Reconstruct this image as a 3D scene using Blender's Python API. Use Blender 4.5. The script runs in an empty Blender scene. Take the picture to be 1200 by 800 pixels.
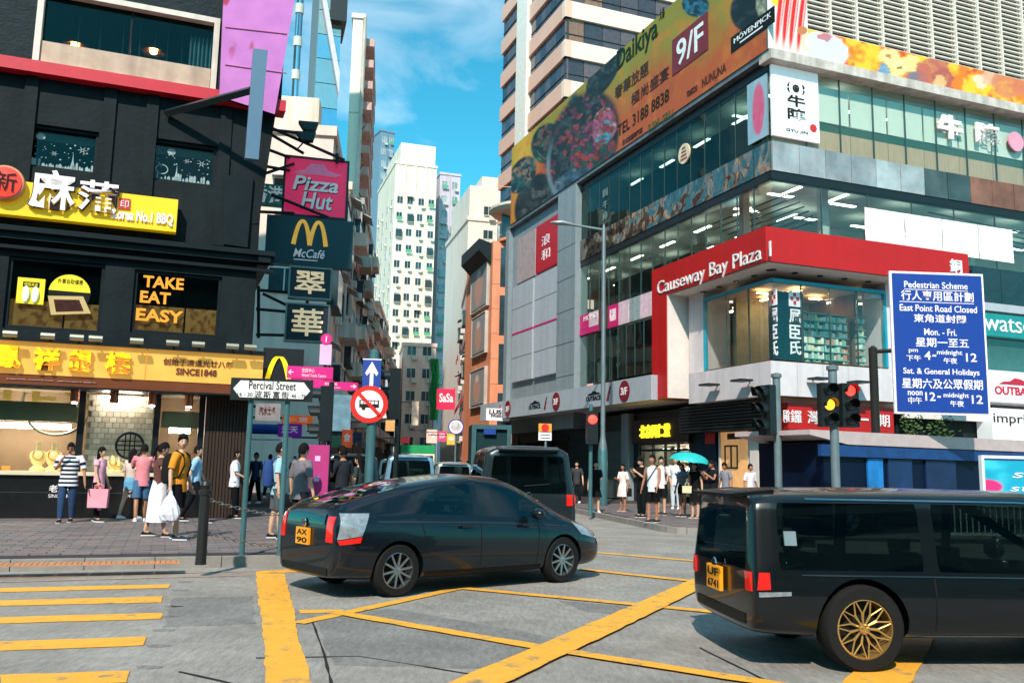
import bpy, bmesh, math, random
import numpy as np
from mathutils import Vector, Matrix
from mathutils.bvhtree import BVHTree
random.seed(7); rs = np.random.RandomState(5)
S = bpy.context.scene; COL = S.collection
# ---------------- camera
FPX = 1040.0; PITCH = math.atan(148/FPX); ROLL = math.radians(1.15); CH = 1.5
CM = Matrix.Rotation(math.pi/2+PITCH, 3, 'X') @ Matrix.Rotation(ROLL, 3, 'Z')
cd = bpy.data.cameras.new('camera'); cam = bpy.data.objects.new('camera', cd); COL.objects.link(cam)
cam.matrix_world = Matrix.Translation((0, 0, CH)) @ CM.to_4x4()
cd.sensor_width = 36; cd.lens = FPX/1200*36; cd.clip_end = 3000; cd.clip_start = .05; S.camera = cam
# ---------------- light
SUN_AZ, SUN_EL = 190.0, 43.0
w = bpy.data.worlds.new('World'); S.world = w; w.use_nodes = True
nt = w.node_tree; nt.nodes.clear()
N = nt.nodes.new; Lk = nt.links.new
out = N('ShaderNodeOutputWorld'); bg = N('ShaderNodeBackground'); sky = N('ShaderNodeTexSky')
sky.sky_type = 'NISHITA'; sky.sun_disc = False; sky.sun_elevation = math.radians(SUN_EL)
sky.sun_rotation = math.radians(SUN_AZ); sky.air_density = 1.0; sky.dust_density = .6; sky.ozone_density = 2.0
bg.inputs[1].default_value = .112
tc = N('ShaderNodeTexCoord'); mp = N('ShaderNodeMapping'); mp.inputs['Scale'].default_value = (2.2, 2.2, 5.5)
mp.inputs['Rotation'].default_value = (0, math.radians(14), 0)
nz = N('ShaderNodeTexNoise'); nz.inputs['Scale'].default_value = 1.7; nz.inputs['Detail'].default_value = 9; nz.inputs['Roughness'].default_value = .52
nz.inputs['Distortion'].default_value = .5
rp = N('ShaderNodeValToRGB'); rp.color_ramp.elements[0].position = .49; rp.color_ramp.elements[1].position = .86
tn = N('ShaderNodeMixRGB'); tn.blend_type = 'MULTIPLY'; tn.inputs[0].default_value = 1; tn.inputs[2].default_value = (.20, .95, .90, 1)
mx = N('ShaderNodeMixRGB'); mx.inputs[2].default_value = (6.6, 7.0, 7.3, 1)
Lk(tc.outputs['Generated'], mp.inputs[0]); Lk(mp.outputs[0], nz.inputs[0]); Lk(nz.outputs[0], rp.inputs[0])
Lk(sky.outputs[0], tn.inputs[1]); Lk(tn.outputs[0], mx.inputs[1])
ml = N('ShaderNodeMath'); ml.operation = 'MULTIPLY'; ml.inputs[1].default_value = .75
Lk(rp.outputs[0], ml.inputs[0]); Lk(ml.outputs[0], mx.inputs[0]); Lk(mx.outputs[0], bg.inputs[0]); Lk(bg.outputs[0], out.inputs[0])
sd = bpy.data.lights.new('sun', 'SUN'); sd.energy = 2.7; sd.angle = math.radians(1.2); sd.color = (1, .90, .79)
sun = bpy.data.objects.new('sun', sd); COL.objects.link(sun)
a, e = math.radians(SUN_AZ), math.radians(SUN_EL)
sun.rotation_euler = Vector((math.sin(a)*math.cos(e), math.cos(a)*math.cos(e), math.sin(e))).to_track_quat('Z', 'Y').to_euler()
S.view_settings.view_transform = 'Standard'; S.view_settings.look = 'None'; S.view_settings.exposure = 1.06; S.view_settings.gamma = 1
S.cycles.max_bounces = 6; S.cycles.transparent_max_bounces = 12; S.cycles.glossy_bounces = 4; S.cycles.diffuse_bounces = 3
S.cycles.caustics_reflective = False; S.cycles.caustics_refractive = False; S.cycles.sample_clamp_indirect = 5
# ---------------- helpers: pixels of the photograph (1200x800) to rays
def ray(x, y): return CM @ Vector(((x-600)/FPX, -(y-400)/FPX, -1))
CP = Vector((0, 0, CH))
def gnd(x, y, z=0.0):
    d = ray(x, y); return CP + d*((z-CH)/d.z)
def at(x, y, Y):
    d = ray(x, y); return CP + d*(Y/d.y)
def azv(a): a = math.radians(a); return Vector((math.sin(a), math.cos(a), 0))
# ---------------- materials
MT = {}
def hexc(c):
    return tuple(((v/255+.055)/1.055)**2.4 if v/255 > .04045 else v/255/12.92 for v in c)
def M(name, col, r=.6, m=0.0, var=.12, sc=3.0, bump=0.0, bsc=30.0, em=0.0, coat=0.0, streak=0.0, stretch=None, attr=None, grain=0.0, bd=.02):
    if name in MT: return MT[name]
    mt = bpy.data.materials.new(name); mt.use_nodes = True; t = mt.node_tree; n = t.nodes; L = t.links.new
    b = n['Principled BSDF']; b.inputs['Roughness'].default_value = r; b.inputs['Metallic'].default_value = m
    if r > .4 and max(col[:3]) < .06: b.inputs['Specular IOR Level'].default_value = .15
    if coat: b.inputs['Specular IOR Level'].default_value = .3; b.inputs['Coat Weight'].default_value = coat; b.inputs['Coat Roughness'].default_value = .03
    geo = n.new('ShaderNodeNewGeometry'); x = n.new('ShaderNodeTexNoise'); x.inputs['Scale'].default_value = sc; x.inputs['Detail'].default_value = 6
    x.inputs['Roughness'].default_value = .62
    if stretch:
        q = n.new('ShaderNodeMapping'); q.inputs['Scale'].default_value = stretch; L(geo.outputs['Position'], q.inputs[0]); L(q.outputs[0], x.inputs[0])
    else: L(geo.outputs['Position'], x.inputs[0])
    mr = n.new('ShaderNodeMapRange'); mr.inputs[1].default_value = .3; mr.inputs[2].default_value = .7; mr.inputs[3].default_value = 1-var; mr.inputs[4].default_value = 1+var
    L(x.outputs[0], mr.inputs[0])
    cm = n.new('ShaderNodeVectorMath'); cm.operation = 'SCALE'; cm.inputs[0].default_value = col[:3]
    if attr:
        at_ = n.new('ShaderNodeAttribute'); at_.attribute_name = attr; L(at_.outputs['Color'], cm.inputs[0])
    L(mr.outputs[0], cm.inputs['Scale'])
    src = cm.outputs[0]
    if streak:
        x2 = n.new('ShaderNodeTexNoise'); x2.inputs['Scale'].default_value = 1.0; x2.inputs['Detail'].default_value = 5
        q2 = n.new('ShaderNodeMapping'); q2.inputs['Scale'].default_value = (2.2, 2.2, .12); L(geo.outputs['Position'], q2.inputs[0]); L(q2.outputs[0], x2.inputs[0])
        m2 = n.new('ShaderNodeMapRange'); m2.inputs[1].default_value = .42; m2.inputs[2].default_value = .68; m2.inputs[3].default_value = 1; m2.inputs[4].default_value = 1-streak
        L(x2.outputs[0], m2.inputs[0]); c2 = n.new('ShaderNodeVectorMath'); c2.operation = 'SCALE'; L(src, c2.inputs[0]); L(m2.outputs[0], c2.inputs['Scale']); src = c2.outputs[0]
    if grain:
        for gs, ga, gst in ((90, grain, (1, 1, 1)), (14, grain*.8, (1.6, .35, 1)), (1.1, grain*.7, (1, 1, 1))):
            x3 = n.new('ShaderNodeTexNoise'); x3.inputs['Scale'].default_value = gs; x3.inputs['Detail'].default_value = 6; x3.inputs['Roughness'].default_value = .7
            q3 = n.new('ShaderNodeMapping'); q3.inputs['Scale'].default_value = gst; q3.inputs['Rotation'].default_value = (0, 0, .36); L(geo.outputs['Position'], q3.inputs[0]); L(q3.outputs[0], x3.inputs[0])
            m3 = n.new('ShaderNodeMapRange'); m3.inputs[1].default_value = .32; m3.inputs[2].default_value = .68; m3.inputs[3].default_value = 1-ga; m3.inputs[4].default_value = 1+ga
            L(x3.outputs[0], m3.inputs[0]); c3 = n.new('ShaderNodeVectorMath'); c3.operation = 'SCALE'; L(src, c3.inputs[0]); L(m3.outputs[0], c3.inputs['Scale']); src = c3.outputs[0]
    L(src, b.inputs['Base Color'])
    if em:
        b.inputs['Emission Strength'].default_value = em; L(src, b.inputs['Emission Color'])
    if bump:
        y = n.new('ShaderNodeTexNoise'); y.name = 'bumpn'; y.inputs['Scale'].default_value = bsc; y.inputs['Detail'].default_value = 4; L(geo.outputs['Position'], y.inputs[0])
        bp = n.new('ShaderNodeBump'); bp.inputs['Strength'].default_value = bump; bp.inputs['Distance'].default_value = bd; L(y.outputs[0], bp.inputs['Height']); L(bp.outputs[0], b.inputs['Normal'])
    MT[name] = mt; return mt
def GL(name, tint=(.45, .72, .66), ior=1.5, add=.06, wob=.02, gcol=(.9, 1, 1)):
    if name in MT: return MT[name]
    mt = bpy.data.materials.new(name); mt.use_nodes = True; t = mt.node_tree; n = t.nodes; L = t.links.new; n.clear()
    o = n.new('ShaderNodeOutputMaterial'); tr = n.new('ShaderNodeBsdfTransparent'); tr.inputs[0].default_value = (*tint, 1)
    g = n.new('ShaderNodeBsdfGlossy'); g.inputs['Roughness'].default_value = .03; g.inputs[0].default_value = (*gcol, 1)
    fr = n.new('ShaderNodeLayerWeight'); fr.inputs[0].default_value = .5; pw = n.new('ShaderNodeMath'); pw.operation = 'POWER'; pw.inputs[1].default_value = 3.2; L(fr.outputs['Facing'], pw.inputs[0]); ad = n.new('ShaderNodeMath'); ad.inputs[1].default_value = add; ad.use_clamp = True
    mxs = n.new('ShaderNodeMixShader'); L(pw.outputs[0], ad.inputs[0]); L(ad.outputs[0], mxs.inputs[0]); L(tr.outputs[0], mxs.inputs[1]); L(g.outputs[0], mxs.inputs[2]); L(mxs.outputs[0], o.inputs[0])
    geo = n.new('ShaderNodeNewGeometry'); x = n.new('ShaderNodeTexNoise'); x.inputs['Scale'].default_value = 1.1; x.inputs['Detail'].default_value = 2; L(geo.outputs['Position'], x.inputs[0])
    bp = n.new('ShaderNodeBump'); bp.inputs['Strength'].default_value = wob*4; bp.inputs['Distance'].default_value = .03; L(x.outputs[0], bp.inputs['Height']); L(bp.outputs[0], g.inputs['Normal'])
    MT[name] = mt; return mt
# ---------------- mesh builder
class MB:
    def __init__(s): s.v = []; s.f = []; s.mi = []; s.m = 0
    def poly(s, pts):
        i = len(s.v); s.v += [tuple(p) for p in pts]; s.f.append(tuple(range(i, i+len(pts)))); s.mi.append(s.m)
    def hexa(s, p):  # 8 corners: bottom 0-3, top 4-7
        i = len(s.v); s.v += [tuple(q) for q in p]
        for q in ((3, 2, 1, 0), (4, 5, 6, 7), (0, 1, 5, 4), (1, 2, 6, 5), (2, 3, 7, 6), (3, 0, 4, 7)):
            s.f.append(tuple(i+k for k in q)); s.mi.append(s.m)
    def box(s, x0, x1, y0, y1, z0, z1):
        s.hexa([(x0, y0, z0), (x1, y0, z0), (x1, y1, z0), (x0, y1, z0), (x0, y0, z1), (x1, y0, z1), (x1, y1, z1), (x0, y1, z1)])
    def prism(s, pts, ext):  # polygon extruded by vector
        ext = Vector(ext); n = len(pts); i = len(s.v); s.v += [tuple(p) for p in pts]+[tuple(Vector(p)+ext) for p in pts]
        s.f.append(tuple(range(i, i+n))); s.f.append(tuple(range(i+2*n-1, i+n-1, -1))); s.mi += [s.m]*2
        for k in range(n): s.f.append((i+k, i+n+k, i+n+(k+1) % n, i+(k+1) % n)); s.mi.append(s.m)
    def loft(s, rings, cap=True, closed=True):
        i = len(s.v); n = len(rings[0])
        for r in rings: s.v += [tuple(p) for p in r]
        for a in range(len(rings)-1):
            for k in range(n if closed else n-1):
                k2 = (k+1) % n; s.f.append((i+a*n+k, i+a*n+k2, i+(a+1)*n+k2, i+(a+1)*n+k)); s.mi.append(s.m)
        if cap: s.f.append(tuple(range(i+n-1, i-1, -1))); s.f.append(tuple(range(i+(len(rings)-1)*n, i+len(rings)*n))); s.mi += [s.m]*2
    def tube(s, pts, r, n=8, cap=True):
        pts = [Vector(p) for p in pts]; rr = r if isinstance(r, (list, tuple)) else [r]*len(pts); rings = []
        up = None
        for k, p in enumerate(pts):
            t = (pts[min(k+1, len(pts)-1)]-pts[max(k-1, 0)]).normalized()
            if up is None: up = Vector((0, 0, 1)) if abs(t.z) < .9 else Vector((0, 1, 0))
            a = t.cross(up).normalized(); b = a.cross(t)
            q = rr[k]; qx, qy = q if isinstance(q, (tuple, list)) else (q, q)
            rings.append([p+a*(qx*math.cos(2*math.pi*j/n))+b*(qy*math.sin(2*math.pi*j/n)) for j in range(n)])
        s.loft(rings, cap)
    def lathe(s, c, prof, n=16, ax=(0, 0, 1), cap=True):
        ax = Vector(ax).normalized(); u = ax.orthogonal().normalized(); v = ax.cross(u); c = Vector(c)
        s.loft([[c+ax*h+u*(r*math.cos(2*math.pi*j/n))+v*(r*math.sin(2*math.pi*j/n)) for j in range(n)] for r, h in prof], cap)
    def ell(s, c, r, n=12, m=8, R=None):
        c = Vector(c); rings = []
        for a in range(m+1):
            t = math.pi*a/m; t = max(.02, min(math.pi-.02, t)); ring = []
            for j in range(n):
                p = Vector((r[0]*math.sin(t)*math.cos(2*math.pi*j/n), r[1]*math.sin(t)*math.sin(2*math.pi*j/n), -r[2]*math.cos(t)))
                ring.append(c+(R @ p if R else p))
            rings.append(ring)
        s.loft(rings)
    def build(s, name, mat, parent=None, smooth=False, label=None, kind=None, fix=True):
        me = bpy.data.meshes.new(name); o0 = Vector(parent['o']) if parent is not None and 'o' in parent else Vector()
        me.from_pydata([tuple(Vector(p)-o0) for p in s.v], [], s.f)
        for q in (mat if isinstance(mat, (list, tuple)) else [mat]): me.materials.append(q)
        me.polygons.foreach_set('material_index', s.mi)
        if fix:
            b = bmesh.new(); b.from_mesh(me); bmesh.ops.recalc_face_normals(b, faces=b.faces); b.to_mesh(me); b.free()
        if smooth: me.polygons.foreach_set('use_smooth', [True]*len(me.polygons)); smooth_ang(me)
        return link(name, me, parent, label, kind)
def smooth_ang(me, ang=40):
    try: me.set_sharp_from_angle(angle=math.radians(ang))
    except Exception: pass
def link(name, me, parent=None, label=None, kind=None):
    o = bpy.data.objects.new(name, me); COL.objects.link(o)
    if parent is not None: o.parent = parent; o['o'] = parent['o'] if 'o' in parent else (0, 0, 0)
    if label: o['label'] = label
    if kind: o['kind'] = kind
    return o
def thing(name, label, cat, loc=(0, 0, 0), group=None):
    o = bpy.data.objects.new(name, None); COL.objects.link(o); o.location = loc; o.empty_display_size = .2
    o['o'] = tuple(loc); o['label'] = label; o['category'] = cat
    if group: o['group'] = group
    return o
def tag(o, label, cat, group=None):
    o['label'] = label; o['category'] = cat
    if group: o['group'] = group
    return o
def struct(o): o['kind'] = 'structure'; return o
def cptree(o, parent=None):
    c = o.copy(); COL.objects.link(c)
    if parent is not None: c.parent = parent
    for ch in list(KIDS(o)): cptree(ch, c)
    return c
def KIDS(o): return [c for c in COL.objects if c.parent == o]
# ---------------- facade planes
class Fa:
    def __init__(s, P, a):
        s.P = Vector((P[0], P[1], 0)); s.a = a; s.u = azv(a); s.n = azv(a+90)
    def p(s, u, z, d=0.0): return s.P+s.u*u+s.n*d+Vector((0, 0, z))
    def pix(s, x, y, d=0.0):
        r = ray(x, y); P = s.P+s.n*d; t = (P-CP).dot(s.n)/r.dot(s.n); q = CP+r*t; return (q-P).dot(s.u), q.z
    def tb(s, tl, br, d=0.0):
        u0, z1 = s.pix(*tl, d); u1, z0 = s.pix(*br, d); return u0, u1, z0, z1
    def box(s, mb, u0, u1, z0, z1, d0, d1):
        mb.hexa([s.p(u0, z0, d1), s.p(u1, z0, d1), s.p(u1, z0, d0), s.p(u0, z0, d0), s.p(u0, z1, d1), s.p(u1, z1, d1), s.p(u1, z1, d0), s.p(u0, z1, d0)])
    def bx(s, name, mat, par, u0, u1, z0, z1, d0, d1, **k):
        b = MB(); s.box(b, u0, u1, z0, z1, d0, d1); return b.build(name, mat, par, **k)
    def frame(s, mb, u0, u1, z0, z1, d0, d1, t):
        s.box(mb, u0, u1, z0, z0+t, d0, d1); s.box(mb, u0, u1, z1-t, z1, d0, d1)
        s.box(mb, u0, u0+t, z0+t, z1-t, d0, d1); s.box(mb, u1-t, u1, z0+t, z1-t, d0, d1)
    def poly(s, name, mat, par, pts, d0, d1, **k):  # pts in pixels, slab
        q = [s.pix(x, y, d1) for x, y in pts]; b = MB(); b.prism([s.p(u, z, d1) for u, z in q], s.n*(d0-d1)); return b.build(name, mat, par, **k)
    def wall(s, mb, u0, u1, z0, z1, holes, d0=-.3, d1=0.0):
        us = sorted({u0, u1} | {h[i] for h in holes for i in (0, 1) if u0 < h[i] < u1}); zs = sorted({z0, z1} | {h[i] for h in holes for i in (2, 3) if z0 < h[i] < z1})
        for a in range(len(us)-1):
            for b in range(len(zs)-1):
                cu, cz = (us[a]+us[a+1])/2, (zs[b]+zs[b+1])/2
                if any(h[0] < cu < h[1] and h[2] < cz < h[3] for h in holes): continue
                for d in (d1, d0): mb.poly([s.p(us[a], zs[b], d), s.p(us[a+1], zs[b], d), s.p(us[a+1], zs[b+1], d), s.p(us[a], zs[b+1], d)])
        for h in list(holes)+[(u0, u1, z0, z1)]:
            c = [(h[0], h[2]), (h[1], h[2]), (h[1], h[3]), (h[0], h[3])]
            for k in range(4):
                q, r = c[k], c[(k+1) % 4]; mb.poly([s.p(*q, d1), s.p(*r, d1), s.p(*r, d0), s.p(*q, d0)])
_tc = {}
def textmesh(s, bold, ext, space, shear):
    k = (s, bold, ext, space, shear)
    if k in _tc: return _tc[k]
    c = bpy.data.curves.new('tx', 'FONT'); c.body = s; c.size = 1; c.offset = bold; c.extrude = ext; c.space_character = space; c.shear = shear; c.resolution_u = 3; c.align_x = 'CENTER'
    c.space_line = .82
    o = bpy.data.objects.new('tx', c); COL.objects.link(o); dg = bpy.context.evaluated_depsgraph_get(); me = bpy.data.meshes.new_from_object(o.evaluated_get(dg))
    n = len(me.vertices); co = np.empty(n*3); me.vertices.foreach_get('co', co); co = co.reshape(-1, 3); fs = [tuple(p.vertices) for p in me.polygons]
    bpy.data.objects.remove(o); bpy.data.curves.remove(c); bpy.data.meshes.remove(me); _tc[k] = (co, fs); return _tc[k]
def text(s, F, box, d, mat, par, name='lettering', bold=0.0, t=.01, space=1.0, shear=0.0, fit=True, top=None):
    """box u0,u1,z0,z1 ; top: optional (dz) rise for slanted boxes"""
    co, fs = textmesh(s, bold, .5, space, shear); u0, u1, z0, z1 = box
    a, b = co[:, 0].min(), co[:, 0].max(); c, e = co[:, 1].min(), co[:, 1].max(); su = (u1-u0)/max(b-a, 1e-6); sz = (z1-z0)/max(e-c, 1e-6)
    if not fit: su = sz = min(su, sz)
    cu, cz = (u0+u1)/2, (z0+z1)/2; mb = MB()
    for x, y, z in co: mb.v.append(tuple(F.p(cu+(x-(a+b)/2)*su, cz+(y-(c+e)/2)*sz, d+t*(z+.5))))
    mb.f = fs; mb.mi = [0]*len(fs); return mb.build(name, mat, par, fix=False)
def sub(F, box, a, b, c, e):  # fraction of a box: left,right,bottom,top
    u0, u1, z0, z1 = box; return (u0+(u1-u0)*a, u0+(u1-u0)*b, z0+(z1-z0)*c, z0+(z1-z0)*e)
def vnoise(x, y, sc, seed):
    r = np.random.RandomState(seed).rand(64, 64); x = np.asarray(x)*sc; y = np.asarray(y)*sc; xi = np.floor(x).astype(int); yi = np.floor(y).astype(int)
    fx = x-xi; fy = y-yi; fx = fx*fx*(3-2*fx); fy = fy*fy*(3-2*fy)
    g = lambda i, j: r[i % 64, j % 64]
    return (g(xi, yi)*(1-fx)+g(xi+1, yi)*fx)*(1-fy)+(g(xi, yi+1)*(1-fx)+g(xi+1, yi+1)*fx)*fy
def fbm(x, y, sc, seed, o=4): return sum(vnoise(x, y, sc*2**k, seed+k)*.5**(k+1) for k in range(o))/(1-.5**o)
def cells(x, y, sc, seed):
    r = np.random.RandomState(seed).rand(64, 64, 3); x = np.asarray(x)*sc; y = np.asarray(y)*sc; xi = np.floor(x).astype(int); yi = np.floor(y).astype(int)
    best = np.full(x.shape, 9.); cid = np.zeros(x.shape)
    for a in (-1, 0, 1):
        for b in (-1, 0, 1):
            g = r[(xi+a) % 64, (yi+b) % 64]; dd = (xi+a+g[..., 0]-x)**2+(yi+b+g[..., 1]-y)**2; k = dd < best; best = np.where(k, dd, best); cid = np.where(k, g[..., 2], cid)
    return np.sqrt(best), cid
def painted(name, F, box, d, fn, par, nu=80, nz=40, rough=.45, thick=.06, label=None, mask=None, var=.06, em=0):
    u0, u1, z0, z1 = box; us = np.linspace(0, 1, nu); zs = np.linspace(0, 1, nz); A, B = np.meshgrid(us, zs); asp = (u1-u0)/(z1-z0)
    C = fn(A, B, asp); mb = MB()
    for b in zs:
        for a_ in us: mb.v.append(tuple(F.p(u0+a_*(u1-u0), z0+b*(z1-z0), d)))
    for j in range(nz-1):
        for i in range(nu-1):
            if mask is None or mask(us[i], zs[j]): mb.f.append((j*nu+i, j*nu+i+1, (j+1)*nu+i+1, (j+1)*nu+i)); mb.mi.append(0)
    nv = len(mb.v)
    if mask is None: F.box(mb, u0, u1, z0, z1, d-thick, d-.004)
    o = mb.build(name, M('print_%s%s' % (rough, em), (1, 1, 1), rough, var=var, sc=2, attr='Col', em=em), par, fix=False, label=label)
    ca = o.data.color_attributes.new('Col', 'FLOAT_COLOR', 'POINT'); arr = np.ones((len(o.data.vertices), 4)); arr[:nv, :3] = np.clip(C.reshape(-1, 3), 0, 1); arr[nv:, :3] = .15
    ca.data.foreach_set('color', arr.ravel()); return o
def mixc(a, b, t): t = np.asarray(t)[..., None]; return a*(1-t)+np.asarray(b)*t
def sm(a, b, x): t = np.clip((x-a)/(b-a), 0, 1); return t*t*(3-2*t)
# ================= palette
asph = M('road_concrete', hexc((143, 136, 129)), .82, var=.12, sc=.5, bump=.6, bsc=60, grain=.3)
patch = M('road_patch', hexc((122, 118, 114)), .85, var=.12, sc=1.4, bump=.6, bsc=80, grain=.3)
tar = M('tar', (.02, .022, .025), .8)
def yellowm():
    mt = M('road_yellow', hexc((236, 166, 52)), .62, var=.10, sc=5, bump=.35, bsc=70); t = mt.node_tree; n = t.nodes; L = t.links.new; b = n['Principled BSDF']
    if 'wear' in n: return mt
    x = n.new('ShaderNodeTexNoise'); x.name = 'wear'; x.inputs['Scale'].default_value = 3.5; x.inputs['Detail'].default_value = 9; x.inputs['Roughness'].default_value = .75
    g = n.new('ShaderNodeNewGeometry'); L(g.outputs['Position'], x.inputs[0]); r = n.new('ShaderNodeValToRGB'); r.color_ramp.elements[0].position = .54; r.color_ramp.elements[1].position = .66
    src = b.inputs['Base Color'].links[0].from_socket; q = n.new('ShaderNodeMixRGB'); q.inputs[2].default_value = (*hexc((128, 120, 100)), 1); L(x.outputs[0], r.inputs[0]); L(r.outputs[0], q.inputs[0]); L(src, q.inputs[1]); L(q.outputs[0], b.inputs['Base Color']); return mt
yel = yellowm()
pavm = [M('paver_%d' % i, hexc(c), .8, var=.18, sc=2.2, bump=.4, bsc=50) for i, c in enumerate(((112, 100, 100), (98, 92, 94), (124, 106, 102), (106, 104, 106)))]
pavb = M('paving_base', hexc((60, 56, 58)), .9, var=.2)
kerbm = M('kerb_stone', hexc((140, 134, 128)), .8, var=.2, bump=.3)
tact = M('tactile_tile', hexc((190, 128, 86)), .8, var=.15, bump=.3)
# ================= ground and roads
b = MB(); b.poly([(-900, -300, -.02), (900, -300, -.02), (900, 1500, -.02), (-900, 1500, -.02)]); struct(b.build('ground', M('far_ground', hexc((105, 105, 105)), .9)))
b = MB(); b.poly([(-70, -45, 0), (70, -45, 0), (70, 60, 0), (10, 300, 0), (-70, 300, 0)]); struct(b.build('road', asph))
def gpoly(px, z): return [gnd(x, y, z) for x, y in px]
def sheet(name, px, z, mat, rag=.0, parent=None, t=.003):
    pts = gpoly(px, z)
    if rag:
        q = []
        for i, p in enumerate(pts):
            r = pts[(i+1) % len(pts)]; n = max(1, int((r-p).length/.16)); nn = Vector(((r-p).y, -(r-p).x, 0)).normalized()
            for k in range(n): q.append(p.lerp(r, k/n)+nn*(random.uniform(-rag, rag) if k else 0))
        pts = q
    m = MB(); m.prism([(p.x, p.y, z) for p in pts], (0, 0, -t)); o = m.build(name, mat, parent); return o
for k, px in enumerate([[(372, 727), (455, 712), (660, 748), (560, 782), (392, 778)], [(655, 703), (770, 712), (735, 722), (690, 716)], [(205, 700), (296, 698), (300, 730), (190, 734)]]):
    struct(sheet('road_repair_patch', px, .004, patch, .03))
marks = [[(0, 688.5), (200, 684), (197, 688), (0, 693)], [(0, 703), (191, 698), (189, 705), (0, 709)], [(0, 722.5), (190, 717.5), (188, 724), (0, 729.5)], [(0, 751), (172, 745), (168, 755), (0, 761.5)], [(0, 790), (152, 785), (148, 798), (0, 804)],
 [(300, 671), (333, 671.5), (340, 695), (347, 730), (354, 762), (367, 802), (311, 802), (310, 765), (307, 730), (302, 695)], [(300, 668), (372, 665.5), (372, 669), (300, 671)],
 [(350, 714), (400, 713.5), (405, 717), (352, 717.5)]]
for px in marks: struct(sheet('yellow_road_marking', px, .008, yel, .012))
def line(pts, wd, z, name='yellow_road_marking', mat=yel, rag=.01):
    P = [gnd(x, y, z) for x, y in pts]; L_ = []; R_ = []
    for i, p in enumerate(P):
        d = (P[min(i+1, len(P)-1)]-P[max(i-1, 0)]).normalized(); n = Vector((d.y, -d.x, 0)); L_.append(p+n*wd/2); R_.append(p-n*wd/2)
    q = L_+R_[::-1]; r2 = []
    for i, p in enumerate(q):
        r = q[(i+1) % len(q)]; n = max(1, int((r-p).length/.2)); nn = Vector(((r-p).y, -(r-p).x, 0)).normalized()
        for k in range(n): r2.append(p.lerp(r, k/n)+nn*(random.uniform(-rag, rag) if k else 0))
    m = MB(); m.prism([(p.x, p.y, z) for p in r2], (0, 0, -.003)); return struct(m.build(name, mat))
line([(350, 729), (540, 688)], .15, .012); line([(540, 688), (700, 703), (870, 719)], .15, .016); line([(395, 716.5), (650, 760), (920, 802)], .16, .020)
line([(543, 806), (690, 741), (850, 668)], .34, .024); line([(1022, 806), (1048, 772), (1075, 730)], .42, .012)
line([(690, 646), (830, 658)], .16, .012); line([(680, 666), (840, 683)], .16, .016)
line([(0, 676), (298, 668.5)], .05, .008, mat=M('faded_line', hexc((178, 140, 118)), .8)); line([(0, 681), (298, 673)], .04, .012, mat=MT['faded_line'])
for pts in ([(366, 728), (378, 760), (390, 806)], [(300, 770), (420, 768), (560, 790)], [(300, 806), (210, 786)], [(820, 758), (905, 800)]):
    line(pts, .018, .0065, 'road_joint', tar, .006)
for x, y in ((217, 681), (211, 691), (203, 710), (200, 722), (191, 738), (185, 756), (174, 781)):
    p = gnd(x, y, .004); m = MB(); m.prism([p+Vector((.10*math.cos(k*.7)*(1+.3*math.sin(k*2.3)), .06*math.sin(k*.7), 0)) for k in range(9)], (0, 0, -.003)); struct(m.build('road_stud_scar', patch))
# pavements
UR = azv(69); UL = azv(-21)
K0 = gnd(0, 672, 0); KC = gnd(428, 661, 0)
def arc(p0, c, p1, n=6): return [p0.lerp(c, t/n).lerp(c.lerp(p1, t/n), t/n) for t in range(n+1)]
PL = [K0-UR*60]+arc(KC-UR*1.2, KC, KC+azv(-16)*1.2)+[KC+azv(-16)*26, KC+azv(-12)*150, Vector((-80, 150, 0)), Vector((-80, 20, 0))]
KR = gnd(795, 627, 0)
PR = [Vector((30, 250, 0)), gnd(670, 600, 0)+azv(-12)*150, gnd(670, 600, 0)]+arc(KR-Vector((.2, -1.2, 0)), KR, KR+azv(66)*1.5)+[KR+azv(66)*60, Vector((80, 120, 0))]
def pavement(name, P, kh=.15):
    b = MB(); P = [Vector((p.x, p.y, 0)) for p in P]; b.prism([p+Vector((0, 0, kh-.012)) for p in P], (0, 0, -(kh-.012))); o = struct(b.build(name, pavb)); o['o'] = (0, 0, 0); return o
pl = pavement('pavement', PL); pr = pavement('pavement', PR)
def kerbs(par, P, closed=False, L_=.9):
    P = [Vector((p.x, p.y, 0)) for p in P]; n = 0; m = MB()
    for i in range(len(P)-1):
        a, c = P[i], P[i+1]; d = (c-a); ln = d.length; d.normalize(); nn = Vector((-d.y, d.x, 0)); k = max(1, round(ln/L_))
        for j in range(k):
            s0, s1 = ln*j/k+.006, ln*(j+1)/k-.006; q = [a+d*s0-nn*.012, a+d*s1-nn*.012, a+d*s1+nn*.14, a+d*s0+nn*.14]
            if ln*0+abs((a+d*s0).x) > 22 or (a+d*s0).y > 60: continue
            m = MB(); m.hexa([p for p in q]+[p+Vector((0, 0, .152)) for p in q]); m.build('kerb_stone', kerbm, par)
kerbs(pl, PL[:10]); kerbs(pr, PR[1:11])
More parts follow.
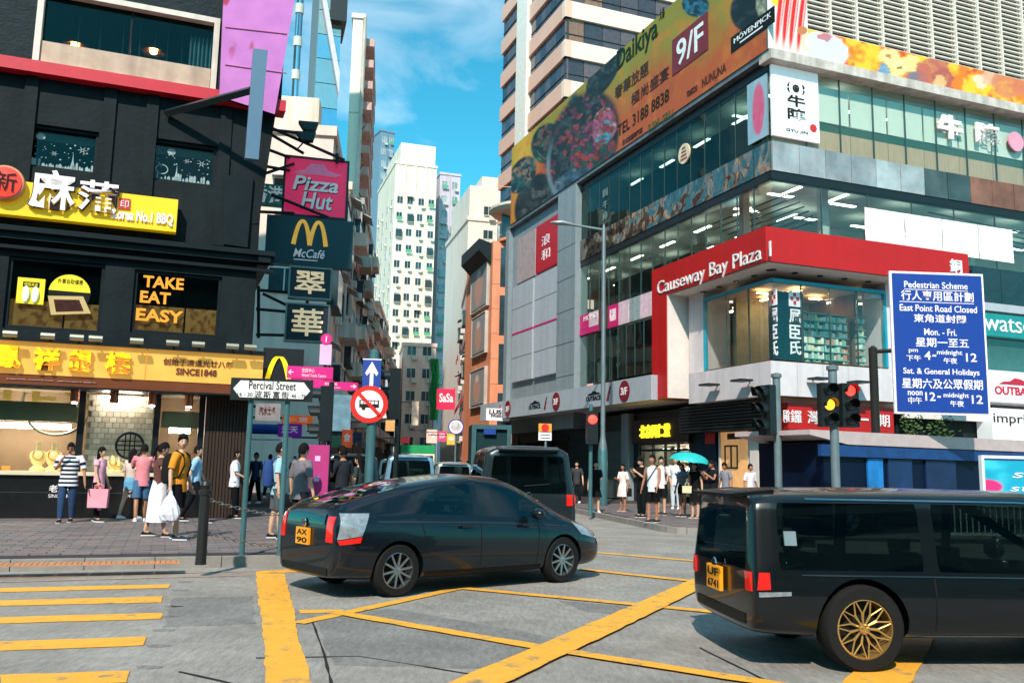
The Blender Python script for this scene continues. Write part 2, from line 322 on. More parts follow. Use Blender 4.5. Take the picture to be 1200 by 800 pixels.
# pavers: near ones one by one, rest joined
def pip(p, poly):
    c = False; j = len(poly)-1
    for i in range(len(poly)):
        if (poly[i].y > p.y) != (poly[j].y > p.y) and p.x < (poly[j].x-poly[i].x)*(p.y-poly[i].y)/(poly[j].y-poly[i].y)+poly[i].x: c = not c
        j = i
    return c
def pavers(par, P, org, au, rangeu, rangev, sz=(.40, .20)):
    u = azv(au); v = azv(au-90); items = []
    for j in range(rangev[0], rangev[1]):
        for i in range(rangeu[0], rangeu[1]):
            c = org+u*((i+.5*(j % 2))*sz[0])+v*((j+.5)*sz[1])
            if all(pip(c+u*a*sz[0]*.62+v*b_*sz[1]*.9, P) for a in (-1, 1) for b_ in (-1, 1)):
                x, y = c.x/c.y*FPX+600, c.y
                if 0 < c.y < 60 and -60 < x < 1250: items.append((c.y, c))
    items.sort(key=lambda t: t[0]); meshes = []
    for k in range(4):
        m = MB(); a, b_ = sz[0]/2-.007, sz[1]/2-.007; q = [u*-a+v*-b_, u*a+v*-b_, u*a+v*b_, u*-a+v*b_]; m.hexa([p for p in q]+[p*.985+Vector((0, 0, .016)) for p in q])
        o = m.build('paver', pavm[k], par); meshes.append(o)
    rest = [MB() for _ in range(4)]
    for n, (dd, c) in enumerate(items):
        k = random.choice((0, 0, 1, 2, 3)); z = .137+random.uniform(-.003, .003)
        if n < 300:
            o = meshes[n] if n < 4 else meshes[k].copy()
            if n >= 4: COL.objects.link(o)
            o.location = (c.x, c.y, z)
        else:
            a, b_ = sz[0]/2-.007, sz[1]/2-.007; q = [c+u*-a+v*-b_, c+u*a+v*-b_, c+u*a+v*b_, c+u*-a+v*b_]; rest[k].poly([p+Vector((0, 0, z+.016)) for p in q])
    al = MB(); 
    for k in range(4): al.m = k; off = len(al.v); al.v += rest[k].v; al.f += [tuple(i+off for i in f) for f in rest[k].f]; al.mi += [k]*len(rest[k].f)
    if al.v: al.build('paving', pavm, par, kind='stuff', fix=False)
KD = gnd(0, 672, 0)
pavers(pl, PL, KD+azv(-21)*.0+azv(-21)*.95, 69, (-45, 40), (0, 70))
pavers(pr, PR, Vector((KR.x, KR.y, 0))+azv(66)*0, 69, (-40, 60), (-40, 70))
# tactile strip along the kerb (tiles)
for k in range(19):
    c = gnd(-30, 664, .15); p = gnd(212, 660, .15)-UR*(.4*k+.4)-Vector((0, 0, 0)); m = MB(); v = azv(-21); q = [p, p+UR*.385, p+UR*.385+v*.385, p+v*.385]; m.hexa([Vector((a.x, a.y, .150)) for a in q]+[Vector((a.x, a.y, .158)) for a in q])
    for i in range(5):
        for j in range(5):
            cc = p+UR*(.06+.066*i)+v*(.06+.066*j); s_ = .018; m.hexa([(cc.x+a*s_, cc.y+b_*s_, zz) for zz in (.156, .163) for a, b_ in ((-1, -1), (1, -1), (1, 1), (-1, 1))])
    m.build('tactile_tile', tact, pl)
# refuge island
ISL = [Vector((6.3, 18.6, 0)), Vector((16, 18.2, 0)), Vector((30, 18.6, 0)), Vector((30, 19.9, 0)), Vector((16, 20.0, 0)), Vector((6.3, 20.0, 0)), Vector((5.9, 19.3, 0))]
isl = pavement('traffic_island', ISL); kerbs(isl, ISL)

# ================= LEFT BUILDING
LB = Fa(gnd(100, 607, .15), 69)
blk = M('black_render', (.008, .013, .016), .62, var=.3, sc=1.5, bump=.35, bsc=9, streak=.3)
blk2 = M('black_trim', (.008, .013, .016), .45, var=.2)
stonew = M('black_split_stone', (.016, .024, .028), .7, var=.45, sc=3, bump=1.0, bsc=14, stretch=(1.2, 1.2, 10))
redb = M('red_band', hexc((196, 22, 44)), .5, var=.1); woodk = M('dark_wood', hexc((58, 46, 40)), .6, var=.3, sc=2, stretch=(18, 18, .6), bump=.3)
cream = M('cream_frame', hexc((225, 208, 196)), .6, var=.1, streak=.2); tan = M('tan_sill', hexc((196, 166, 144)), .65, var=.15, streak=.3)
gdark = GL('window_glass', (.62, .70, .68), 1.5, .03, gcol=(.5, .6, .6)); gshop = GL('shop_glass', (.95, .98, .97), 1.45, .02)
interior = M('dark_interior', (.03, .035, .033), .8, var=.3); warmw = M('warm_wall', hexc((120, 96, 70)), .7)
gold = M('gold', hexc((226, 158, 40)), .35, .55, var=.1); white = M('white_paint', (.8, .8, .8), .5, var=.05); steel = M('steel', hexc((120, 128, 130)), .4, .7)
uR = LB.pix(286, 560)[0]; uLft = LB.pix(-160, 400)[0]
lb = thing('corner_building', 'black painted corner building on the left with restaurant windows above the jewellery shop', 'building', tuple(LB.p(uR, .15)))
H1 = LB.tb((43, 0), (249, 102)); z1 = LB.pix(253, 28)[1]; W1 = (LB.pix(44, 70)[0], LB.pix(248, 100)[0], LB.pix(245, 108)[1], z1)
W2 = LB.tb((30, 143), (112, 204)); W3 = LB.tb((179, 161), (251, 219)); W4 = LB.tb((11, 299), (117, 391)); W5 = LB.tb((158, 315), (256, 396))
zG1 = LB.pix(0, 398)[1]; zG0 = LB.pix(0, 450)[1]
SW = (LB.pix(0, 500)[0]-1, LB.pix(238, 520)[0], LB.pix(120, 553)[1], zG0-.05)
ztop = W1[3]+6; zred0 = LB.pix(0, 84)[1]; zred1 = LB.pix(0, 70)[1]
b = MB(); LB.wall(b, uLft, uR, zG0-.05, zred0, [W2, W3, W4, W5], -.45, 0); b.build('wall', blk, lb)
b = MB(); LB.wall(b, uLft, uR+.35, zred1, ztop, [W1], -.45, .05); b.build('upper_wall', stonew, lb)
LB.bx('red_band', redb, lb, uLft, uR+.45, zred0, zred1, -.2, .32)
# wedge side wall following the leaning corner + magenta billboard
LB.poly('corner_wall', blk, lb, [(255, 112), (324, 128), (303, 262), (285, 262)], -.4, .02)
LB.poly('corner_pier', blk2, lb, [(262, 205), (297, 208), (290, 290), (262, 286)], 0, .12)
b = MB(); [LB.box(b, u, u+.28, LB.pix(0, 262)[1], zred0, 0, .07) for u in (LB.pix(28, 120)[0], LB.pix(122, 120)[0], LB.pix(170, 150)[0], LB.pix(258, 150)[0])]; b.build('wall_ribs', blk, lb)
for k, (ya, yb, d) in enumerate(((266, 272, .35), (272, 280, .22), (287, 291, .16))):
    LB.bx('cornice', blk2, lb, uLft, uR+.4, LB.pix(0, yb)[1], LB.pix(0, ya)[1], -.1, d)
# big top window
fr = MB(); LB.frame(fr, W1[0]-.1, W1[1]+.1, W1[2]-.1, W1[3]+.1, -.1, .12, .14); fr.build('window_frame', cream, lb)
zs = W1[2]+.05; LB.bx('window_sill', tan, lb, W1[0]+.05, W1[1]-.05, zs, zs+.55, -.3, .06)
wu = np.linspace(W1[0], W1[1], 3)
for i in range(2): LB.bx('window_pane', gdark, lb, wu[i]+.02, wu[i+1]-.02, zs+.55, W1[3]-.05, -.14, -.12)
LB.bx('glazing_bar', blk2, lb, wu[1]-.02, wu[1]+.02, zs+.55, W1[3], -.2, -.08)
def room(F, box, dep, mw, mf, mc, par, nm='room'):
    u0, u1, z0, z1 = box; b = MB(); D = -.5-dep
    b.m = 0; b.poly([F.p(u0, z0, D), F.p(u1, z0, D), F.p(u1, z1, D), F.p(u0, z1, D)]); b.poly([F.p(u0, z0, -.46), F.p(u0, z0, D), F.p(u0, z1, D), F.p(u0, z1, -.46)]); b.poly([F.p(u1, z0, -.46), F.p(u1, z0, D), F.p(u1, z1, D), F.p(u1, z1, -.46)])
    b.m = 1; b.poly([F.p(u0, z0, -.46), F.p(u1, z0, -.46), F.p(u1, z0, D), F.p(u0, z0, D)]); b.m = 2; b.poly([F.p(u0, z1, -.46), F.p(u1, z1, -.46), F.p(u1, z1, D), F.p(u0, z1, D)])
    return b.build(nm, [mw, mf, mc], par, fix=False)
lampm = M('warm_lamp', (1, .62, .25), em=14, var=0); lampw = M('white_lamp', (1, .90, .76), em=16, var=0)
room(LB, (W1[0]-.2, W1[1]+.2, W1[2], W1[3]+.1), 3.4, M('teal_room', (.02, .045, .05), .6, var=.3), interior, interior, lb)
for px, py in ((88, 53), (180, 60)):
    u, z = LB.pix(px, py, -1.6); t = thing('pendant_lamp', 'glowing brass pendant lamp %s in the wide top window' % ('left of the middle' if px < 100 else 'right of the middle'), 'lamp', tuple(LB.p(u, z, -1.6)), 'pendant lamps in the top window')
    b = MB(); b.lathe(LB.p(u, z, -1.6), [(.05, .1), (.34, .02), (.36, -.03), (.30, -.04), (.04, .04)], 16); b.build('lamp_shade', M('brass', hexc((215, 130, 50)), .3, .8), t); b = MB(); b.ell(LB.p(u, z-.02, -1.6), (.1, .1, .08)); b.build('bulb', lampm, t)
    b = MB(); b.tube([LB.p(u, z, -1.6), LB.p(u, W1[3], -1.6)], .012, 5); b.build('cord', blk2, t)
b = MB()
for px in (91, 117, 144, 164, 182, 197, 214): u, _ = LB.pix(px, 50, -.9); LB.box(b, u-.012, u+.012, zs+.5, W1[3], -.92, -.9)
b.build('hanging_rods', M('pale_metal', hexc((150, 150, 135)), .4, .5), lb)
b = MB()
u0c = LB.pix(222, 60)[0]; u1c = W1[1]-.06; pts = []
for k in range(41): t = k/40; pts.append(LB.p(u0c+(u1c-u0c)*t, zs+.2, -.34+.09*math.sin(t*34)))
b.loft([pts, [p+Vector((0, 0, W1[3]-zs-.5)) for p in pts]], cap=False, closed=False); b.build('curtain', M('blue_curtain', hexc((150, 185, 200)), .8), lb)
# two frosted windows with winter town decals
for wi, Wn in enumerate((W2, W3)):
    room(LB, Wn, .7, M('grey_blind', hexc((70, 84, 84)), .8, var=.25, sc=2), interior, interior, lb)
    fr = MB(); LB.frame(fr, Wn[0], Wn[1], Wn[2], Wn[3], -.3, -.1, .07); fr.build('window_frame', blk2, lb); LB.bx('window_pane', gdark, lb, Wn[0]+.07, Wn[1]-.07, Wn[2]+.07, Wn[3]-.07, -.24, -.22)
    LB.bx('blind_headrail', M('pale_grey', hexc((130, 138, 130)), .7), lb, Wn[0]+.08, Wn[1]-.08, Wn[3]-.3, Wn[3]-.1, -.34, -.3)
    d = MB(); wd = Wn[1]-Wn[0]; ht = Wn[3]-Wn[2]; r_ = random.Random(4+wi)
    def q2(u, z): return LB.p(Wn[0]+u*wd, Wn[2]+z*ht, -.215)
    def disc(u, z, r, n=14, inner=0): 
        if not inner: d.poly([q2(u+r*math.cos(2*math.pi*k/n), z+r*1.2*math.sin(2*math.pi*k/n)) for k in range(n)])
        else:
            for k in range(n):
                a, c = 2*math.pi*k/n, 2*math.pi*(k+1)/n; d.poly([q2(u+r*math.cos(a), z+r*1.2*math.sin(a)), q2(u+r*math.cos(c), z+r*1.2*math.sin(c)), q2(u+inner*math.cos(c), z+inner*1.2*math.sin(c)), q2(u+inner*math.cos(a), z+inner*1.2*math.sin(a))])
    disc(.2 if wi == 0 else .3, .78, .065)
    for k in range(26): disc(r_.uniform(.1, .92), r_.uniform(.25, .72), r_.uniform(.006, .016), 6)
    def flake(u, z, r):
        for k in range(6): a = k*math.pi/3; d.poly([q2(u+r*.22*math.cos(a-.5), z+1.2*r*.22*math.sin(a-.5)), q2(u+r*math.cos(a), z+1.2*r*math.sin(a)), q2(u+r*.22*math.cos(a+.5), z+1.2*r*.22*math.sin(a+.5))])
    flake(.78, .58, .085); flake(.55 if wi else .4, .6 if wi else .42, .06)
    x = .1
    while x < .92:
        w_ = r_.uniform(.02, .05); h_ = r_.uniform(.10, .24); d.poly([q2(x, .09), q2(x+w_, .09), q2(x+w_, h_), q2(x+w_/2, h_+.04), q2(x, h_)]); x += w_+r_.uniform(.0, .03)
    tx = .66 if wi == 0 else .4; d.poly([q2(tx-.04, .1), q2(tx-.008, .3), q2(tx, .5), q2(tx+.008, .3), q2(tx+.04, .1)])
    if wi: disc(.17, .33, .10, 20, .085)
    d.build('window_decal', M('frost_print', hexc((140, 158, 158)), .7, var=.35, sc=5, em=.03), lb, fix=False)  # decals glow faintly to offset the shaded window recess
# lower windows
orng = M('orange_letter', hexc((226, 140, 30)), .5, em=.25)
for wi, Wn in enumerate((W4, W5)):
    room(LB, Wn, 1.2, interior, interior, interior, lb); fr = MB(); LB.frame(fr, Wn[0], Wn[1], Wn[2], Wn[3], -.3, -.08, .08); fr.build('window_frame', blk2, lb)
    LB.bx('window_pane', gdark, lb, Wn[0]+.08, Wn[1]-.08, Wn[2]+.08, Wn[3]-.08, -.16, -.14)
    um = (Wn[0]+Wn[1])/2+.2
    for a, c in ((Wn[0]+.08, um-.02), (um+.02, Wn[1]-.08)):
        painted('counter_panel', LB, (a, c, Wn[2]+.08, Wn[2]+.72), -.22, lambda s_, t_, asp: mixc(np.ones(s_.shape+(3,))*np.array(hexc((205, 140, 78))), hexc((150, 84, 40)), sm(.4, .7, fbm(s_*3, t_*2, 3, 9))), lb, 40, 16, em=.15)
text('TAKE', LB, sub(0, W5, .10, .56, .74, .93), -.12, orng, lb, bold=.03); text('EAT', LB, sub(0, W5, .08, .42, .49, .68), -.12, orng, lb, bold=.03); text('EASY', LB, sub(0, W5, .05, .58, .20, .40), -.12, orng, lb, bold=.03)
yelp = M('yellow_print', hexc((232, 208, 30)), .6, em=.12)
q = sub(0, W4, .10, .38, .36, .72); LB.bx('window_poster', yelp, lb, *q, -.13, -.12, label='yellow square poster with a dark heading'); LB.bx('poster_heading', blk2, lb, *sub(0, q, .2, .8, .65, .85), -.115, -.11); text('得獎美食', LB, sub(0, q, .25, .75, .68, .82), -.108, yelp, lb, t=.004)
for a in (.33, .67): u = q[0]+(q[1]-q[0])*a; b = MB(); b.ell(LB.p(u, q[2]+.22, -.10), (.09, .03, .2), 8, 6); b.build('poster_figure', white, lb)
q = sub(0, W4, .42, .86, .22, .88); cu, cz = (q[0]+q[1])/2, (q[2]+q[3])/2; r_ = (q[1]-q[0])/2
b = MB(); b.prism([LB.p(cu+r_*math.cos(k*math.pi/14), cz+r_*math.sin(k*math.pi/14), -.12) for k in range(28)], -LB.n*.02); b.build('round_poster', M('black_print', (.01, .012, .01), .5), lb, label='round poster of a lunch box')
b = MB(); b.prism([LB.p(cu+r_*math.cos(a), cz+r_*math.sin(a), -.112) for a in np.linspace(.1, 3.04, 16)], -LB.n*.006); b.build('poster_cap', yelp, lb); text('外賣自取優惠', LB, (cu-r_*.6, cu+r_*.6, cz+r_*.5, cz+r_*.75), -.108, M('black_print', 0), lb, t=.004)
b = MB(); b.poly([LB.p(cu-.45, cz-.1, -.10), LB.p(cu+.3, cz-.05, -.10), LB.p(cu+.5, cz-.45, -.10), LB.p(cu-.35, cz-.55, -.10)]); b.build('food_tray', M('tray', hexc((200, 170, 110)), .6), lb); b = MB(); b.poly([LB.p(cu-.32, cz-.18, -.095), LB.p(cu+.22, cz-.14, -.095), LB.p(cu+.34, cz-.40, -.095), LB.p(cu-.25, cz-.47, -.095)]); b.build('food', M('food', hexc((60, 30, 24)), .6, var=.5, sc=14), lb)
# yellow restaurant sign
yb = thing('restaurant_sign', 'yellow restaurant sign board with white brush characters over the lower windows', 'sign', tuple(LB.p(LB.pix(100, 245)[0], LB.pix(100, 262)[1])))
yu1, yz0 = LB.pix(206, 272, .4); yz1 = LB.pix(208, 234, .4)[1]; yu0 = LB.pix(-60, 240, .4)[0]; LB.bx('sign_board', M('sign_yellow', hexc((250, 196, 14)), .45, var=.06, em=.1), yb, yu0, yu1, yz0, yz1, .12, .4)  # board face glows slightly to make up for shade
wl = M('white_letter', hexc((236, 226, 228)), .5, em=.06, streak=.08)
for ch, (xa, ya, xb, yb_) in (('麻', (36, 195, 88, 250)), ('蒲', (92, 208, 138, 252))):
    u0, z1_ = LB.pix(xa, ya, .5); u1, z0_ = LB.pix(xb, yb_, .5); z0_ -= 0.0
    text(ch, LB, (u0, u1, z0_, z1_), .44, M('letter_back', (.02, .01, .01), .5), yb, 'character', bold=.04, t=.06); text(ch, LB, (u0+.03, u1-.03, z0_+.03, z1_-.03), .50, wl, yb, 'character', bold=.016, t=.04)
u0, z1_ = LB.pix(131, 250, .42); u1, z0_ = LB.pix(202, 267, .42); text('Korea No.1 BBQ', LB, (u0, u1, z0_+.02, z0_+.33), .40, wl, yb, bold=.03, t=.05)
LB.bx('seal', M('seal_red', hexc((200, 40, 40)), .5), yb, *LB.tb((140, 232), (152, 246), .42), .4, .44); text('印', LB, LB.tb((141.5, 234), (150.5, 244), .45), .44, wl, yb, t=.01)
ls = thing('round_logo_sign', 'round red logo disc at the left end of the yellow sign', 'sign', tuple(LB.p(LB.pix(8, 215, .5)[0], LB.pix(8, 215, .5)[1], .4)))
cu, cz = LB.pix(6, 215, .5); rr = LB.pix(30, 215, .5)[0]-cu; b = MB(); b.lathe(LB.p(cu, cz, .4), [(rr, 0), (rr, .16), (rr*.94, .2), (.01, .2)], 36, LB.n); b.build('rim', M('pale_rim', hexc((225, 150, 110)), .4), ls)
b = MB(); b.lathe(LB.p(cu, cz, .6), [(rr*.88, 0), (rr*.86, .03), (.01, .05)], 36, LB.n); b.build('face', M('logo_red', hexc((212, 52, 34)), .4, em=.15), ls); text('新', LB, (cu-rr*.5, cu+rr*.62, cz-rr*.5, cz+rr*.55), .655, M('black_print', 0), ls, t=.01)
# gold jewellery fascia
js = thing('jewellery_sign', 'long lit gold jewellery shop fascia with big golden characters', 'sign', tuple(LB.p(uR-4, zG0, 0)))
gs = M('gold_panel', hexc((226, 166, 76)), .35, .2, var=.14, sc=1.2, bump=.2, bsc=3, em=.25); gu1, gz1 = LB.pix(309, 417, .9)[0], LB.pix(309, 417, .9)[1]
gz0 = LB.pix(200, 458, .9)[1]; gzm = gz0+(gz1-gz0)*.24; seam = LB.pix(171, 430, .9)[0]
LB.bx('fascia_panel', gs, js, uLft, seam-.01, gzm, gz1, .1, .9); LB.bx('fascia_panel', gs, js, seam+.01, gu1, gzm, gz1, .1, .9)
LB.bx('lower_strip', M('bronze_strip', hexc((120, 66, 40)), .35, .4, em=.1), js, uLft, gu1, gz0, gzm-.004, .1, .88)
LB.bx('top_cap', blk2, js, uLft, gu1+.05, gz1+.003, gz1+.1, .05, 1.0)
goldl = M('gold_letter', hexc((250, 186, 30)), .25, .4, em=.7)
for i, ch in enumerate('鳳祥銀樓'):
    x0 = (-12, 41, 82, 125)[i]; x1 = (27, 72, 110, 155)[i]; u0, z1_ = LB.pix(x0, 402+x0*.03, .92); u1, _ = LB.pix(x1, 402, .92); text(ch, LB, (u0, u1, gzm+.1, gz1-.12), .9, M('letter_edge', hexc((110, 66, 10)), .4, .5), js, 'character', bold=.05, t=.06); text(ch, LB, (u0, u1, gzm+.1, gz1-.12), .96, goldl, js, 'character', bold=.035, t=.07)
text('FENG XIANG  JEWELLERY', LB, (LB.pix(8, 440, .9)[0], LB.pix(114, 440, .9)[0], gz0+.1, gzm-.12), .88, wl, js, bold=.02, t=.03)
br = M('brown_letter', hexc((90, 34, 14)), .5); text('创始于清道光廿八年', LB, (LB.pix(191, 426, .9)[0], LB.pix(273, 426, .9)[0], gzm+(gz1-gzm)*.52, gzm+(gz1-gzm)*.74), .9, br, js, bold=.02, t=.03); text('SINCE1848', LB, (LB.pix(206, 438, .9)[0], LB.pix(254, 438, .9)[0], gzm+(gz1-gzm)*.22, gzm+(gz1-gzm)*.44), .9, br, js, bold=.03, t=.03)
for px in (12, 56, 90, 112, 160, 202, 232, 272, 293):
    u, z = LB.pix(px, 396+px*.055, 1.2); b = MB(); b.tube([LB.p(u-.14, z+.1, 1.25), LB.p(u+.14, z+.1, 1.25)], .07, 8); b.tube([LB.p(u, z+.1, 1.2), LB.p(u, z, .6)], .02, 6); b.build('sign_lamp', M('pale_metal', 0), js)
# ground floor: shop
LB.bx('plinth', M('black_granite', (.008, .009, .010), .15, var=.3, sc=8), lb, uLft, SW[1], .1, SW[2]-.09, -.4, .02)
LB.bx('counter_ledge', M('pale_ledge', hexc((214, 200, 170)), .4), lb, uLft, SW[1], SW[2]-.085, SW[2], -.4, .1)
for k in range(5): LB.bx('plinth_line', steel, lb, uLft, SW[1], .45+.28*k, .455+.28*k, .02, .024) if k in (1, 3) else 0
ub = LB.pix(246, 500)[0]; LB.bx('pier', woodk, lb, SW[1]+.02, uR, .1, gz0, -.4, .1)
b = MB()
for k in range(12): u = SW[1]+.06+k*(uR-SW[1]-.1)/12; LB.box(b, u, u+.05, .1, gz0, .1, .13)
b.build('pier_ribs', woodk, lb)
# street side return wall (faces the side street)
LS = Fa(LB.p(uR, 0), -21)
LS.bx('side_wall', blk, lb, .01, 14, .1, zred0, -.4, 0); LS.bx('side_upper_wall', stonew, lb, .01, 14, zred0, ztop, -.4, .05); LS.bx('side_cornice', blk2, lb, -.3, 14, LB.pix(0, 280)[1], LB.pix(0, 266)[1], .0, .3)
LB.bx('roof_slab', blk, lb, uLft, uR, ztop, ztop+.3, -14, 0)
rb = room(LB, SW, 1.3, warmw, warmw, M('dim_ceiling', hexc((90, 80, 60)), .8), lb, 'display_room')
u_a, u_b = LB.pix(94, 500)[0], LB.pix(183, 500)[0]
LB.bx('display_pane', gshop, lb, SW[0], u_a-.1, SW[2], SW[3]-.15, -.12, -.1); LB.bx('display_pane', gshop, lb, u_a+.1, u_b-.1, SW[2], SW[3]-.15, -.12, -.1); LB.bx('display_pane', gshop, lb, u_b+.1, SW[1]-.12, SW[2], SW[3]-.15, -.12, -.1)
for u in (u_a, u_b, SW[1]-.07): LB.bx('shopfront_mullion', blk2, lb, u-.07, u+.07, SW[2], SW[3], -.2, -.03)
LB.bx('transom', M('olive_strip', hexc((120, 126, 92)), .5), lb, SW[0], u_a-.1, SW[3]-.75, SW[3]-.3, -.4, -.3); LB.bx('transom', MT['olive_strip'], lb, u_b+.1, SW[1]-.14, SW[3]-.8, SW[3]-.4, -.4, -.3)
# brick backdrop panel, each brick its own piece
wb = [M('pale_brick_%d' % k, hexc(c), .7, var=.1) for k, c in enumerate(((222, 206, 184), (208, 190, 168), (232, 218, 198)))]
LB.bx('brick_backing', M('mortar', hexc((170, 150, 130)), .8), lb, u_a+.1, u_b-.08, SW[2], SW[3]-.05, -.55, -.50)
bw = (u_b-u_a-.2)/9; bh = .13; row = 0; z = SW[2]+.01; proto = []
for k in range(3): m = MB(); LB.box(m, -bw/2+.006, bw/2-.006, .006, bh-.006, 0, .03); m.v = [tuple(Vector(v)-LB.P) for v in m.v]; o = m.build('brick', wb[k], None); o.parent = lb; proto.append(o)
first = [True]*3
while z+bh < SW[3]-.04:
    for k in range(9):
        u = u_a+.1+bw*(k+.5)+(.0 if row % 2 else 0); i = random.randrange(3); o = proto[i] if first[i] else proto[i].copy()
        if not first[i]: COL.objects.link(o)
        first[i] = False; off = 0 if row % 2 else bw*.5
        if row % 2 == 0 and k == 8: continue_ = True
        uu = min(u+off, u_b-.08-bw/2); o.location = LB.p(uu, z, -.5+random.uniform(0, .012)+(.002 if row % 2 == 0 and k == 8 else 0))-Vector(lb['o']); 
    row += 1; z += bh
# round lattice
cu, cz = LB.pix(152, 522, -.3); rr = abs(LB.pix(168, 522, -.3)[0]-cu)
ln = thing('round_lattice', 'dark round lattice ornament in the middle of the jewellery display', 'ornament', tuple(LB.p(cu, cz-rr, -.3)), None)
b = MB(); b.tube([LB.p(cu+rr*math.cos(a), cz+rr*math.sin(a), -.3) for a in np.linspace(0, 2*math.pi, 29)], .03, 6); b.build('ring', blk2, ln)
b = MB()
for t_ in (-.35, 0, .35): hh = rr*math.sqrt(1-t_*t_); LB.box(b, cu+rr*t_-.014, cu+rr*t_+.014, cz-hh, cz+hh, -.31, -.29); LB.box(b, cu-hh, cu+hh, cz+rr*t_-.014, cz+rr*t_+.014, -.329, -.311)
b.build('bars', blk2, ln)
bust = M('bust_cream', hexc((236, 200, 130)), .5, em=.2)  # busts given a faint glow of their own to brighten them
def mkbust(px, sc_, lab):
    u, z = LB.pix(px, 545, -.45); z = SW[2]; t = thing('jewellery_bust', lab, 'display bust', tuple(LB.p(u, z, -.45)), 'necklace busts in the shop window'); prof = [(.16, 0), (.17, .05), (.08, .12), (.14, .2), (.19, .34), (.17, .42), (.07, .5), (.055, .6), (.06, .64)]
    b = MB(); c = LB.p(u, z, -.45)
    b.loft([[c+LB.u*(r*sc_*math.cos(k*math.pi/7))+LB.n*(r*.55*sc_*math.sin(k*math.pi/7))+Vector((0, 0, h*sc_)) for k in range(14)] for r, h in prof]); b.build('torso', bust, t, smooth=True)
    b = MB(); b.tube([c+LB.n*(.1*sc_)+LB.u*(.11*sc_*math.sin(a))+Vector((0, 0, (.38+.12*math.cos(a)*(-1))*sc_)) for a in np.linspace(-2.4, 2.4, 15)], .012, 5); b.build('necklace', gold, t)
for i, px in enumerate((44, 62)): mkbust(px, 1.0, 'cream necklace bust, %s one behind the striped shirt man' % ('left' if i == 0 else 'right'))
mkbust(132, .62, 'small cream bust left of the round lattice'); mkbust(139, .48, 'smallest cream bust close beside the round lattice')
b = MB()
for k in range(26): u = SW[0]+1+random.uniform(0, SW[1]-SW[0]-1.3); s_ = random.uniform(.04, .11); LB.box(b, u, u+s_*1.6, SW[2]+.002, SW[2]+s_, -.7, -.7+s_)
tag(b.build('jewellery_boxes', M('amber_box', hexc((214, 140, 50)), .5, em=.3)), 'low row of gold and amber jewellery trays along the shop counter', 'jewellery', None)['kind'] = 'stuff'
b = MB(); LB.box(b, SW[0]+.3, u_a-.3, SW[3]-.9, SW[3]-.78, -1.2, -.9); LB.box(b, u_a+.4, u_b-.4, SW[3]-.16, SW[3]-.09, -.44, -.26); LB.box(b, u_b+.3, SW[1]-.3, SW[3]-.9, SW[3]-.78, -1.2, -.9); b.build('display_fill_light', lampw, lb)  # light bars added to brighten the shop display
for px in (88, 134, 179, 222):
    u, z = LB.pix(px, 464, .45); b = MB(); b.lathe(LB.p(u, gz0-.02, .45), [(.10, 0), (.1, -.28), (.07, -.3)], 10); b.build('downlight', M('copper', hexc((170, 90, 60)), .35, .6), lb); b = MB(); b.lathe(LB.p(u, gz0-.33, .45), [(.065, 0), (.06, -.02)], 10); b.build('downlight_bulb', lampw, lb)
LB.bx('soffit', blk2, lb, uLft, gu1, gz0-.04, gz0-.004, .0, .9)
nk = MB(); cu, cz = LB.pix(66, 490, -.9); nk.tube([LB.p(cu+.75*math.sin(a), cz+.35-.75*math.cos(a), -.9) for a in np.linspace(-1.9, 1.9, 25)], .035, 5); nk.build('necklace_poster', M('silver', hexc((120, 130, 110)), .4), lb); text('LEX', LB, (cu-1.2, cu+.9, cz+.2, cz+.75), -1.1, M('faint_gold', hexc((150, 130, 60)), .5), lb, bold=.02)
for px in (57, 145):
    u, z = LB.pix(px, 574, .05); text('老鳳祥', LB, (u, u+.55, z-.05, z+.12), .022, wl, lb, t=.006, bold=.02); text('SINCE1848', LB, (u, u+.5, z-.17, z-.09), .022, wl, lb, t=.006)
# magenta billboard on the leaning corner (own thing)
MB_ = thing('corner_billboard', 'tall pink billboard with abstract drips at the corner of the black building', 'billboard', tuple(LB.p(uR+.3, zred0, .4)))
def pinkf(s_, t_, asp):
    c = np.ones(s_.shape+(3,))*np.array(hexc((206, 120, 190))); c = mixc(c, hexc((180, 100, 175)), fbm(s_, t_*2, 4, 3)); c = mixc(c, hexc((170, 20, 70)), sm(.60, .66, fbm(s_*3.2+1, t_*4, 1, 12, 3))*sm(.25, .6, t_)); return c
q = [LB.pix(x, y, .45) for x, y in ((262, -10), (347, -10), (322, 134), (257, 113))]
nu, nz_ = 50, 70; mb = MB(); A, B = np.meshgrid(np.linspace(0, 1, nu), np.linspace(0, 1, nz_))
for j in range(nz_):
    for i in range(nu):
        a_, b_ = i/(nu-1), j/(nz_-1); u = (q[3][0]*(1-a_)+q[2][0]*a_)*(1-b_)+(q[0][0]*(1-a_)+q[1][0]*a_)*b_; z = (q[3][1]*(1-a_)+q[2][1]*a_)*(1-b_)+(q[0][1]*(1-a_)+q[1][1]*a_)*b_; mb.v.append(tuple(LB.p(u, z, .45)))
for j in range(nz_-1):
    for i in range(nu-1): mb.f.append((j*nu+i, j*nu+i+1, (j+1)*nu+i+1, (j+1)*nu+i)); mb.mi.append(0)
o = mb.build('print', M('print_0.45_0', (1, 1, 1), .45, var=.06, sc=2, attr='Col', em=0), MB_, fix=False); ca = o.data.color_attributes.new('Col', 'FLOAT_COLOR', 'POINT'); arr = np.ones((nu*nz_, 4)); arr[:, :3] = pinkf(A, B, 1).reshape(-1, 3); ca.data.foreach_set('color', arr.ravel())
LB.poly('backing', blk2, MB_, [(262, -10), (347, -10), (322, 134), (257, 113)], .3, .44)
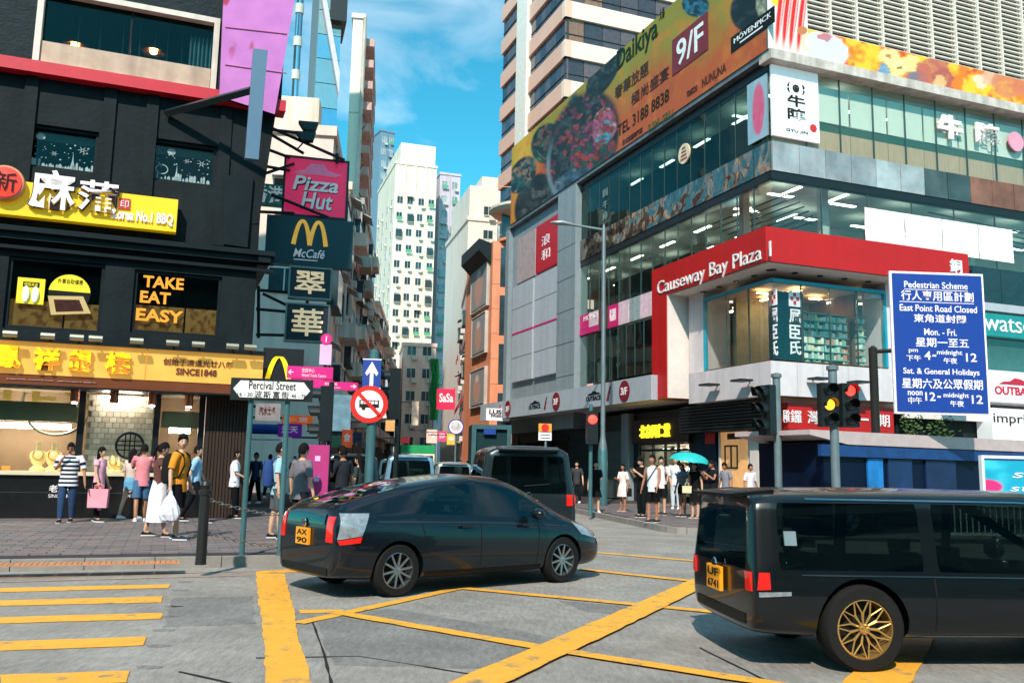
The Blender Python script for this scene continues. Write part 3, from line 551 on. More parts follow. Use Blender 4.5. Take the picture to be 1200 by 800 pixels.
for ya, yb2 in ((32, 40), (76, 86)):
    p = [LB.pix(x, y, .46) for x, y in ((264, ya), (336, yb2))]; b = MB(); b.tube([LB.p(*p[0], .46), LB.p(*p[1], .46)], .018, 5); b.build('seam', M('seam_pink', hexc((190, 110, 150)), .5), MB_)
# projecting blade sign seen edge-on with its arm
bl = thing('blade_sign', 'grey blade sign seen edge on, held out by a dark arm beside the pink billboard', 'sign', tuple(LB.p(LB.pix(300, 120, 1.6)[0], LB.pix(300, 187, 1.6)[1], 1.6)))
LB.poly('sign_box', M('blue_grey_metal', hexc((92, 118, 140)), .4, .2, var=.05), bl, [(297, 57), (314, 59), (303, 187), (287, 185)], 1.55, 1.75)
pa = [LB.pix(195, 133, .1), LB.pix(294, 106, 1.6)]; b = MB(); b.tube([LB.p(*pa[0], .1), LB.p(*pa[1], 1.6)], .11, 4); b.build('arm', M('arm_metal', (.02, .035, .045), .4, .4), bl)
# ================= PLAZA
C0 = at(912, 554.2, 31.0); FL_ = Fa(C0, 159); FR_ = Fa(C0, 69)
def zc(y, d=0): return FR_.pix(912, y, 0)[1]
gpl = GL('plaza_glass', (.92, .98, .955), 1.5, .05, .03, (.6, .72, .68)); gpd = GL('plaza_dark_glass', (.50, .64, .62), 1.5, .02, .035, (.3, .38, .36))
crk = M('mirror_panel', hexc((140, 126, 116)), .07, .95, var=.25, sc=1.3, bump=1.0, bsc=1.5, bd=.10); crk.node_tree.nodes['bumpn'].inputs['Detail'].default_value = .6
redp = M('plaza_red', hexc((184, 8, 5)), .5, var=.07, sc=1, streak=.1); gry = M('grey_panel', hexc((140, 150, 156)), .5, .1, var=.08, streak=.15); gry2 = M('light_grey_panel', hexc((176, 180, 188)), .5, var=.06, streak=.12)
pnk = M('ledge_white', hexc((214, 204, 206)), .45, var=.06, streak=.15); dk = M('dark_metal', (.012, .018, .02), .4, .3); soft = M('soffit_white', hexc((222, 212, 205)), .6, var=.06); mull = M('mullion', hexc((80, 98, 96)), .4, .5)
pz = thing('shopping_plaza', 'glass shopping plaza on the right corner with a red framed entrance canopy', 'building', tuple(FR_.p(0, .15)))
ZB = zc(70); UFL = FL_.pix(598, 300)[0]; URR = 46.0
def cpoly(off, uL=None, uR=None, offR=None):
    uL = UFL if uL is None else uL; uR = URR if uR is None else uR; q = C0+(FL_.n+FR_.n)*off
    return [Vector((p.x, p.y, 0)) for p in (q, FR_.p(uR, 0, off), FR_.p(uR, 0)+FL_.u*uL, FL_.p(uL, 0, off))]
def slab(name, mat, z0, z1, off, uL=None, uR=None, par=pz, **k):
    b = MB(); b.prism([p+Vector((0, 0, z0)) for p in cpoly(off, uL, uR)], (0, 0, z1-z0)); return b.build(name, mat, par, **k)
zlev = dict(sp1=zc(167), sp0=zc(201), rt=zc(267), rb=zc(307), lt=zc(422), lb=zc(463), sill=zc(78))
ceilm = M('pale_ceiling', hexc((170, 186, 176)), .8, var=.2, sc=.6); floorm = M('floor_slab', (.10, .12, .12), .7); corem = M('core_wall', hexc((176, 188, 176)), .8, var=.3, sc=.5)
b = MB(); b.prism([p+Vector((0, 0, .1)) for p in cpoly(-6)], (0, 0, ZB+5)); b.build('core', corem, pz); FR_.bx('plant_floor', corem, pz, 0, 45, ZB+.5, ZB+14, -6, -1.7)
slab('floor_slab', ceilm, zlev['sp0']+.25, zlev['sp1']-.05, -.12); slab('floor_slab', ceilm, zlev['rb']-.1, zlev['rb']+.35, -.5, ); slab('floor_slab', ceilm, ZB-.1, ZB+.5, -.1); slab('floor_slab', pnk, zlev['lb']+.15, zlev['lt']-.1, -.2)
for z, n in ((zlev['sp0']+.2, 7), (ZB-.14, 5)):
    for k in range(n):
        for F, s_ in ((FR_, 1), (FL_, -1)):
            u = s_*(1.5+k*3.0); [F.bx('ceiling_fill_light', M('bright_panel', (1, .95, .86), em=3, var=0), pz, u-.3, u+.9, z-.42, z-.38, d_-.16, d_) for d_ in (-1.7, -3.9)]  # glowing panels hung below the ceiling, added to brighten the rooms
b = MB()
for k in range(5): FR_.box(b, 1+k*4, 1.3+k*4, zlev['rb'], zlev['sp0']+.2, -3.4, -3.1); FL_.box(b, -1.3-k*4.2, -1-k*4.2, zlev['rb'], zlev['sp0']+.2, -3.4, -3.1)
b.build('columns', ceilm, pz, kind='stuff')
b = MB()
for k in range(7):
    z = zlev['sp0']-.15-.16*k; b.tube([FL_.p(-7+.3*k, z, -1.8-.2*k), FL_.p(-1.2, z-.1, -1.8-.2*k)], .035, 5); b.tube([FR_.p(9+.3*k, z+.1, -1.5-.2*k), FR_.p(15, z-.2, -1.5-.2*k)], .035, 5)
b.build('ceiling_pipes', dk, pz, kind='stuff')
# panes
def panes(F, ua, ub, n, z0, z1, mat, d=0, par=pz, name='glass_pane', mb=True):
    us = np.linspace(ua, ub, n+1)
    for i in range(n): F.bx(name, mat, par, us[i]+.015, us[i+1]-.015, z0, z1, d-.02, d)
    if mb:
        for i in range(1, n): F.bx('mullion', mull, par, us[i]-.014, us[i]+.014, z0, z1, d-.05, d+.012)
uG = FL_.pix(681, 300)[0]
panes(FL_, uG, -.02, 15, zlev['sp1'], ZB-.12, gpd); panes(FR_, .02, 24, 15, zlev['sp1'], ZB-.3, gpl)
panes(FL_, uG, -.02, 15, zlev['rt']-1.3, zlev['sp0']-.25, gpl); panes(FR_, .02, 24, 11, zlev['rt']-1.3, zlev['sp0']-.25, gpl)
# crinkled mirrored spandrel
spc = [(196, 184, 176)]*2+[(176, 166, 160)]*2+[(206, 196, 186)]*2+[(96, 104, 98), (80, 92, 88)]+[(168, 104, 80)]*3+[(120, 130, 138)]*9; spm = []
for i, c_ in enumerate(spc): q_ = M('mirror_tint_%d_%d' % (c_[0], c_[1]), hexc(c_), .12, .55, var=.35, sc=.9, bump=1, bsc=1.6, bd=.05); q_.node_tree.nodes['bumpn'].inputs['Detail'].default_value = .8; spm.append(q_)
for F, ua, ub, n in ((FL_, uG, -.0, 17), (FR_, 0, 24, 20)):
    us = np.linspace(ua, ub, n+1)
    for i in range(n): F.bx('spandrel_panel', crk if F is FL_ else spm[i], pz, us[i]+.01, us[i+1]-.01, zlev['sp0'], zlev['sp1'], -.1, .06+random.uniform(0, .012))
FR_.bx('dark_fascia', dk, pz, -.03, 26, zlev['sp0']-.32, zlev['sp0']-.004, -.2, .03); FL_.bx('dark_fascia', dk, pz, uG, -.001, zlev['sp0']-.32, zlev['sp0']-.004, -.2, .03)
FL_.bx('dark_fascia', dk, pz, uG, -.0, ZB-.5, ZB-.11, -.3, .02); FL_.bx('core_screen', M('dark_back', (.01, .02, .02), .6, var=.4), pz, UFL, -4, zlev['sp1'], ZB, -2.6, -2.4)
# white / tan blinds behind upper right glass
us = np.linspace(.1, 24, 14); zs1 = zc(89); zs0 = zc(131)
for i in range(13):
    FR_.bx('blind', M('blind_white', hexc((236, 228, 216)), .8, var=.03), pz, us[i]+.05, us[i+1]-.05, zs0, zs1, -.16, -.12)
    FR_.bx('timber_panel', M('timber_panel', hexc((206, 160, 128)), .6, var=.15, stretch=(6, 6, .4)), pz, us[i]+.02, us[i+1]-.02, zlev['sp1']+.02, zc(142), -.18, -.12)
FR_.bx('green_rail', M('green_metal', hexc((50, 84, 60)), .5), pz, .02, 24, zc(141.5), zc(131.5), -.3, -.16)
# sheets behind lower right glass
for xa, xb in ((1013, 1059.5), (1060, 1103), (1103.5, 1145), (1145.5, 1185)):
    u0 = FR_.pix(xa, 260, .03)[0]; u1 = FR_.pix(xb, 262, .03)[0]; zt = FR_.pix(1014, 243, .03)[1]; zb = FR_.pix(1184, 308, .03)[1]; rings = []
    for k in range(9): z = zb+(zt-zb)*k/8; rings.append([FR_.p(u0+(u1-u0)*j/14+.01, z, .04+.012*math.sin(j*1.7+k*.9+xa)) for j in range(15)])
    b = MB(); b.loft(rings, cap=False, closed=False); b.build('white_sheet', M('sheet_white', hexc((240, 238, 238)), .85, var=.03), pz, smooth=True)
# sill under billboards and louvres
sillm = M('sill_stone', hexc((206, 192, 182)), .6, var=.2, streak=.35); FR_.bx('sill', sillm, pz, -.3, 26, zlev['sill'], ZB+.1, -.2, .5)
FL_.bx('sill', M('grey_sill', hexc((120, 126, 130)), .5, .3, streak=.3), pz, UFL, -.002, ZB-.1, ZB+.1, -.2, .3)
zbn = FR_.pix(984, 43, .4)[1]; uL0 = FR_.pix(947, 40, .4)[0]
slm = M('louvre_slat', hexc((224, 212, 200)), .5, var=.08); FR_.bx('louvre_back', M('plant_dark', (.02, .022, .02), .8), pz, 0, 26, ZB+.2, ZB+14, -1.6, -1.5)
uu = [uL0+1.28*k for k in range(13)]; b = MB(); FR_.box(b, -.64, .64, 0, .05, -.1, .06); 
pr_ = None; ns = 0
for k in range(12):
    z = zbn+.12
    while z < zbn+(3.0+.50*k if k < 10 else 7.4) and ns < 295:
        if pr_ is None:
            m = MB(); m.hexa([(-.62, -.03, .02), (.62, -.03, .02), (.62, .05, 0), (-.62, .05, 0), (-.62, -.03, .075), (.62, -.03, .075), (.62, .05, .055), (-.62, .05, .055)]); pr_ = m.build('louvre_slat', slm, None); pr_.parent = pz; o = pr_
        else: o = pr_.copy(); COL.objects.link(o)
        o.location = FR_.p(uu[k]+.64, z, .1)-Vector(pz['o']); o.rotation_euler = (0, 0, math.pi/2-math.radians(69)); z += .2; ns += 1
for u in uu: FR_.bx('louvre_post', slm, pz, u-.035, u+.035, zbn, ZB+14, -.05, .2)
# billboards
def projv(P):
    Q = (P-np.array([0, 0, CH])) @ np.array(CM); return 600+FPX*Q[..., 0]/-Q[..., 2], 400-FPX*Q[..., 1]/-Q[..., 2]
def pxspace(F, box, d, s_, t_):
    u = box[0]+s_*(box[1]-box[0]); z = box[2]+t_*(box[3]-box[2]); P = np.array(F.P)+np.array(F.u)*u[..., None]+np.array(F.n)*d+np.array([0, 0, 1.])*z[..., None]; return projv(P)
def ellm(X, Y, cx, cy, rx, ry, rot=0, soft_=.07):
    c, s_ = math.cos(rot), math.sin(rot); a = ((X-cx)*c+(Y-cy)*s_)/rx; b_ = (-(X-cx)*s_+(Y-cy)*c)/ry; return 1-sm(1-soft_, 1+soft_, np.sqrt(a*a+b_*b_))
D1 = .35; bbx = (FL_.pix(599, 220, D1)[0], D1, ZB+.1, FL_.pix(602, 172, D1)[1])
def art1(s_, t_, asp):
    X, Y = pxspace(FL_, bbx, D1, s_, t_); n = fbm(s_*asp, t_, 3, 4); n2 = fbm(s_*asp, t_, 9, 7)
    edge = 280-(X-600)*.68; h = (edge-Y)/np.maximum(108+(X-600)*.28, 1)  # 0 bottom..1 top
    c = np.ones(X.shape+(3,))*np.array(hexc((196, 88, 30))); c = mixc(c, hexc((150, 136, 38)), sm(.35, .75, h+(n-.5)*.5+(X-760)*.0006)); c = mixc(c, hexc((236, 176, 50)), sm(.45, 1, 1-abs(X-612)/40)*.9*sm(.1, .6, h+.3)); c = mixc(c, hexc((218, 120, 40)), sm(.5, .8, n2)*.6); c = mixc(c, hexc((120, 46, 24)), sm(.58, .8, fbm(s_*asp, t_, 6, 31))*.5*sm(.5, .1, h))
    dd, cid = cells(X+16*fbm(X, Y, .11, 5), Y+X*.25+14*fbm(X, Y, .13, 25), .17, 3); dd2, cid2 = cells(X, Y, .4, 8)
    def pile(m, cols, sc=1.0):
        nonlocal c
        col = np.zeros(X.shape+(3,)); 
        for i, q in enumerate(cols): col = np.where(((cid*len(cols)).astype(int) % len(cols) == i)[..., None], np.array(hexc(q)), col)
        col = col*(1.2-.85*dd)[..., None]*(0.35+1.3*fbm(X, Y, .3, 9, 3))[..., None]*(1.1-.5*dd2)[..., None]; c = mixc(c, 0, m*0) if False else c*(1-m[..., None])+col*m[..., None]
    dark = [(20, 34, 36), (34, 44, 48), (14, 24, 26), (60, 70, 74)]
    pile(ellm(X, Y, 630, 240, 26, 38, .3), [(60, 62, 60), (40, 44, 44), (90, 90, 86), (24, 28, 28)]); pile(ellm(X, Y, 612, 205, 14, 24, .5), [(40, 90, 90), (140, 110, 90), (20, 50, 60)])
    pile(ellm(X, Y, 641, 168, 18, 24, .3), [(30, 60, 60), (60, 110, 80), (120, 70, 60), (20, 30, 34)]); pile(ellm(X, Y, 662, 160, 9, 52, .25), [(60, 90, 96), (40, 70, 80), (24, 40, 46)])
    pile(ellm(X, Y, 682, 170, 40, 66, .35), dark+[(100, 40, 60), (150, 60, 60)]); pile(ellm(X, Y, 708, 84, 14, 36, .5), dark); pile(ellm(X, Y, 690, 175, 20, 34, .3), [(150, 60, 90), (170, 60, 50), (40, 80, 60), (80, 40, 70)]); pile(ellm(X, Y, 672, 218, 28, 18, -.6), [(70, 100, 120), (50, 76, 96), (110, 130, 140)])
    pile(ellm(X, Y, 708, 148, 14, 22, .2), [(180, 90, 120), (90, 150, 170), (160, 60, 60), (200, 140, 150)]); pile(ellm(X, Y, 878, 12, 22, 26, .2), [(20, 26, 28), (50, 54, 54), (16, 20, 22)]); pile(ellm(X, Y, 898, 2, 12, 22, .1), [(190, 184, 160), (160, 156, 130)]); pile(ellm(X, Y, 815, 6, 16, 14, .3), [(20, 50, 60), (50, 120, 150)])
    c = c*(.78+.16*n)[..., None]
    rim = ellm(X, Y, 688, 180, 44, 64, .35)*(1-ellm(X, Y, 688, 180, 42, 61, .35)); return mixc(c, hexc((150, 176, 184)), rim*.8*sm(150, 200, Y))
bb = thing('food_billboard', 'huge orange and yellow seafood buffet billboard along the upper left side of the plaza', 'billboard', tuple(FL_.p(-10, ZB, .3)))
painted('print', FL_, bbx, D1, art1, bb, 520, 190, .5, .12, var=.03)
def LBX(x0, x1, xm, yt, yb_, d, F=FL_): return (F.pix(x0, (yt+yb_)/2-(x0-xm)*.7*(F is FL_), d)[0], F.pix(x1, (yt+yb_)/2-(x1-xm)*.7*(F is FL_), d)[0], F.pix(xm, yb_, d)[1], F.pix(xm, yt, d)[1])
dkg = M('deep_green_ink', hexc((20, 44, 28)), .5); dbr = M('brown_ink', hexc((70, 24, 16)), .5); D2 = D1+.005
text('Daikiya', FL_, LBX(723, 771, 724, 60, 90, D2), D2, dkg, bb, bold=.012, t=.02); text('奢華放題', FL_, LBX(721, 760, 722, 102, 117, D2), D2, dbr, bb, t=.02); text('極尚盛宴', FL_, LBX(740, 784, 741, 110, 124, D2), D2, dbr, bb, t=.02)
text('TEL 3188 8838', FL_, LBX(724, 784, 725, 147, 160, D2), D2, M('black_ink', (.02, .015, .01), .5), bb, t=.02); text('日式放題專門店', FL_, LBX(730, 753, 731, 164, 170, D2), D2, dbr, bb, t=.02); text('大喜', FL_, LBX(773, 779, 774, 12, 24, D2), D2, dkg, bb, t=.02)
text('SUSHI  GRILL', FL_, LBX(760, 790, 761, 146, 154, D2), D2, M('olive_ink', hexc((60, 76, 40)), .5), bb, t=.02); text('NUNUNA', FL_, LBX(823, 851, 824, 92, 102, D2), D2, dbr, bb, t=.02); text('TONKICHI', FL_, LBX(805, 817, 806, 107, 114, D2), D2, dbr, bb, t=.02)
q = LBX(788, 830, 789, 47, 89, D2); FL_.bx('floor_panel', M('maroon_print', hexc((118, 24, 34)), .5), bb, *q, D2, D2+.02); text('9/F', FL_, sub(0, q, .14, .88, .14, .84), D2+.02, white, bb, t=.02, bold=.01)
q = LBX(857, 908, 858, 44, 62, D2); FL_.bx('logo_panel', M('black_print', 0), bb, *q, D2, D2+.02); text('MÖVENPICK', FL_, sub(0, q, .08, .94, .45, .85), D2+.02, white, bb, t=.02); FL_.bx('logo_rule', white, bb, *sub(0, q, .22, .74, .2, .3), D2+.02, D2+.03)
bbr = (uL0, 25, ZB+.1, zbn)
def art2(s_, t_, asp):
    X, Y = pxspace(FR_, bbr, .4, s_, t_); X = X+12*(fbm(X, Y, .12, 41)-.5); Y = Y+12*(fbm(X, Y, .12, 43)-.5); n = fbm(s_*asp, t_, 2.2, 14); c = np.ones(X.shape+(3,))*np.array(hexc((236, 120, 24))); c = mixc(c, hexc((250, 190, 40)), sm(.42, .62, n)); c = mixc(c, hexc((214, 70, 30)), sm(.55, .75, fbm(s_*asp, t_, 3, 24)))
    c = mixc(c, hexc((214, 218, 226)), ellm(X, Y, 965, 60, 30, 22, .2)); c = mixc(c, hexc((190, 70, 80)), ellm(X, Y, 967, 44, 8, 6)*.8)
    for cx, cy, r, q in ((1043, 67, 12, (250, 224, 150)), (1064, 74, 12, (250, 220, 140)), (1054, 80, 11, (255, 232, 150)), (1035, 82, 7, (60, 150, 190)), (1073, 92, 11, (90, 110, 130)), (1092, 84, 18, (184, 96, 84)), (1103, 93, 12, (170, 84, 76)), (1101, 96, 7, (240, 180, 120)), (1150, 96, 8, (236, 214, 190)), (1162, 90, 12, (220, 170, 140)), (1182, 98, 20, (210, 120, 80)), (1043, 66, 3, (150, 90, 40)), (1055, 79, 3, (120, 70, 30))): c = mixc(c, hexc(q), ellm(X, Y, cx, cy, r, r*.9)*(.55+.6*fbm(X, Y, .35, 47, 3)))
    return c
b2 = thing('food_banner', 'long orange food banner strip under the louvres on the right face', 'banner', tuple(FR_.p(uL0, ZB, .4))); painted('print', FR_, bbr, .4, art2, b2, 260, 26, .5, .1, var=.03)
bcr = (-.35, uL0-.02, ZB+.1, ZB+9)
def art3(s_, t_, asp):
    X, Y = pxspace(FR_, bcr, .42, s_, t_); n = fbm(X, Y, .05, 4); c = np.ones(X.shape+(3,))*np.array(hexc((226, 214, 208))); c = mixc(c, hexc((250, 200, 60)), ellm(X, Y, 912, -6, 10, 14))
    for k, cx in enumerate((913, 921, 929, 938)): c = mixc(c, hexc((222, 30, 26)), ellm(X, Y, cx+2, 8+k*3, 3.6, 42, .12, .25)); c = mixc(c, hexc((250, 200, 190)), ellm(X, Y, cx+4, 6+k*3, .8, 36, .12, .3)*.8)
    c = mixc(c, hexc((226, 220, 150)), ellm(X, Y, 949, 50, 10, 10)); c = mixc(c, hexc((250, 244, 220)), ellm(X, Y, 949, 50, 7, 7)*.8); c = mixc(c, hexc((200, 120, 70)), ellm(X, Y, 940, 36, 6, 5)); return c
b3 = thing('crab_poster', 'white poster of red crab legs at the corner beside the louvres', 'poster', tuple(FR_.p(0, ZB, .4))); painted('print', FR_, bcr, .42, art3, b3, 70, 220, .5, .1, var=.03)
# white corner sign and pink poster
s1 = thing('corner_sign', 'white upright restaurant sign with black characters at the plaza corner', 'sign', tuple(FR_.p(0, zc(160), .1))); q = (.0, FR_.pix(959, 125, .1)[0], zc(161), zc(79)); FR_.bx('sign_face', M('sign_white', hexc((226, 230, 232)), .4, var=.04, em=.12), s1, *q, .02, .12)
ik = M('black_ink', 0); text('牛', FR_, sub(0, q, .32, .70, .46, .62), .12, ik, s1, 'character', t=.02, bold=.02); text('陣', FR_, sub(0, q, .32, .70, .27, .43), .12, ik, s1, 'character', t=.02, bold=.02); text('GYU JIN', FR_, sub(0, q, .28, .74, .08, .13), .12, ik, s1, t=.02)
cu, cz = (q[0]+q[1])/2+.02, q[2]+(q[3]-q[2])*.72; b = MB()
b.lathe(FR_.p(cu, cz, .12), [(.15, 0), (.15, .02), (.11, .02), (.11, 0)], 20, FR_.n); [b.tube([FR_.p(cu, cz, .13), FR_.p(cu+.13*math.cos(k*math.pi/4), cz+.13*math.sin(k*math.pi/4), .13)], .014, 4) for k in range(8)]
for s_ in (-1, 1): b.tube([FR_.p(cu+s_*(.22+.14*math.cos(a)), cz+.22*math.sin(a), .13) for a in np.linspace(-1.2, 1.2, 9)], [.008, .02, .035, .045, .05, .045, .035, .02, .008], 5)
b.build('emblem', ik, s1); b = MB(); b.lathe(FR_.p(q[1]-.28, q[2]+(q[3]-q[2])*.2, .12), [(.16, 0), (.15, .02), (.01, .02)], 18, FR_.n); b.build('red_seal', M('seal_red', 0), s1)
bpx = (FL_.pix(876, 140, .1)[0], -.02, zc(160), zc(88))
painted('pink_poster', FL_, bpx, .1, lambda a, c_, asp: mixc(mixc(np.ones(a.shape+(3,))*np.array(hexc((120, 166, 176))), hexc((170, 190, 205)), fbm(a, c_, 4, 5)), hexc((226, 60, 110)), ellm(a, c_, .55, .5, .3, .42, -.1, .1)*(.7+.3*fbm(a, c_, 12, 8))), pz, 30, 50, .4, .05)
t = thing('window_character_sign', 'white character sign behind the upper right glass, left one of the two', 'sign', tuple(FR_.p(*FR_.pix(1113, 160, .1)))); q = FR_.tb((1098, 132), (1129, 166), .1); text('牛', FR_, q, .05, wl, t, 'character', bold=.05, t=.08)
t = thing('window_character_sign', 'white character sign behind the upper right glass, right one beside the pink disc', 'sign', tuple(FR_.p(*FR_.pix(1157, 160, .1)))); q = FR_.tb((1143, 142), (1172, 172), .1); text('陣', FR_, q, .05, wl, t, 'character', bold=.04, t=.08)
t = thing('pink_disc_sign', 'round pink disc sign at the right edge of the upper glass', 'sign', tuple(FR_.p(*FR_.pix(1191, 170, .1)))); u, z = FR_.pix(1191, 166, .1); b = MB(); b.lathe(FR_.p(u, z, .04), [(.42, 0), (.42, .06), (.01, .06)], 24, FR_.n); b.build('disc', M('pink_disc', hexc((226, 150, 170)), .5), t)
t = thing('round_logo_sign', 'small cream oval logo hanging on the dark upper glass of the plaza', 'sign', tuple(FL_.p(*FL_.pix(801, 192, .1)))); u, z = FL_.pix(801, 180, .1); b = MB(); b.lathe(FL_.p(u, z, .03), [(.44, 0), (.44, .06), (.01, .06)], 24, FL_.n); b.build('disc', M('cream_disc', hexc((226, 206, 176)), .5), t); b = MB()
for k in range(4): FL_.box(b, u-.26+.04*k, u+.26-.04*k, z-.28+.16*k, z-.20+.16*k, .09, .10)
b.build('emblem', M('rust_ink', hexc((150, 70, 50)), .5), t)
t = thing('hanging_character_sign', 'upright white characters on the dark glass above the street lamp arm', 'sign', tuple(FL_.p(*FL_.pix(708, 255, .1))))
for i, ch in enumerate('圓牛陣'): u, z = FL_.pix(709, 226+i*13.5, .05); text(ch, FL_, (u-.24, u+.24, z-.2, z+.2), .03, M('pale_letter', hexc((120, 140, 140)), .5), t, 'character', t=.02)
# left end pilaster + panels
uP1 = FL_.pix(660, 300)[0]; zcan = FL_.pix(700, 450)[1]; ztL = ZB-.1
FL_.bx('pilaster', gry, pz, uP1, uG, 3.6, ztL, -.4, .35); b = MB()
for k in range(6): z = 4.6+k*1.75; FL_.box(b, uP1+.006, uG-.004, z, z+.03, .35, .354)
b.build('panel_joint', dk, pz, kind='stuff'); FL_.bx('outer_wall', gry, pz, UFL, uP1-.002, 3.6, ztL, -.5, .0)
FL_.bx('end_column', gry, pz, UFL-.05, UFL+.5, 3.6, ztL, -.5, .3)
u0, u1 = FL_.pix(606, 300, .1)[0], FL_.pix(627, 300, .1)[0]; zz0 = FL_.pix(627, 322, .1)[1]; zz1 = FL_.pix(627, 268, .1)[1]; FL_.bx('lattice_panel', M('lattice', hexc((170, 150, 150)), .7, var=.15), pz, u0, u1, zz0, zz1, 0, .1)
u2, u3 = FL_.pix(629, 300, .1)[0], FL_.pix(657.5, 300, .1)[0]
rs1 = thing('red_wall_sign', 'dark red wall sign with white handwriting near the far end of the plaza', 'sign', tuple(FL_.p(u2, zz0, .1))); FL_.bx('sign_face', M('sign_crimson', hexc((176, 30, 44)), .5, em=.05), rs1, u2, u3, zz0, zz1, .004, .16)
for i, ch in enumerate('浪和'): text(ch, FL_, sub(0, (u2, u3, zz0, zz1), .25, .6, .5-.3*i, .72-.3*i), .16, wl, rs1, 'character', t=.02)
zm = (zz0-.15+zcan)/2
for a, c in ((FL_.pix(602, 380, .1)[0], u1), (u2, u3)):
    zb_ = FL_.pix(657, 437, .1)[1]; H_ = zz0-.12-zb_
    for k in range(2): FL_.bx('blank_panel', gry2, pz, a+.02, c-.02, zb_+H_*.5*k+.06, zb_+H_*.5*(k+1)-.06, .0, .2)
    b = MB(); 
    for f in (.25, .75): FL_.box(b, a+.02, c-.02, zb_+H_*f, zb_+H_*f+.03, .2, .204)
    b.build('panel_joint', dk, pz); FL_.bx('pink_strip', M('magenta', hexc((206, 30, 110)), .5), pz, a, c, zb_+H_*.5-.05, zb_+H_*.5+.05, .05, .22)
# left lower glass with posters
zA1 = FL_.pix(676, 372)[1]; zA0 = FL_.pix(676, 396)[1]; zL0 = FL_.pix(676, 452)[1]; uE = FL_.pix(765, 360)[0]
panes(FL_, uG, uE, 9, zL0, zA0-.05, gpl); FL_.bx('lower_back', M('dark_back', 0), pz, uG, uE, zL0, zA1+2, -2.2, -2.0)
cols = [('magenta', 0), ('pinkwhite', (226, 190, 200)), ('brownp', (90, 60, 56)), ('magenta', 0), ('pinkwhite', 0), ('greyp', (150, 160, 160)), ('pinkwhite', 0)]; us = np.linspace(uG, uE, 8)
for i, (n_, c_) in enumerate(cols): FL_.bx('strip_poster', M(n_, hexc(c_) if c_ else 0, .5, var=.2, sc=4), pz, us[i]+.03, us[i+1]-.03, zA0 if i > 1 else zA0+.35, zA1, -.02, .04)
FL_.bx('strip_poster', M('magenta', 0), pz, us[0], us[2], zA0+.05, zA0+.32, -.02, .05); text('MOMO', FL_, (us[0]+.5, us[1]+1, zA1-.36, zA1-.1), .055, wl, pz); text('敬請期待', FL_, (us[3]+.2, us[4]-.2, zA0+.3, zA1-.2), .045, wl, pz)
def facef(a, c_, asp):
    c = np.ones(a.shape+(3,))*np.array(hexc((30, 52, 54))); c = mixc(c, hexc((110, 128, 124)), ellm(a, c_, .55, .6, .22, .3)); c = mixc(c, hexc((120, 134, 128)), ellm(a, c_, .62, .2, .2, .3)); c = mixc(c, hexc((14, 22, 24)), ellm(a, c_, .38, .75, .2, .35, .3)); c = mixc(c, hexc((14, 22, 24)), ellm(a, c_, .6, .66, .06, .02)); return mixc(c, hexc((160, 40, 40)), ellm(a, c_, .6, .46, .05, .02))
painted('portrait_poster', FL_, (uG+.4, us[3]-.2, zL0+.05, zA0-.1), -.25, facef, pz, 50, 50, .5, .05, label='dim portrait poster behind the lower glass'); FL_.bx('banner_poster', M('black_print', 0), pz, us[3], us[4], zL0+.1, zA0-.1, -.3, -.25, label='dark hanging banner with pale upright lettering')
for i, ch in enumerate('OTOYAX'[::-1]): pass
for i, ch in enumerate('KYOTO'): u = (us[3]+us[4])/2; z = zA0-.5-.33*i; text(ch, FL_, (u-.16, u+.16, z-.12, z+.12), -.25, M('pale_letter', 0), pz, t=.02)
# canopy sign band
DC = 1.6; cb = thing('canopy_band', 'long grey canopy band with restaurant logos and maroon ovals above the pavement', 'canopy', tuple(FL_.p(-10, 3.8, DC)))
z0_ = FL_.pix(700, 476, DC)[1]; z1_ = FL_.pix(700, 450, DC)[1]; ua, ub = FL_.pix(563, 480, DC)[0], FL_.pix(763, 455, DC)[0]
FL_.bx('band_face', M('band_grey', hexc((166, 172, 180)), .5, var=.07, streak=.1), cb, ua, ub, z0_, z1_, DC-.3, DC); FL_.bx('canopy_slab', soft, cb, ua, ub, z0_+.05, z0_+.3, -.5, DC-.302); mar = M('maroon_print', 0)
def kang(F, u, z, s_, d, par, mat):
    pts = [(-.5, -.9), (-.2, -.95), (.0, -.55), (-.05, -.2), (.25, .1), (.15, .3), (.3, .55), (.45, .75), (.3, .9), (.1, .8), (-.05, .5), (-.3, .1), (-.45, -.3), (-.8, -.9), (-.6, -.6)]
    b = MB(); b.prism([F.p(u+x*s_, z+y*s_, d) for x, y in pts], F.n*.02); return b.build('kangaroo_logo', mat, par)
def outback(F, u0, u1, zm_, h, d, par, mat):
    text('OUTBACK', F, (u0, u1, zm_-h*.5, zm_), d, mat, par, bold=.03, t=.02); w_ = u1-u0; b = MB(); b.prism([F.p(u0+w_*x, zm_+h*(.12+.4*y), d) for x, y in ((.1, 0), (.2, .4), (.35, .5), (.45, 1), (.6, .9), (.7, .5), (.82, .45), (.92, 0))], F.n*.02); b.build('mountain_logo', mat, par)
zmid = (z0_+z1_)/2; hh = z1_-z0_
for xa, xb, xk, xo in ((571, 581, 586, 595.5), (620, 634, 640, 652), (687, 705, 714, 732)):
    a, c, k_, o_ = [FL_.pix(x, 465, DC)[0] for x in (xa, xb, xk, xo)]; outback(FL_, a, c, zmid, hh*.42, DC, cb, dk); kang(FL_, k_, zmid, hh*.36, DC, cb, mar)
    b = MB(); b.lathe(FL_.p(o_, zmid, DC), [(hh*.45, 0), (hh*.45, .03), (.01, .03)], 24, FL_.n); b.build('floor_disc', mar, cb); text('3/F', FL_, (o_-hh*.28, o_+hh*.28, zmid-hh*.16, zmid+hh*.16), DC+.035, wl, cb, t=.01, bold=.02)
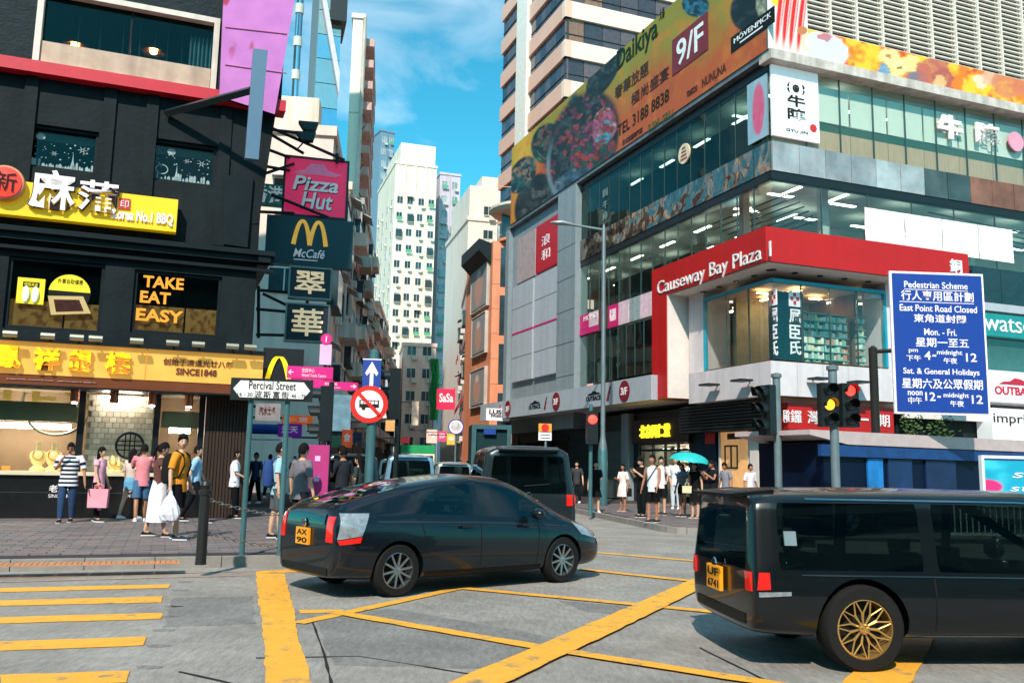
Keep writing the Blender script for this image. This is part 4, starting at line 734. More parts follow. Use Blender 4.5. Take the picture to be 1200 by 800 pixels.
# red frame
DR = 1.3; rf = thing('entrance_frame', 'bright red entrance frame wrapping the plaza corner with the plaza name', 'canopy', tuple(FR_.p(0, zlev['rb'], DR)))
C1 = C0+(FL_.n+FR_.n)*DR; TL_ = Fa(C1, 159); TR_ = Fa(C1, 69)
rt = TR_.pix(912, 267)[1]; rb_ = TR_.pix(912, 307)[1]; uLl = TL_.pix(764, 400)[0]; uLi = TL_.pix(781, 400)[0]; uRr = TR_.pix(1135, 310)[0]; zbl = TL_.pix(764, 468)[1]
b = MB(); pc = [C1, TR_.p(uRr, 0), TR_.p(uRr, 0, -DR-.1), TL_.p(uLl, 0, -DR-.1), TL_.p(uLl, 0)]; b.prism([Vector((p.x, p.y, rb_)) for p in pc], (0, 0, rt-rb_)); b.build('frame_top', redp, rf)
TL_.bx('frame_leg', redp, rf, uLl, uLi, zbl, rb_-.002, -DR, 0); TL_.bx('leg_lining', soft, rf, uLi+.002, uLi+.06, zbl, rb_-.002, -DR, -.03); TR_.bx('frame_leg', redp, rf, uRr-1.0, uRr, zbl, rb_-.002, -DR, 0)
b = MB(); pc = [C1-(FL_.n+FR_.n)*.1, TR_.p(uRr-.1, 0, -.1), TR_.p(uRr-.1, 0, -DR-1), TL_.p(uLl+.1, 0, -DR-1), TL_.p(uLl+.1, 0, -.1)]; b.prism([Vector((p.x, p.y, rb_-.05)) for p in pc], (0, 0, .045)); b.build('soffit', soft, rf)
for k in range(5):
    for F, s_ in ((TL_, -1), (TR_, 1)): u = s_*(.8+k*1.1); b = MB(); b.lathe(F.p(u, rb_-.055, -.9), [(.11, 0), (.11, -.03), (.01, -.03)], 12); b.build('recessed_lamp', dk, rf)
text('Causeway Bay Plaza 1', TL_, (TL_.pix(771, 336)[0], TL_.pix(904, 291)[0], TL_.pix(904, 306)[1], TL_.pix(904, 282)[1]), .002, white, rf, bold=-.004, t=.04); text('銅', TR_, TR_.tb((1112, 303), (1127, 321)), .002, white, rf, 'character', t=.04, bold=.015)
# corner shop glass + ledge
DS = .4; C2 = C0+(FL_.n+FR_.n)*DS; SL = Fa(C2, 159); SR = Fa(C2, 69); cyan = M('cyan_frame', hexc((20, 150, 175)), .4); zs1 = SR.pix(914, 331)[1]; zs0 = SR.pix(914, 421)[1]; usL = SL.pix(827, 400)[0]; usR = SR.pix(1037, 400)[0]
for F, a, c, n in ((SL, usL, 0, 3), (SR, 0, usR, 4)):
    b = MB(); F.box(b, a-(.1 if a else 0), c+(.1 if c else 0), zs1, zs1+.13, -.1, .04); (F.box(b, a-.1, a, zs0, zs1, -.1, .04) if a else F.box(b, c, c+.1, zs0, zs1, -.1, .04)); b.build('shop_frame', cyan, pz)
    panes(F, a, c, n, zs0, zs1, gshop, 0, pz, 'shop_pane')
# pilaster left of shop, wall above
SL.bx('shop_side_pier', pnk, pz, SL.pix(808, 400)[0], usL-.1, zs0-.1, rb_-.06, -1.2, .02); SR.bx('shop_side_pier', pnk, pz, usR+.1, usR+1.2, zs0-.1, rb_-.06, -1.2, .02)
# shop interior
def irm(name, mat, z0, z1, off, uL, uR):
    b = MB(); q = C2-(FL_.n+FR_.n)*off; return q
fl = MB(); q = C2; fl.poly([SL.p(0, zs0), SR.p(usR, zs0), SR.p(usR, zs0)+FL_.u*usL, SL.p(usL, zs0)]); fl.build('shop_floor', warmw, pz, fix=False)
fl = MB(); fl.poly([SL.p(0, zs1+.12), SR.p(usR, zs1+.12), SR.p(usR, zs1+.12)+FL_.u*usL, SL.p(usL, zs1+.12)]); fl.build('shop_ceiling', M('warm_ceiling', hexc((190, 160, 130)), .8), pz, fix=False)
SR.bx('shop_back_wall', M('shop_back', hexc((110, 110, 96)), .8), pz, -3, usR, zs0, zs1+.1, usL+.1, usL+.2) if False else None
shelf = M('shelf_teal', hexc((120, 160, 150)), .6)
prodm = [M('goods_%d' % k, hexc(c), .5, var=.1) for k, c in enumerate(((200, 210, 200), (150, 190, 170), (220, 200, 150), (120, 170, 160), (190, 130, 110), (230, 225, 210), (90, 140, 120)))]
def shelves(F, ua, ub, z0, z1, d, par, rows=6, lab='shelf', dens=.16):
    b = MB(); F.box(b, ua, ub, z0, z1, d-.3, d-.28); 
    for r in range(rows+1): z = z0+(z1-z0)*r/rows; F.box(b, ua, ub, z-.015, z+.015, d-.28, d)
    b.build('shelf_unit', shelf, par); g = MB(); rh = (z1-z0)/rows
    for r in range(rows):
        u = ua+.03
        while u < ub-.1: w_ = random.uniform(.05, dens); g.m = random.randrange(7); F.box(g, u, u+w_*.9, z0+rh*r+.016, z0+rh*r+.016+rh*random.uniform(.4, .85), d-.26, d-.03); u += w_
    g.build('shelf_goods', prodm, par, kind='stuff')
shelves(SR, 1.5, 4.2, zs0, zs1-.75, -1.0, pz, 7); shelves(SR, 4.4, usR-.2, zs0, zs1-.8, -.7, pz, 8, dens=.1); shelves(SL, usL+2.6, -1.0, zs0, zs1-.9, -1.6, pz, 6)
FL_.bx('shop_inner_wall', M('warm_inner', hexc((120, 80, 60)), .8, var=.3, sc=1), pz, usL-1, -.5, zs0, zs1+.1, -4.2, -4.0); FR_.bx('shop_inner_wall', M('warm_inner2', hexc((150, 145, 120)), .8, var=.2), pz, .5, usR+1, zs0, zs1+.1, -3.2, -3.0)
for k in range(6):
    for F, u in ((SL, -1-k*.9), (SR, 1+k*1.2)): F.bx('shop_light', lampw if k % 2 else lampm, pz, u-.25, u+.25, zs1-.02, zs1+.01, -1.9-.4*(k % 2), -1.75-.4*(k % 2))
tq = M('pillar_teal', hexc((8, 40, 48)), .5); zt_ = zs1-.3
SL.bx('shop_banner', tq, pz, SL.pix(899, 380)[0], -.03, zs0, zt_, -.25, -.06); SR.bx('shop_banner', tq, pz, .03, SR.pix(943, 380)[0], zs0, zt_, -.25, -.06)
for F, xa, xb, ya, yb in ((SL, 901, 912, 341, 416), (SR, 924, 939, 341, 416)):
    u0, zt2 = F.pix(xa, ya, -.05); u1, zb2 = F.pix(xb, yb, -.05); w_ = u1-u0; h_ = zt2-zb2; g = thing('pharmacy_sign', 'white upright pharmacy characters with a red checker badge, %s face of the glass corner' % ('left' if F is SL else 'right'), 'sign', tuple(F.p(u0, zb2, -.05)))
    F.bx('badge', wl, g, u0, u1, zt2-h_*.24, zt2, -.06, -.03); b = MB()
    for i, j in ((1, 0), (0, 1), (2, 1), (1, 2)): F.box(b, u0+w_*(.12+.26*i), u0+w_*(.36+.26*i), zt2-h_*(.21-.065*j), zt2-h_*(.15-.065*j), -.028, -.02)
    b.build('badge_check', M('seal_red', 0), g, kind='stuff')
    for i, ch in enumerate('屈臣氏'): text(ch, F, (u0, u1, zt2-h_*(.5+.25*i), zt2-h_*(.28+.25*i)), -.055, wl, g, 'character', bold=.02, t=.02)
# ledge
DG = .9; C3 = C0+(FL_.n+FR_.n)*DG; GL_ = Fa(C3, 159); GR_ = Fa(C3, 69); zg1 = GR_.pix(913, 423)[1]; zg0 = GR_.pix(913, 463)[1]; ugL = GL_.pix(807, 450)[0]; ugR = GR_.pix(1051, 450)[0]
for F, a, c, n in ((GL_, ugL, 0, 4), (GR_, 0, ugR, 5)):
    us = np.linspace(a, c, n+1)
    for i in range(n): F.bx('ledge_panel', pnk, pz, us[i]+.008, us[i+1]-.008, zg0, zg1, -.06, 0)
b = MB(); pc = [C3-(FL_.n+FR_.n)*.062, GR_.p(ugR, 0, -.062), GR_.p(ugR, 0, -DG-.5), GL_.p(ugL, 0, -DG-.5), GL_.p(ugL, 0, -.062)]; b.prism([Vector((p.x, p.y, zg0+.01)) for p in pc], (0, 0, zg1-zg0-.02)); b.build('ledge_core', soft, pz)
for F, x, y in ((GL_, 833, 452), (GL_, 871, 447), (GR_, 959, 445), (GR_, 1005, 449)):
    u, z = F.pix(x, y, .3); t_ = thing('floodlight', 'flat black floodlight on the white ledge, %s' % {833: 'farthest left of four', 871: 'second from the left', 959: 'above the amber signal head', 1005: 'behind the red signal head'}[x], 'light', tuple(F.p(u, z)), 'floodlights on the white ledge'); b = MB(); F.box(b, u-.32, u+.32, z, z+.07, .12, .62); b.build('lamp_body', dk, t_); b = MB(); b.tube([F.p(u, z+.03, 0), F.p(u, z+.03, .2)], .03, 6); b.build('bracket', dk, t_)
# below ledge: louvre band, red Chinese sign
zr1 = FR_.pix(930, 472, .5)[1]; zr0 = FR_.pix(930, 503, .5)[1]
for k in range(9): FL_.bx('dark_slat', dk, pz, FL_.pix(806, 480)[0], -.1, zr0+.12*k+.02, zr0+.12*k+.10, .3, .42)
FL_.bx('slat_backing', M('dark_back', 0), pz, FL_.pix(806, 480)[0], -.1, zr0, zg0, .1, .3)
FR_.bx('peach_strip', M('peach', hexc((206, 140, 116)), .6, streak=.2), pz, 0, ugR, zr1, zg0-.004, 0, .4)
rc = thing('red_character_sign', 'long red fascia with white Chinese characters behind the traffic signals', 'sign', tuple(FR_.p(3, zr0, .5))); FR_.bx('fascia', redp, rc, 0, FR_.pix(1047, 485, .6)[0], zr0, zr1-.004, .1, .6)
for ch, xa in (('銅', 905), ('鑼', 926), ('灣', 946), ('廣', 967), ('場', 986), ('一', 1003), ('期', 1029)): q = FR_.tb((xa, 481), (xa+13, 493), .6); text(ch, FR_, (max(q[0], .05), q[1], zr0+.22, zr1-.25) if ch != '一' else (q[0], q[1]+.05, (zr0+zr1)/2-.04, (zr0+zr1)/2+.03), .6, white, rc, 'character', t=.03)
# ground-floor
gl0 = FL_.pix(806, 500)[0]
holes = [(FL_.pix(742, 520)[0], FL_.pix(800, 520)[0], .1, zr0-.35), (FL_.pix(640, 520)[0], FL_.pix(660, 520)[0], .1, 3.3), (FL_.pix(602, 520)[0], FL_.pix(630, 520)[0], .1, 3.4)]
b = MB(); FL_.wall(b, UFL, -.0, .1, zr0-.01, holes, -.6, -.3); b.build('ground_wall', M('shopfront_dark', (.02, .028, .028), .5, var=.3), pz)
FL_.bx('upper_ground_wall', dk, pz, UFL, FL_.pix(806, 480)[0]-.01, zr0, 3.7+.4, -.5, -.35)
for h in holes: room(FL_, h, 3, M('shop_room', hexc((90, 96, 84)), .8, var=.3), floorm, M('dim_ceiling', 0), pz, 'shop_room')
h = holes[0]; shelves(FL_, h[0]+.2, h[1]-.2, .4, 2.9, -2.0, pz, 5)
for k in range(4): u = h[0]+(h[1]-h[0])*(k+.5)/4; FL_.bx('shop_light', lampw, pz, u-.28, u+.28, zr0-.55, zr0-.5, -1.6, -1.4); FL_.bx('shop_light', lampw, pz, u-.3, u+.3, 1.2+.4*(k % 3), 1.24+.4*(k % 3), -1.99, -1.95)
for k in range(5): u = h[0]+(h[1]-h[0])*k/4; FL_.bx('door_frame', dk, pz, u-.05, u+.05, .15, zr0-.36, -.5, -.4)
FL_.bx('door_transom', dk, pz, h[0], h[1], 2.35, 2.45, -.398, -.36)
tr = thing('pharmacy_fascia', 'black shop fascia with yellow brush characters over the lit doorway', 'sign', tuple(FL_.p(h[0], zr0-.3))); q = (h[0]-.3, h[1]+.3, zr0-.30, zr0+.75); FL_.bx('fascia', M('sign_dark', hexc((40, 18, 16)), .4), tr, *q, -.28, -.1); text('北京同仁堂', FL_, sub(0, q, .16, .70, .22, .78), -.1, M('lit_yellow', hexc((250, 226, 40)), .5, em=1.0), tr, bold=.03, t=.05)
b = MB(); ush = FL_.pix(702, 520)[0], FL_.pix(726, 520)[0]
for k in range(30): FL_.box(b, ush[0], ush[1], .2+k*.105, .2+k*.105+.08, -.3, -.25)
b.build('roller_shutter', M('shutter_grey', hexc((96, 104, 104)), .5, .4), pz, kind='stuff'); FL_.bx('shopfront_pier', gry, pz, FL_.pix(728, 520)[0], FL_.pix(736, 520)[0], .1, 4.1, -.3, 0)
FL_.bx('info_board', M('board_blue', hexc((30, 48, 66)), .5, var=.4, sc=3), pz, FL_.pix(811, 530)[0], FL_.pix(834, 530)[0], 1.2, 3.4, -.3, -.2, label='dark blue poster board left of the gold framed poster'); FL_.bx('poster_red', M('seal_red', 0), pz, FL_.pix(822, 530)[0], FL_.pix(833, 530)[0], 2.6, 3.2, -.198, -.18)
gq = (FL_.pix(841, 525)[0], FL_.pix(873, 525)[0], .9, 3.35); FL_.bx('gold_poster', M('gold_poster', hexc((214, 160, 104)), .5, em=.25, var=.15), pz, *gq, -.3, -.16, label='glowing tan poster in a pale frame'); b = MB(); FL_.frame(b, gq[0]-.12, gq[1]+.12, gq[2]-.1, gq[3]+.12, -.3, -.12, .1); b.build('poster_frame', soft, pz)
FL_.bx('poster_badge', dk, pz, *sub(0, gq, .25, .8, .75, .84), -.158, -.14); b = MB(); FL_.frame(b, *sub(0, gq, .14, .62, .3, .66), -.158, -.13, .06); FL_.box(b, *sub(0, gq, .36, .40, .3, .66), -.158, -.131); b.build('poster_print', dk, pz); FL_.bx('white_post', soft, pz, FL_.pix(879, 520)[0], FL_.pix(889, 520)[0], .1, zr0-.02, -.3, .02)
hR = [(.8, 5.2, .5, zr0-.3), (5.6, 9.8, .5, zr0-.3), (11, 16, .5, zr0-.3)]; b = MB(); FR_.wall(b, 0, 26, .1, zr0-.01, hR, -.6, -.3); b.build('ground_wall', M('shopfront_dark', 0), pz)
for k, h in enumerate(hR): room(FR_, h, 2.5, M('green_room', hexc((110, 130, 96)), .8, var=.4), floorm, M('dim_ceiling', 0), pz, 'shop_room'); FR_.bx('shop_window', gshop, pz, h[0], h[1], h[2], h[3], -.5, -.48); FR_.bx('shop_light', lampw, pz, h[0]+.8, h[1]-.8, h[3]-.12, h[3]-.08, -1.4, -1.2)
b = MB()
for k in range(6): FR_.box(b, 2.6+.22*k, 2.66+.22*k, 1.2, 3.2, -1.9, -1.8)
b.build('display_rails', white, pz, kind='stuff')
# right part beyond the red frame
u7 = FR_.pix(1146, 400)[0]; FR_.bx('upper_strip', gry2, pz, u7-5.5, 26, FR_.pix(1170, 367)[1], FR_.pix(1170, 358)[1], -.1, .3)
us = np.linspace(FR_.pix(1138, 340)[0], 26, 12); zk1 = FR_.pix(1170, 316)[1]; zk0 = FR_.pix(1170, 356)[1]
for i in range(11): FR_.bx('spandrel_panel', M('dark_mirror', hexc((70, 84, 84)), .08, .9, bump=1, bsc=2.2), pz, us[i]+.01, us[i+1]-.01, zk0, zk1, -.1, .1)
ws = thing('teal_fascia', 'teal shop fascia with white lettering right of the blue road sign', 'sign', tuple(FR_.p(u7, FR_.pix(1170, 395)[1]))); q = (u7-1, 26, FR_.pix(1170, 394, .3)[1], FR_.pix(1170, 368, .3)[1]); FR_.bx('fascia', M('teal_sign', hexc((20, 130, 130)), .5, em=.1), ws, *q, 0, .3); uw = FR_.pix(1153, 380, .3)[0]; text('watsons', FR_, (uw, uw+3.6, q[2]+.2, q[3]-.15), .3, wl, ws, t=.03)
FR_.bx('glass_lower', gpl, pz, u7-1, 26, FR_.pix(1170, 434)[1], q[2]-.05, -.02, 0); FR_.bx('lower_back', M('pale_teal_wall', hexc((150, 176, 176)), .7), pz, u7-1, 26, FR_.pix(1170, 434)[1], q[2]-.05, -1.5, -1.4)
os_ = thing('steakhouse_fascia', 'white fascia with a red mountain logo right of the blue road sign', 'sign', tuple(FR_.p(u7, FR_.pix(1170, 470)[1]))); q = (u7-2, 26, FR_.pix(1170, 470, .5)[1], FR_.pix(1170, 434, .5)[1]); FR_.bx('fascia', M('sign_white', 0), os_, *q, 0, .5); uw = FR_.pix(1165, 450, .5)[0]; outback(FR_, uw, uw+2.4, (q[2]+q[3])/2, (q[3]-q[2])*.55, .5, os_, M('logo_crimson', hexc((190, 30, 60)), .5))
im = thing('white_shop_fascia', 'off white shop fascia with thin dark script at the right edge', 'sign', tuple(FR_.p(u7, FR_.pix(1170, 512)[1]))); q = (u7-.3, 26, FR_.pix(1170, 515, .7)[1], FR_.pix(1170, 478, .7)[1]); FR_.bx('fascia', M('sign_white', 0), im, *q, 0, .7); uw = FR_.pix(1164, 490, .7)[0]; text('imprint', FR_, (uw, uw+2.4, q[2]+(q[3]-q[2])*.45, q[3]-.2), .7, M('brown_ink', 0), im, t=.02)
hd = MB(); ivy = M('ivy', (.05, .09, .02), .7, var=.5, sc=6)
r_ = random.Random(3); hu0, hu1 = FR_.pix(1052, 490)[0], FR_.pix(1140, 490)[0]
for k in range(1500):
    u = hu0+abs(r_.gauss(0, .5))%1.0 if k % 2 else (hu0+hu1)/2+r_.gauss(0, .4); z = r_.uniform(.3, zr1); p = FR_.p(u, z, .2+r_.uniform(-.15, .15)); a = Vector((r_.uniform(-1, 1), r_.uniform(-1, 1), r_.uniform(-.5, .5))).normalized()*.07; c = a.orthogonal().normalized()*.045; hd.poly([p-a, p+c, p+a, p-c])
tag(hd.build('ivy', ivy, fix=False), 'green climbing leaves on the wall under the blue road sign', 'ivy')['kind'] = 'stuff'
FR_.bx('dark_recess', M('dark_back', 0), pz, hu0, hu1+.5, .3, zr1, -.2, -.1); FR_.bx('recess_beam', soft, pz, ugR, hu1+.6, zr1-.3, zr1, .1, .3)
# ================= BACKGROUND BUILDINGS
fgl = M('far_glass', hexc((52, 70, 76)), .12, .1, var=.5, sc=.7); fgl2 = M('far_glass_light', hexc((150, 162, 166)), .2, .1, var=.4, sc=.6); fgd = M('far_dark', (.02, .025, .03), .6); acm = M('ac_white', hexc((200, 196, 188)), .6, var=.2); grm = M('green_cloth', hexc((70, 170, 130)), .7); rdm = M('cloth_red', hexc((170, 70, 70)), .8)
def rot(F): return (0, 0, math.pi/2-math.radians(F.a))
def wproto(kind, w_, h):
    m = MB(); m.m = 0; t = .07; m.box(-w_/2, w_/2, -.06, 0, 0, t); m.box(-w_/2, w_/2, -.06, 0, h-t, h); m.box(-w_/2, -w_/2+t, -.06, 0, t, h-t); m.box(w_/2-t, w_/2, -.06, 0, t, h-t); m.box(-.03, .03, -.05, 0, t, h-t)
    m.m = 1; m.box(-w_/2+t, w_/2-t, -.02, 0, t, h-t)
    if kind == 1: m.m = 2; m.box(w_*.05, w_*.05+.7, -.5, -.03, -.62, -.1)
    if kind == 2: m.m = 3; m.box(-w_*.5, w_*.5, -.62, -.55, -.05, .45)
    if kind == 3: m.m = 2; m.hexa([(-w_/2-.1, -.7, h-.1), (w_/2+.1, -.7, h-.1), (w_/2+.1, 0, h+.25), (-w_/2-.1, 0, h+.25), (-w_/2-.1, -.7, h-.05), (w_/2+.1, -.7, h-.05), (w_/2+.1, 0, h+.3), (-w_/2-.1, 0, h+.3)]); m.m = 2; m.box(-w_*.4, -w_*.4+.6, -.4, -.03, -.55, -.1)
    if kind == 4: m.m = 1; m.box(-w_/2, w_/2, -.5, -.03, -.35, h*.75); m.m = 0; m.box(-w_/2-.02, w_/2+.02, -.53, -.02, -.4, -.35); m.box(-w_/2-.02, w_/2+.02, -.53, -.02, h*.75, h*.8)
    return m
_wp = {}
def window(F, par, u, z, w_, h, kind, mats, name='window', d=.0):
    k = (kind, round(w_, 2), round(h, 2), tuple(x.name for x in mats))
    if k not in _wp: o = wproto(kind, w_, h).build(name, mats, None); _wp[k] = o.data
    else: o = bpy.data.objects.new(name, _wp[k]); COL.objects.link(o)
    o.parent = par; o.location = F.p(u, z, d)-Vector(par['o']); o.rotation_euler = rot(F); return o
def blockb(name, label, F, wd, dep, z0, z1, mat, cat='building', group=None, wn='wall', roofm=None):
    t = thing(name, label, cat, tuple(F.p(0, z0, 0)), group); F.bx(wn, mat, t, 0, wd, z0, z1, -dep, 0); F.bx('roof', roofm or mat, t, -.15, wd+.15, z1, z1+.5, -dep-.15, .15); return t
def side(F, u, a): return Fa(F.p(u, 0, 0), a)
# white tower
whw = M('tower_white', hexc((246, 228, 208)), .7, var=.07, sc=.3, streak=.18); lav = M('tower_lavender', hexc((206, 192, 204)), .7, var=.08, sc=.3, streak=.2); pkw = M('wall_pink', hexc((238, 200, 186)), .7, var=.1, sc=.4, streak=.15); gyw = M('wall_grey', hexc((196, 186, 178)), .8, var=.2, sc=.6, streak=.4); bgw = M('wall_beige', hexc((230, 208, 188)), .8, var=.18, sc=.5, streak=.35)
def tower(name, label, pxl, pxr, ytop, Y, a, dep, mat, cols, pitch, wmats, xs=None, ybase=430, head=0, sidea=None, scols=0):
    p0 = at(pxl, 540, Y); F = Fa(p0, a); wd = F.pix(pxr, 500)[0]; zt = F.pix(pxl, ytop)[1]; t = blockb(name, label, F, wd, dep, 0, zt, mat); n = 0; r_ = random.Random(len(label))
    z = zt-head-pitch*.9; zmin = F.pix((pxl+pxr)/2, ybase)[1]
    if head: F.bx('parapet_house', mat, t, wd*.12, wd*1.0-.3, zt+.5, zt+.5+head*.8, -dep*.8, -.3)
    while z > zmin and n < 290:
        for c in range(cols):
            wb_ = wd/cols; u = wb_*(c+.5)+r_.uniform(-.15, .15); k = r_.choice((0, 1, 1, 2, 3, 4)); window(F, t, u, z, round(wb_*.6, 1), 1.5, k, wmats); n += 1
        if scols:
            Fs = Fa(F.p(0, 0, -dep), a+90)
            for c in range(scols): window(Fs, t, dep*(c+.5)/scols, z, 1.5, 1.3, r_.choice((0, 1)), wmats); n += 1
        z -= pitch
    for c in range(1, cols): u = wd*c/cols; b = MB(); b.tube([F.p(u, 0, .08), F.p(u, zt, .08)], .12, 5); b.build('drain_pipe', mat, t)
    return t, F, wd, zt
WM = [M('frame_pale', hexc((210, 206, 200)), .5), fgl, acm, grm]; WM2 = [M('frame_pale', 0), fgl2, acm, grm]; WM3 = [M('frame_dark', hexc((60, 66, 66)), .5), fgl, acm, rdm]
t, F, wd, zt = tower('residential_tower', 'tall cream white residential tower with four window columns at the end of the street', 450, 502, 190, 165, 72, 20, whw, 4, 3.15, WM, ybase=500, head=5, scols=4)
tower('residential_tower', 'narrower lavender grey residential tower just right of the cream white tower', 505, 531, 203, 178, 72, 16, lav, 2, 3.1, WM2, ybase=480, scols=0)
tower('residential_tower', 'slim bluish tower squeezed between the white block and the cream tower', 430, 449, 150, 210, 60, 16, M('tower_blue', hexc((110, 140, 160)), .6, var=.15), 2, 3.1, WM2, ybase=470)
tower('residential_tower', 'pinkish slab tower low between the lavender tower and the orange building', 528, 548, 292, 150, 80, 14, pkw, 2, 3.1, WM, ybase=470)
# stepped white building behind orange block
p0 = at(541, 540, 105); F = Fa(p0, 75); t = blockb('white_building', 'blank white stepped building behind the orange corner block', F, F.pix(600, 300)[0], 14, 0, F.pix(550, 258)[1], M('wall_cream', hexc((232, 220, 208)), .7, var=.05, streak=.12)); F.bx('upper_block', M('wall_cream', 0), t, F.pix(551, 250)[0], F.pix(600, 230)[0], F.pix(550, 258)[1]+.5, F.pix(556, 216)[1], -12, -.5); F.bx('upper_block', M('wall_cream', 0), t, F.pix(566, 250)[0], F.pix(600, 230)[0], F.pix(556, 216)[1]+.01, F.pix(570, 204)[1], -11, -1)
for k in range(3): window(F, t, 2.5, F.pix(541, 250+k*28)[1], 1.3, 1.2, 1, WM)
# orange building
org = M('orange_stone', hexc((226, 140, 102)), .6, var=.12, sc=1.2, streak=.15); orl = M('orange_stone_light', hexc((222, 150, 112)), .6, var=.1)
Cn = at(572, 545, 66); OF = Fa(Cn, 84); OS = Fa(Cn, 164); zt = OF.pix(573, 283)[1]; ws_ = OF.pix(600, 400)[0]+2
t = thing('orange_building', 'terracotta orange corner building with framed posters and a dark slanted visor', 'building', tuple(Cn)); uS = OS.pix(545, 400)[0]
OF.bx('wall', org, t, 0, ws_, .1, zt, -16, 0); OS.bx('street_wall', org, t, uS, -.01, .1, OS.pix(548, 310)[1], -6, 0)
for k in range(12): OF.bx('stone_band', orl, t, 0, ws_, 2+k*1.9, 2.05+k*1.9, 0, .03)
for k in range(5): z = 4+k*3.7; OF.bx('window_strip', fgl, t, ws_-3.0, ws_-2.1, z, z+3.0, -.02, .05)
pf = lambda a, c_, asp: mixc(mixc(np.ones(a.shape+(3,))*np.array(hexc((150, 146, 144))), hexc((206, 150, 130)), ellm(a, c_, .5, .45, .26, .4)*(.6+.4*fbm(a, c_, 6, 4))), hexc((220, 200, 190)), ellm(a, c_, .5, .78, .12, .1))
for i, (xa, xb, ya, yb) in enumerate(((552.5, 568, 308, 355), (553, 566, 366, 410), (551, 565, 428, 472))):
    q = OS.tb((xa, ya+10), (xb, yb), .3); b = MB(); OS.frame(b, q[0]-.3, q[1]+.3, q[2]-.2, q[3]+.2, .01, .27, .09); b.build('poster_frame', gyw, t); painted('fashion_poster', OS, q, .25, pf, t, 16, 24, .5, .2)
b = MB(); z = OS.pix(560, 300)[1]; b.prism([OS.p(uS*.75, z, .0), OS.p(uS*.75, z-1.6, .0), OS.p(uS*.75, z-.6, 1.0), OS.p(uS*.75, z+.3, 1.0)], OS.u*(-uS*.7)); b.build('visor', dk, t)
zb = OF.pix(588, 283)[1]; b = MB(); b.lathe(OF.p(2.6, zb, -.8), [(2.3, 0), (2.3, .2), (.02, .2)], 24); b.build('balcony_floor', org, t)
b = MB(); b.loft([[OF.p(2.6, h, -.8)+Vector((2.25*math.cos(a), 2.25*math.sin(a), 0)) for a in np.linspace(0, 6.28, 25)[:-1]] for h in (zb+.2, zb+1.4)], cap=False); b.build('balcony_glass', gpl, t, fix=False)
b = MB(); b.lathe(OF.p(2.6, zb, -.8), [(.5, .2), (.5, 3.1)], 12); b.build('balcony_column', dk, t); zc_ = OF.pix(575, 252)[1]; b = MB(); b.lathe(OF.p(2.6, zc_-.3, -.8), [(.5, 0), (2.6, .55), (2.9, .8), (2.9, 1.0), (.02, 1.05)], 28); b.build('round_canopy', M('canopy_beige', hexc((206, 190, 176)), .6), t)
for k in range(3): a = 2.2+k*.5; b = MB(); c = OF.p(2.6, zb+.2, -.8)+Vector((1.5*math.cos(a*2), -1.2, 0)); b.lathe(c, [(.25, 0), (.12, .1), (.3, .9), (.02, 1.1)], 8); b.build('folded_parasol', white, t)
# pink high-rise
pkt = M('tower_pink', hexc((230, 180, 160)), .65, var=.06, sc=.3); pks = M('tower_pink_lit', hexc((240, 212, 194)), .65, var=.05); gpk = [M('ribbon_glass_%d' % k, hexc(c), .12, .25, var=.2) for k, c in enumerate(((92, 84, 90), (110, 96, 98), (72, 72, 80), (150, 112, 92)))]
PC = at(657, 545, 74); PF = Fa(PC, 69); PS = Fa(PC, 159); t = thing('pink_highrise', 'pink banded high rise with ribbon windows rising behind the billboard', 'building', tuple(PC)); uS = PS.pix(583, 300)[0]; zt = 62
b = MB(); b.prism([Vector((p.x, p.y, 0)) for p in (PC-(PF.n+PS.n)*.5, PF.p(22, 0, -.5), PF.p(22, 0)+PS.u*uS, PS.p(uS, 0, -.5))], (0, 0, zt)); b.build('core', pkt, t)
ush1, ush0 = PS.pix(620, 100)[0], PS.pix(608, 100)[0]; zk = PS.pix(640, 134)[1]; pit = (PS.pix(640, 46)[1]-zk)/2; b = MB(); zz = zk-pit*6; lv = []
while zz < zt: lv.append(zz); zz += pit
for z in lv:
    if z < 8: continue
    for F, a, c in ((PS, ush1, .15), (PS, uS, ush0), (PF, -.15, 22)):
        F.bx('spandrel_band', pkt if F is PS else pks, t, a, c, z, z+pit*.42, -.5, .12)  # right face takes a paler pink, its stronger light put into the colour
    for F, a, c, n in ((PS, ush1+.1, 0, 7), (PS, uS+.1, ush0-.1, 4), (PF, 0, 22, 12)):
        us = np.linspace(a, c, n+1)
        for i in range(n):
            if F is PF and i > 9: continue
            F.bx('ribbon_window', random.choice(gpk[:3] if F is PS else gpk), t, us[i]+.03, us[i+1]-.03, z+pit*.42+.02, z+pit-.02, -.3, -.12)
        F.bx('window_rail', M('frame_dark', 0), t, a, c, z+pit*.6, z+pit*.6+.05, -.11, -.05)
PS.bx('white_shaft', M('shaft_white', hexc((236, 226, 216)), .6), t, ush0, ush1, 0, zt, -.5, .35)
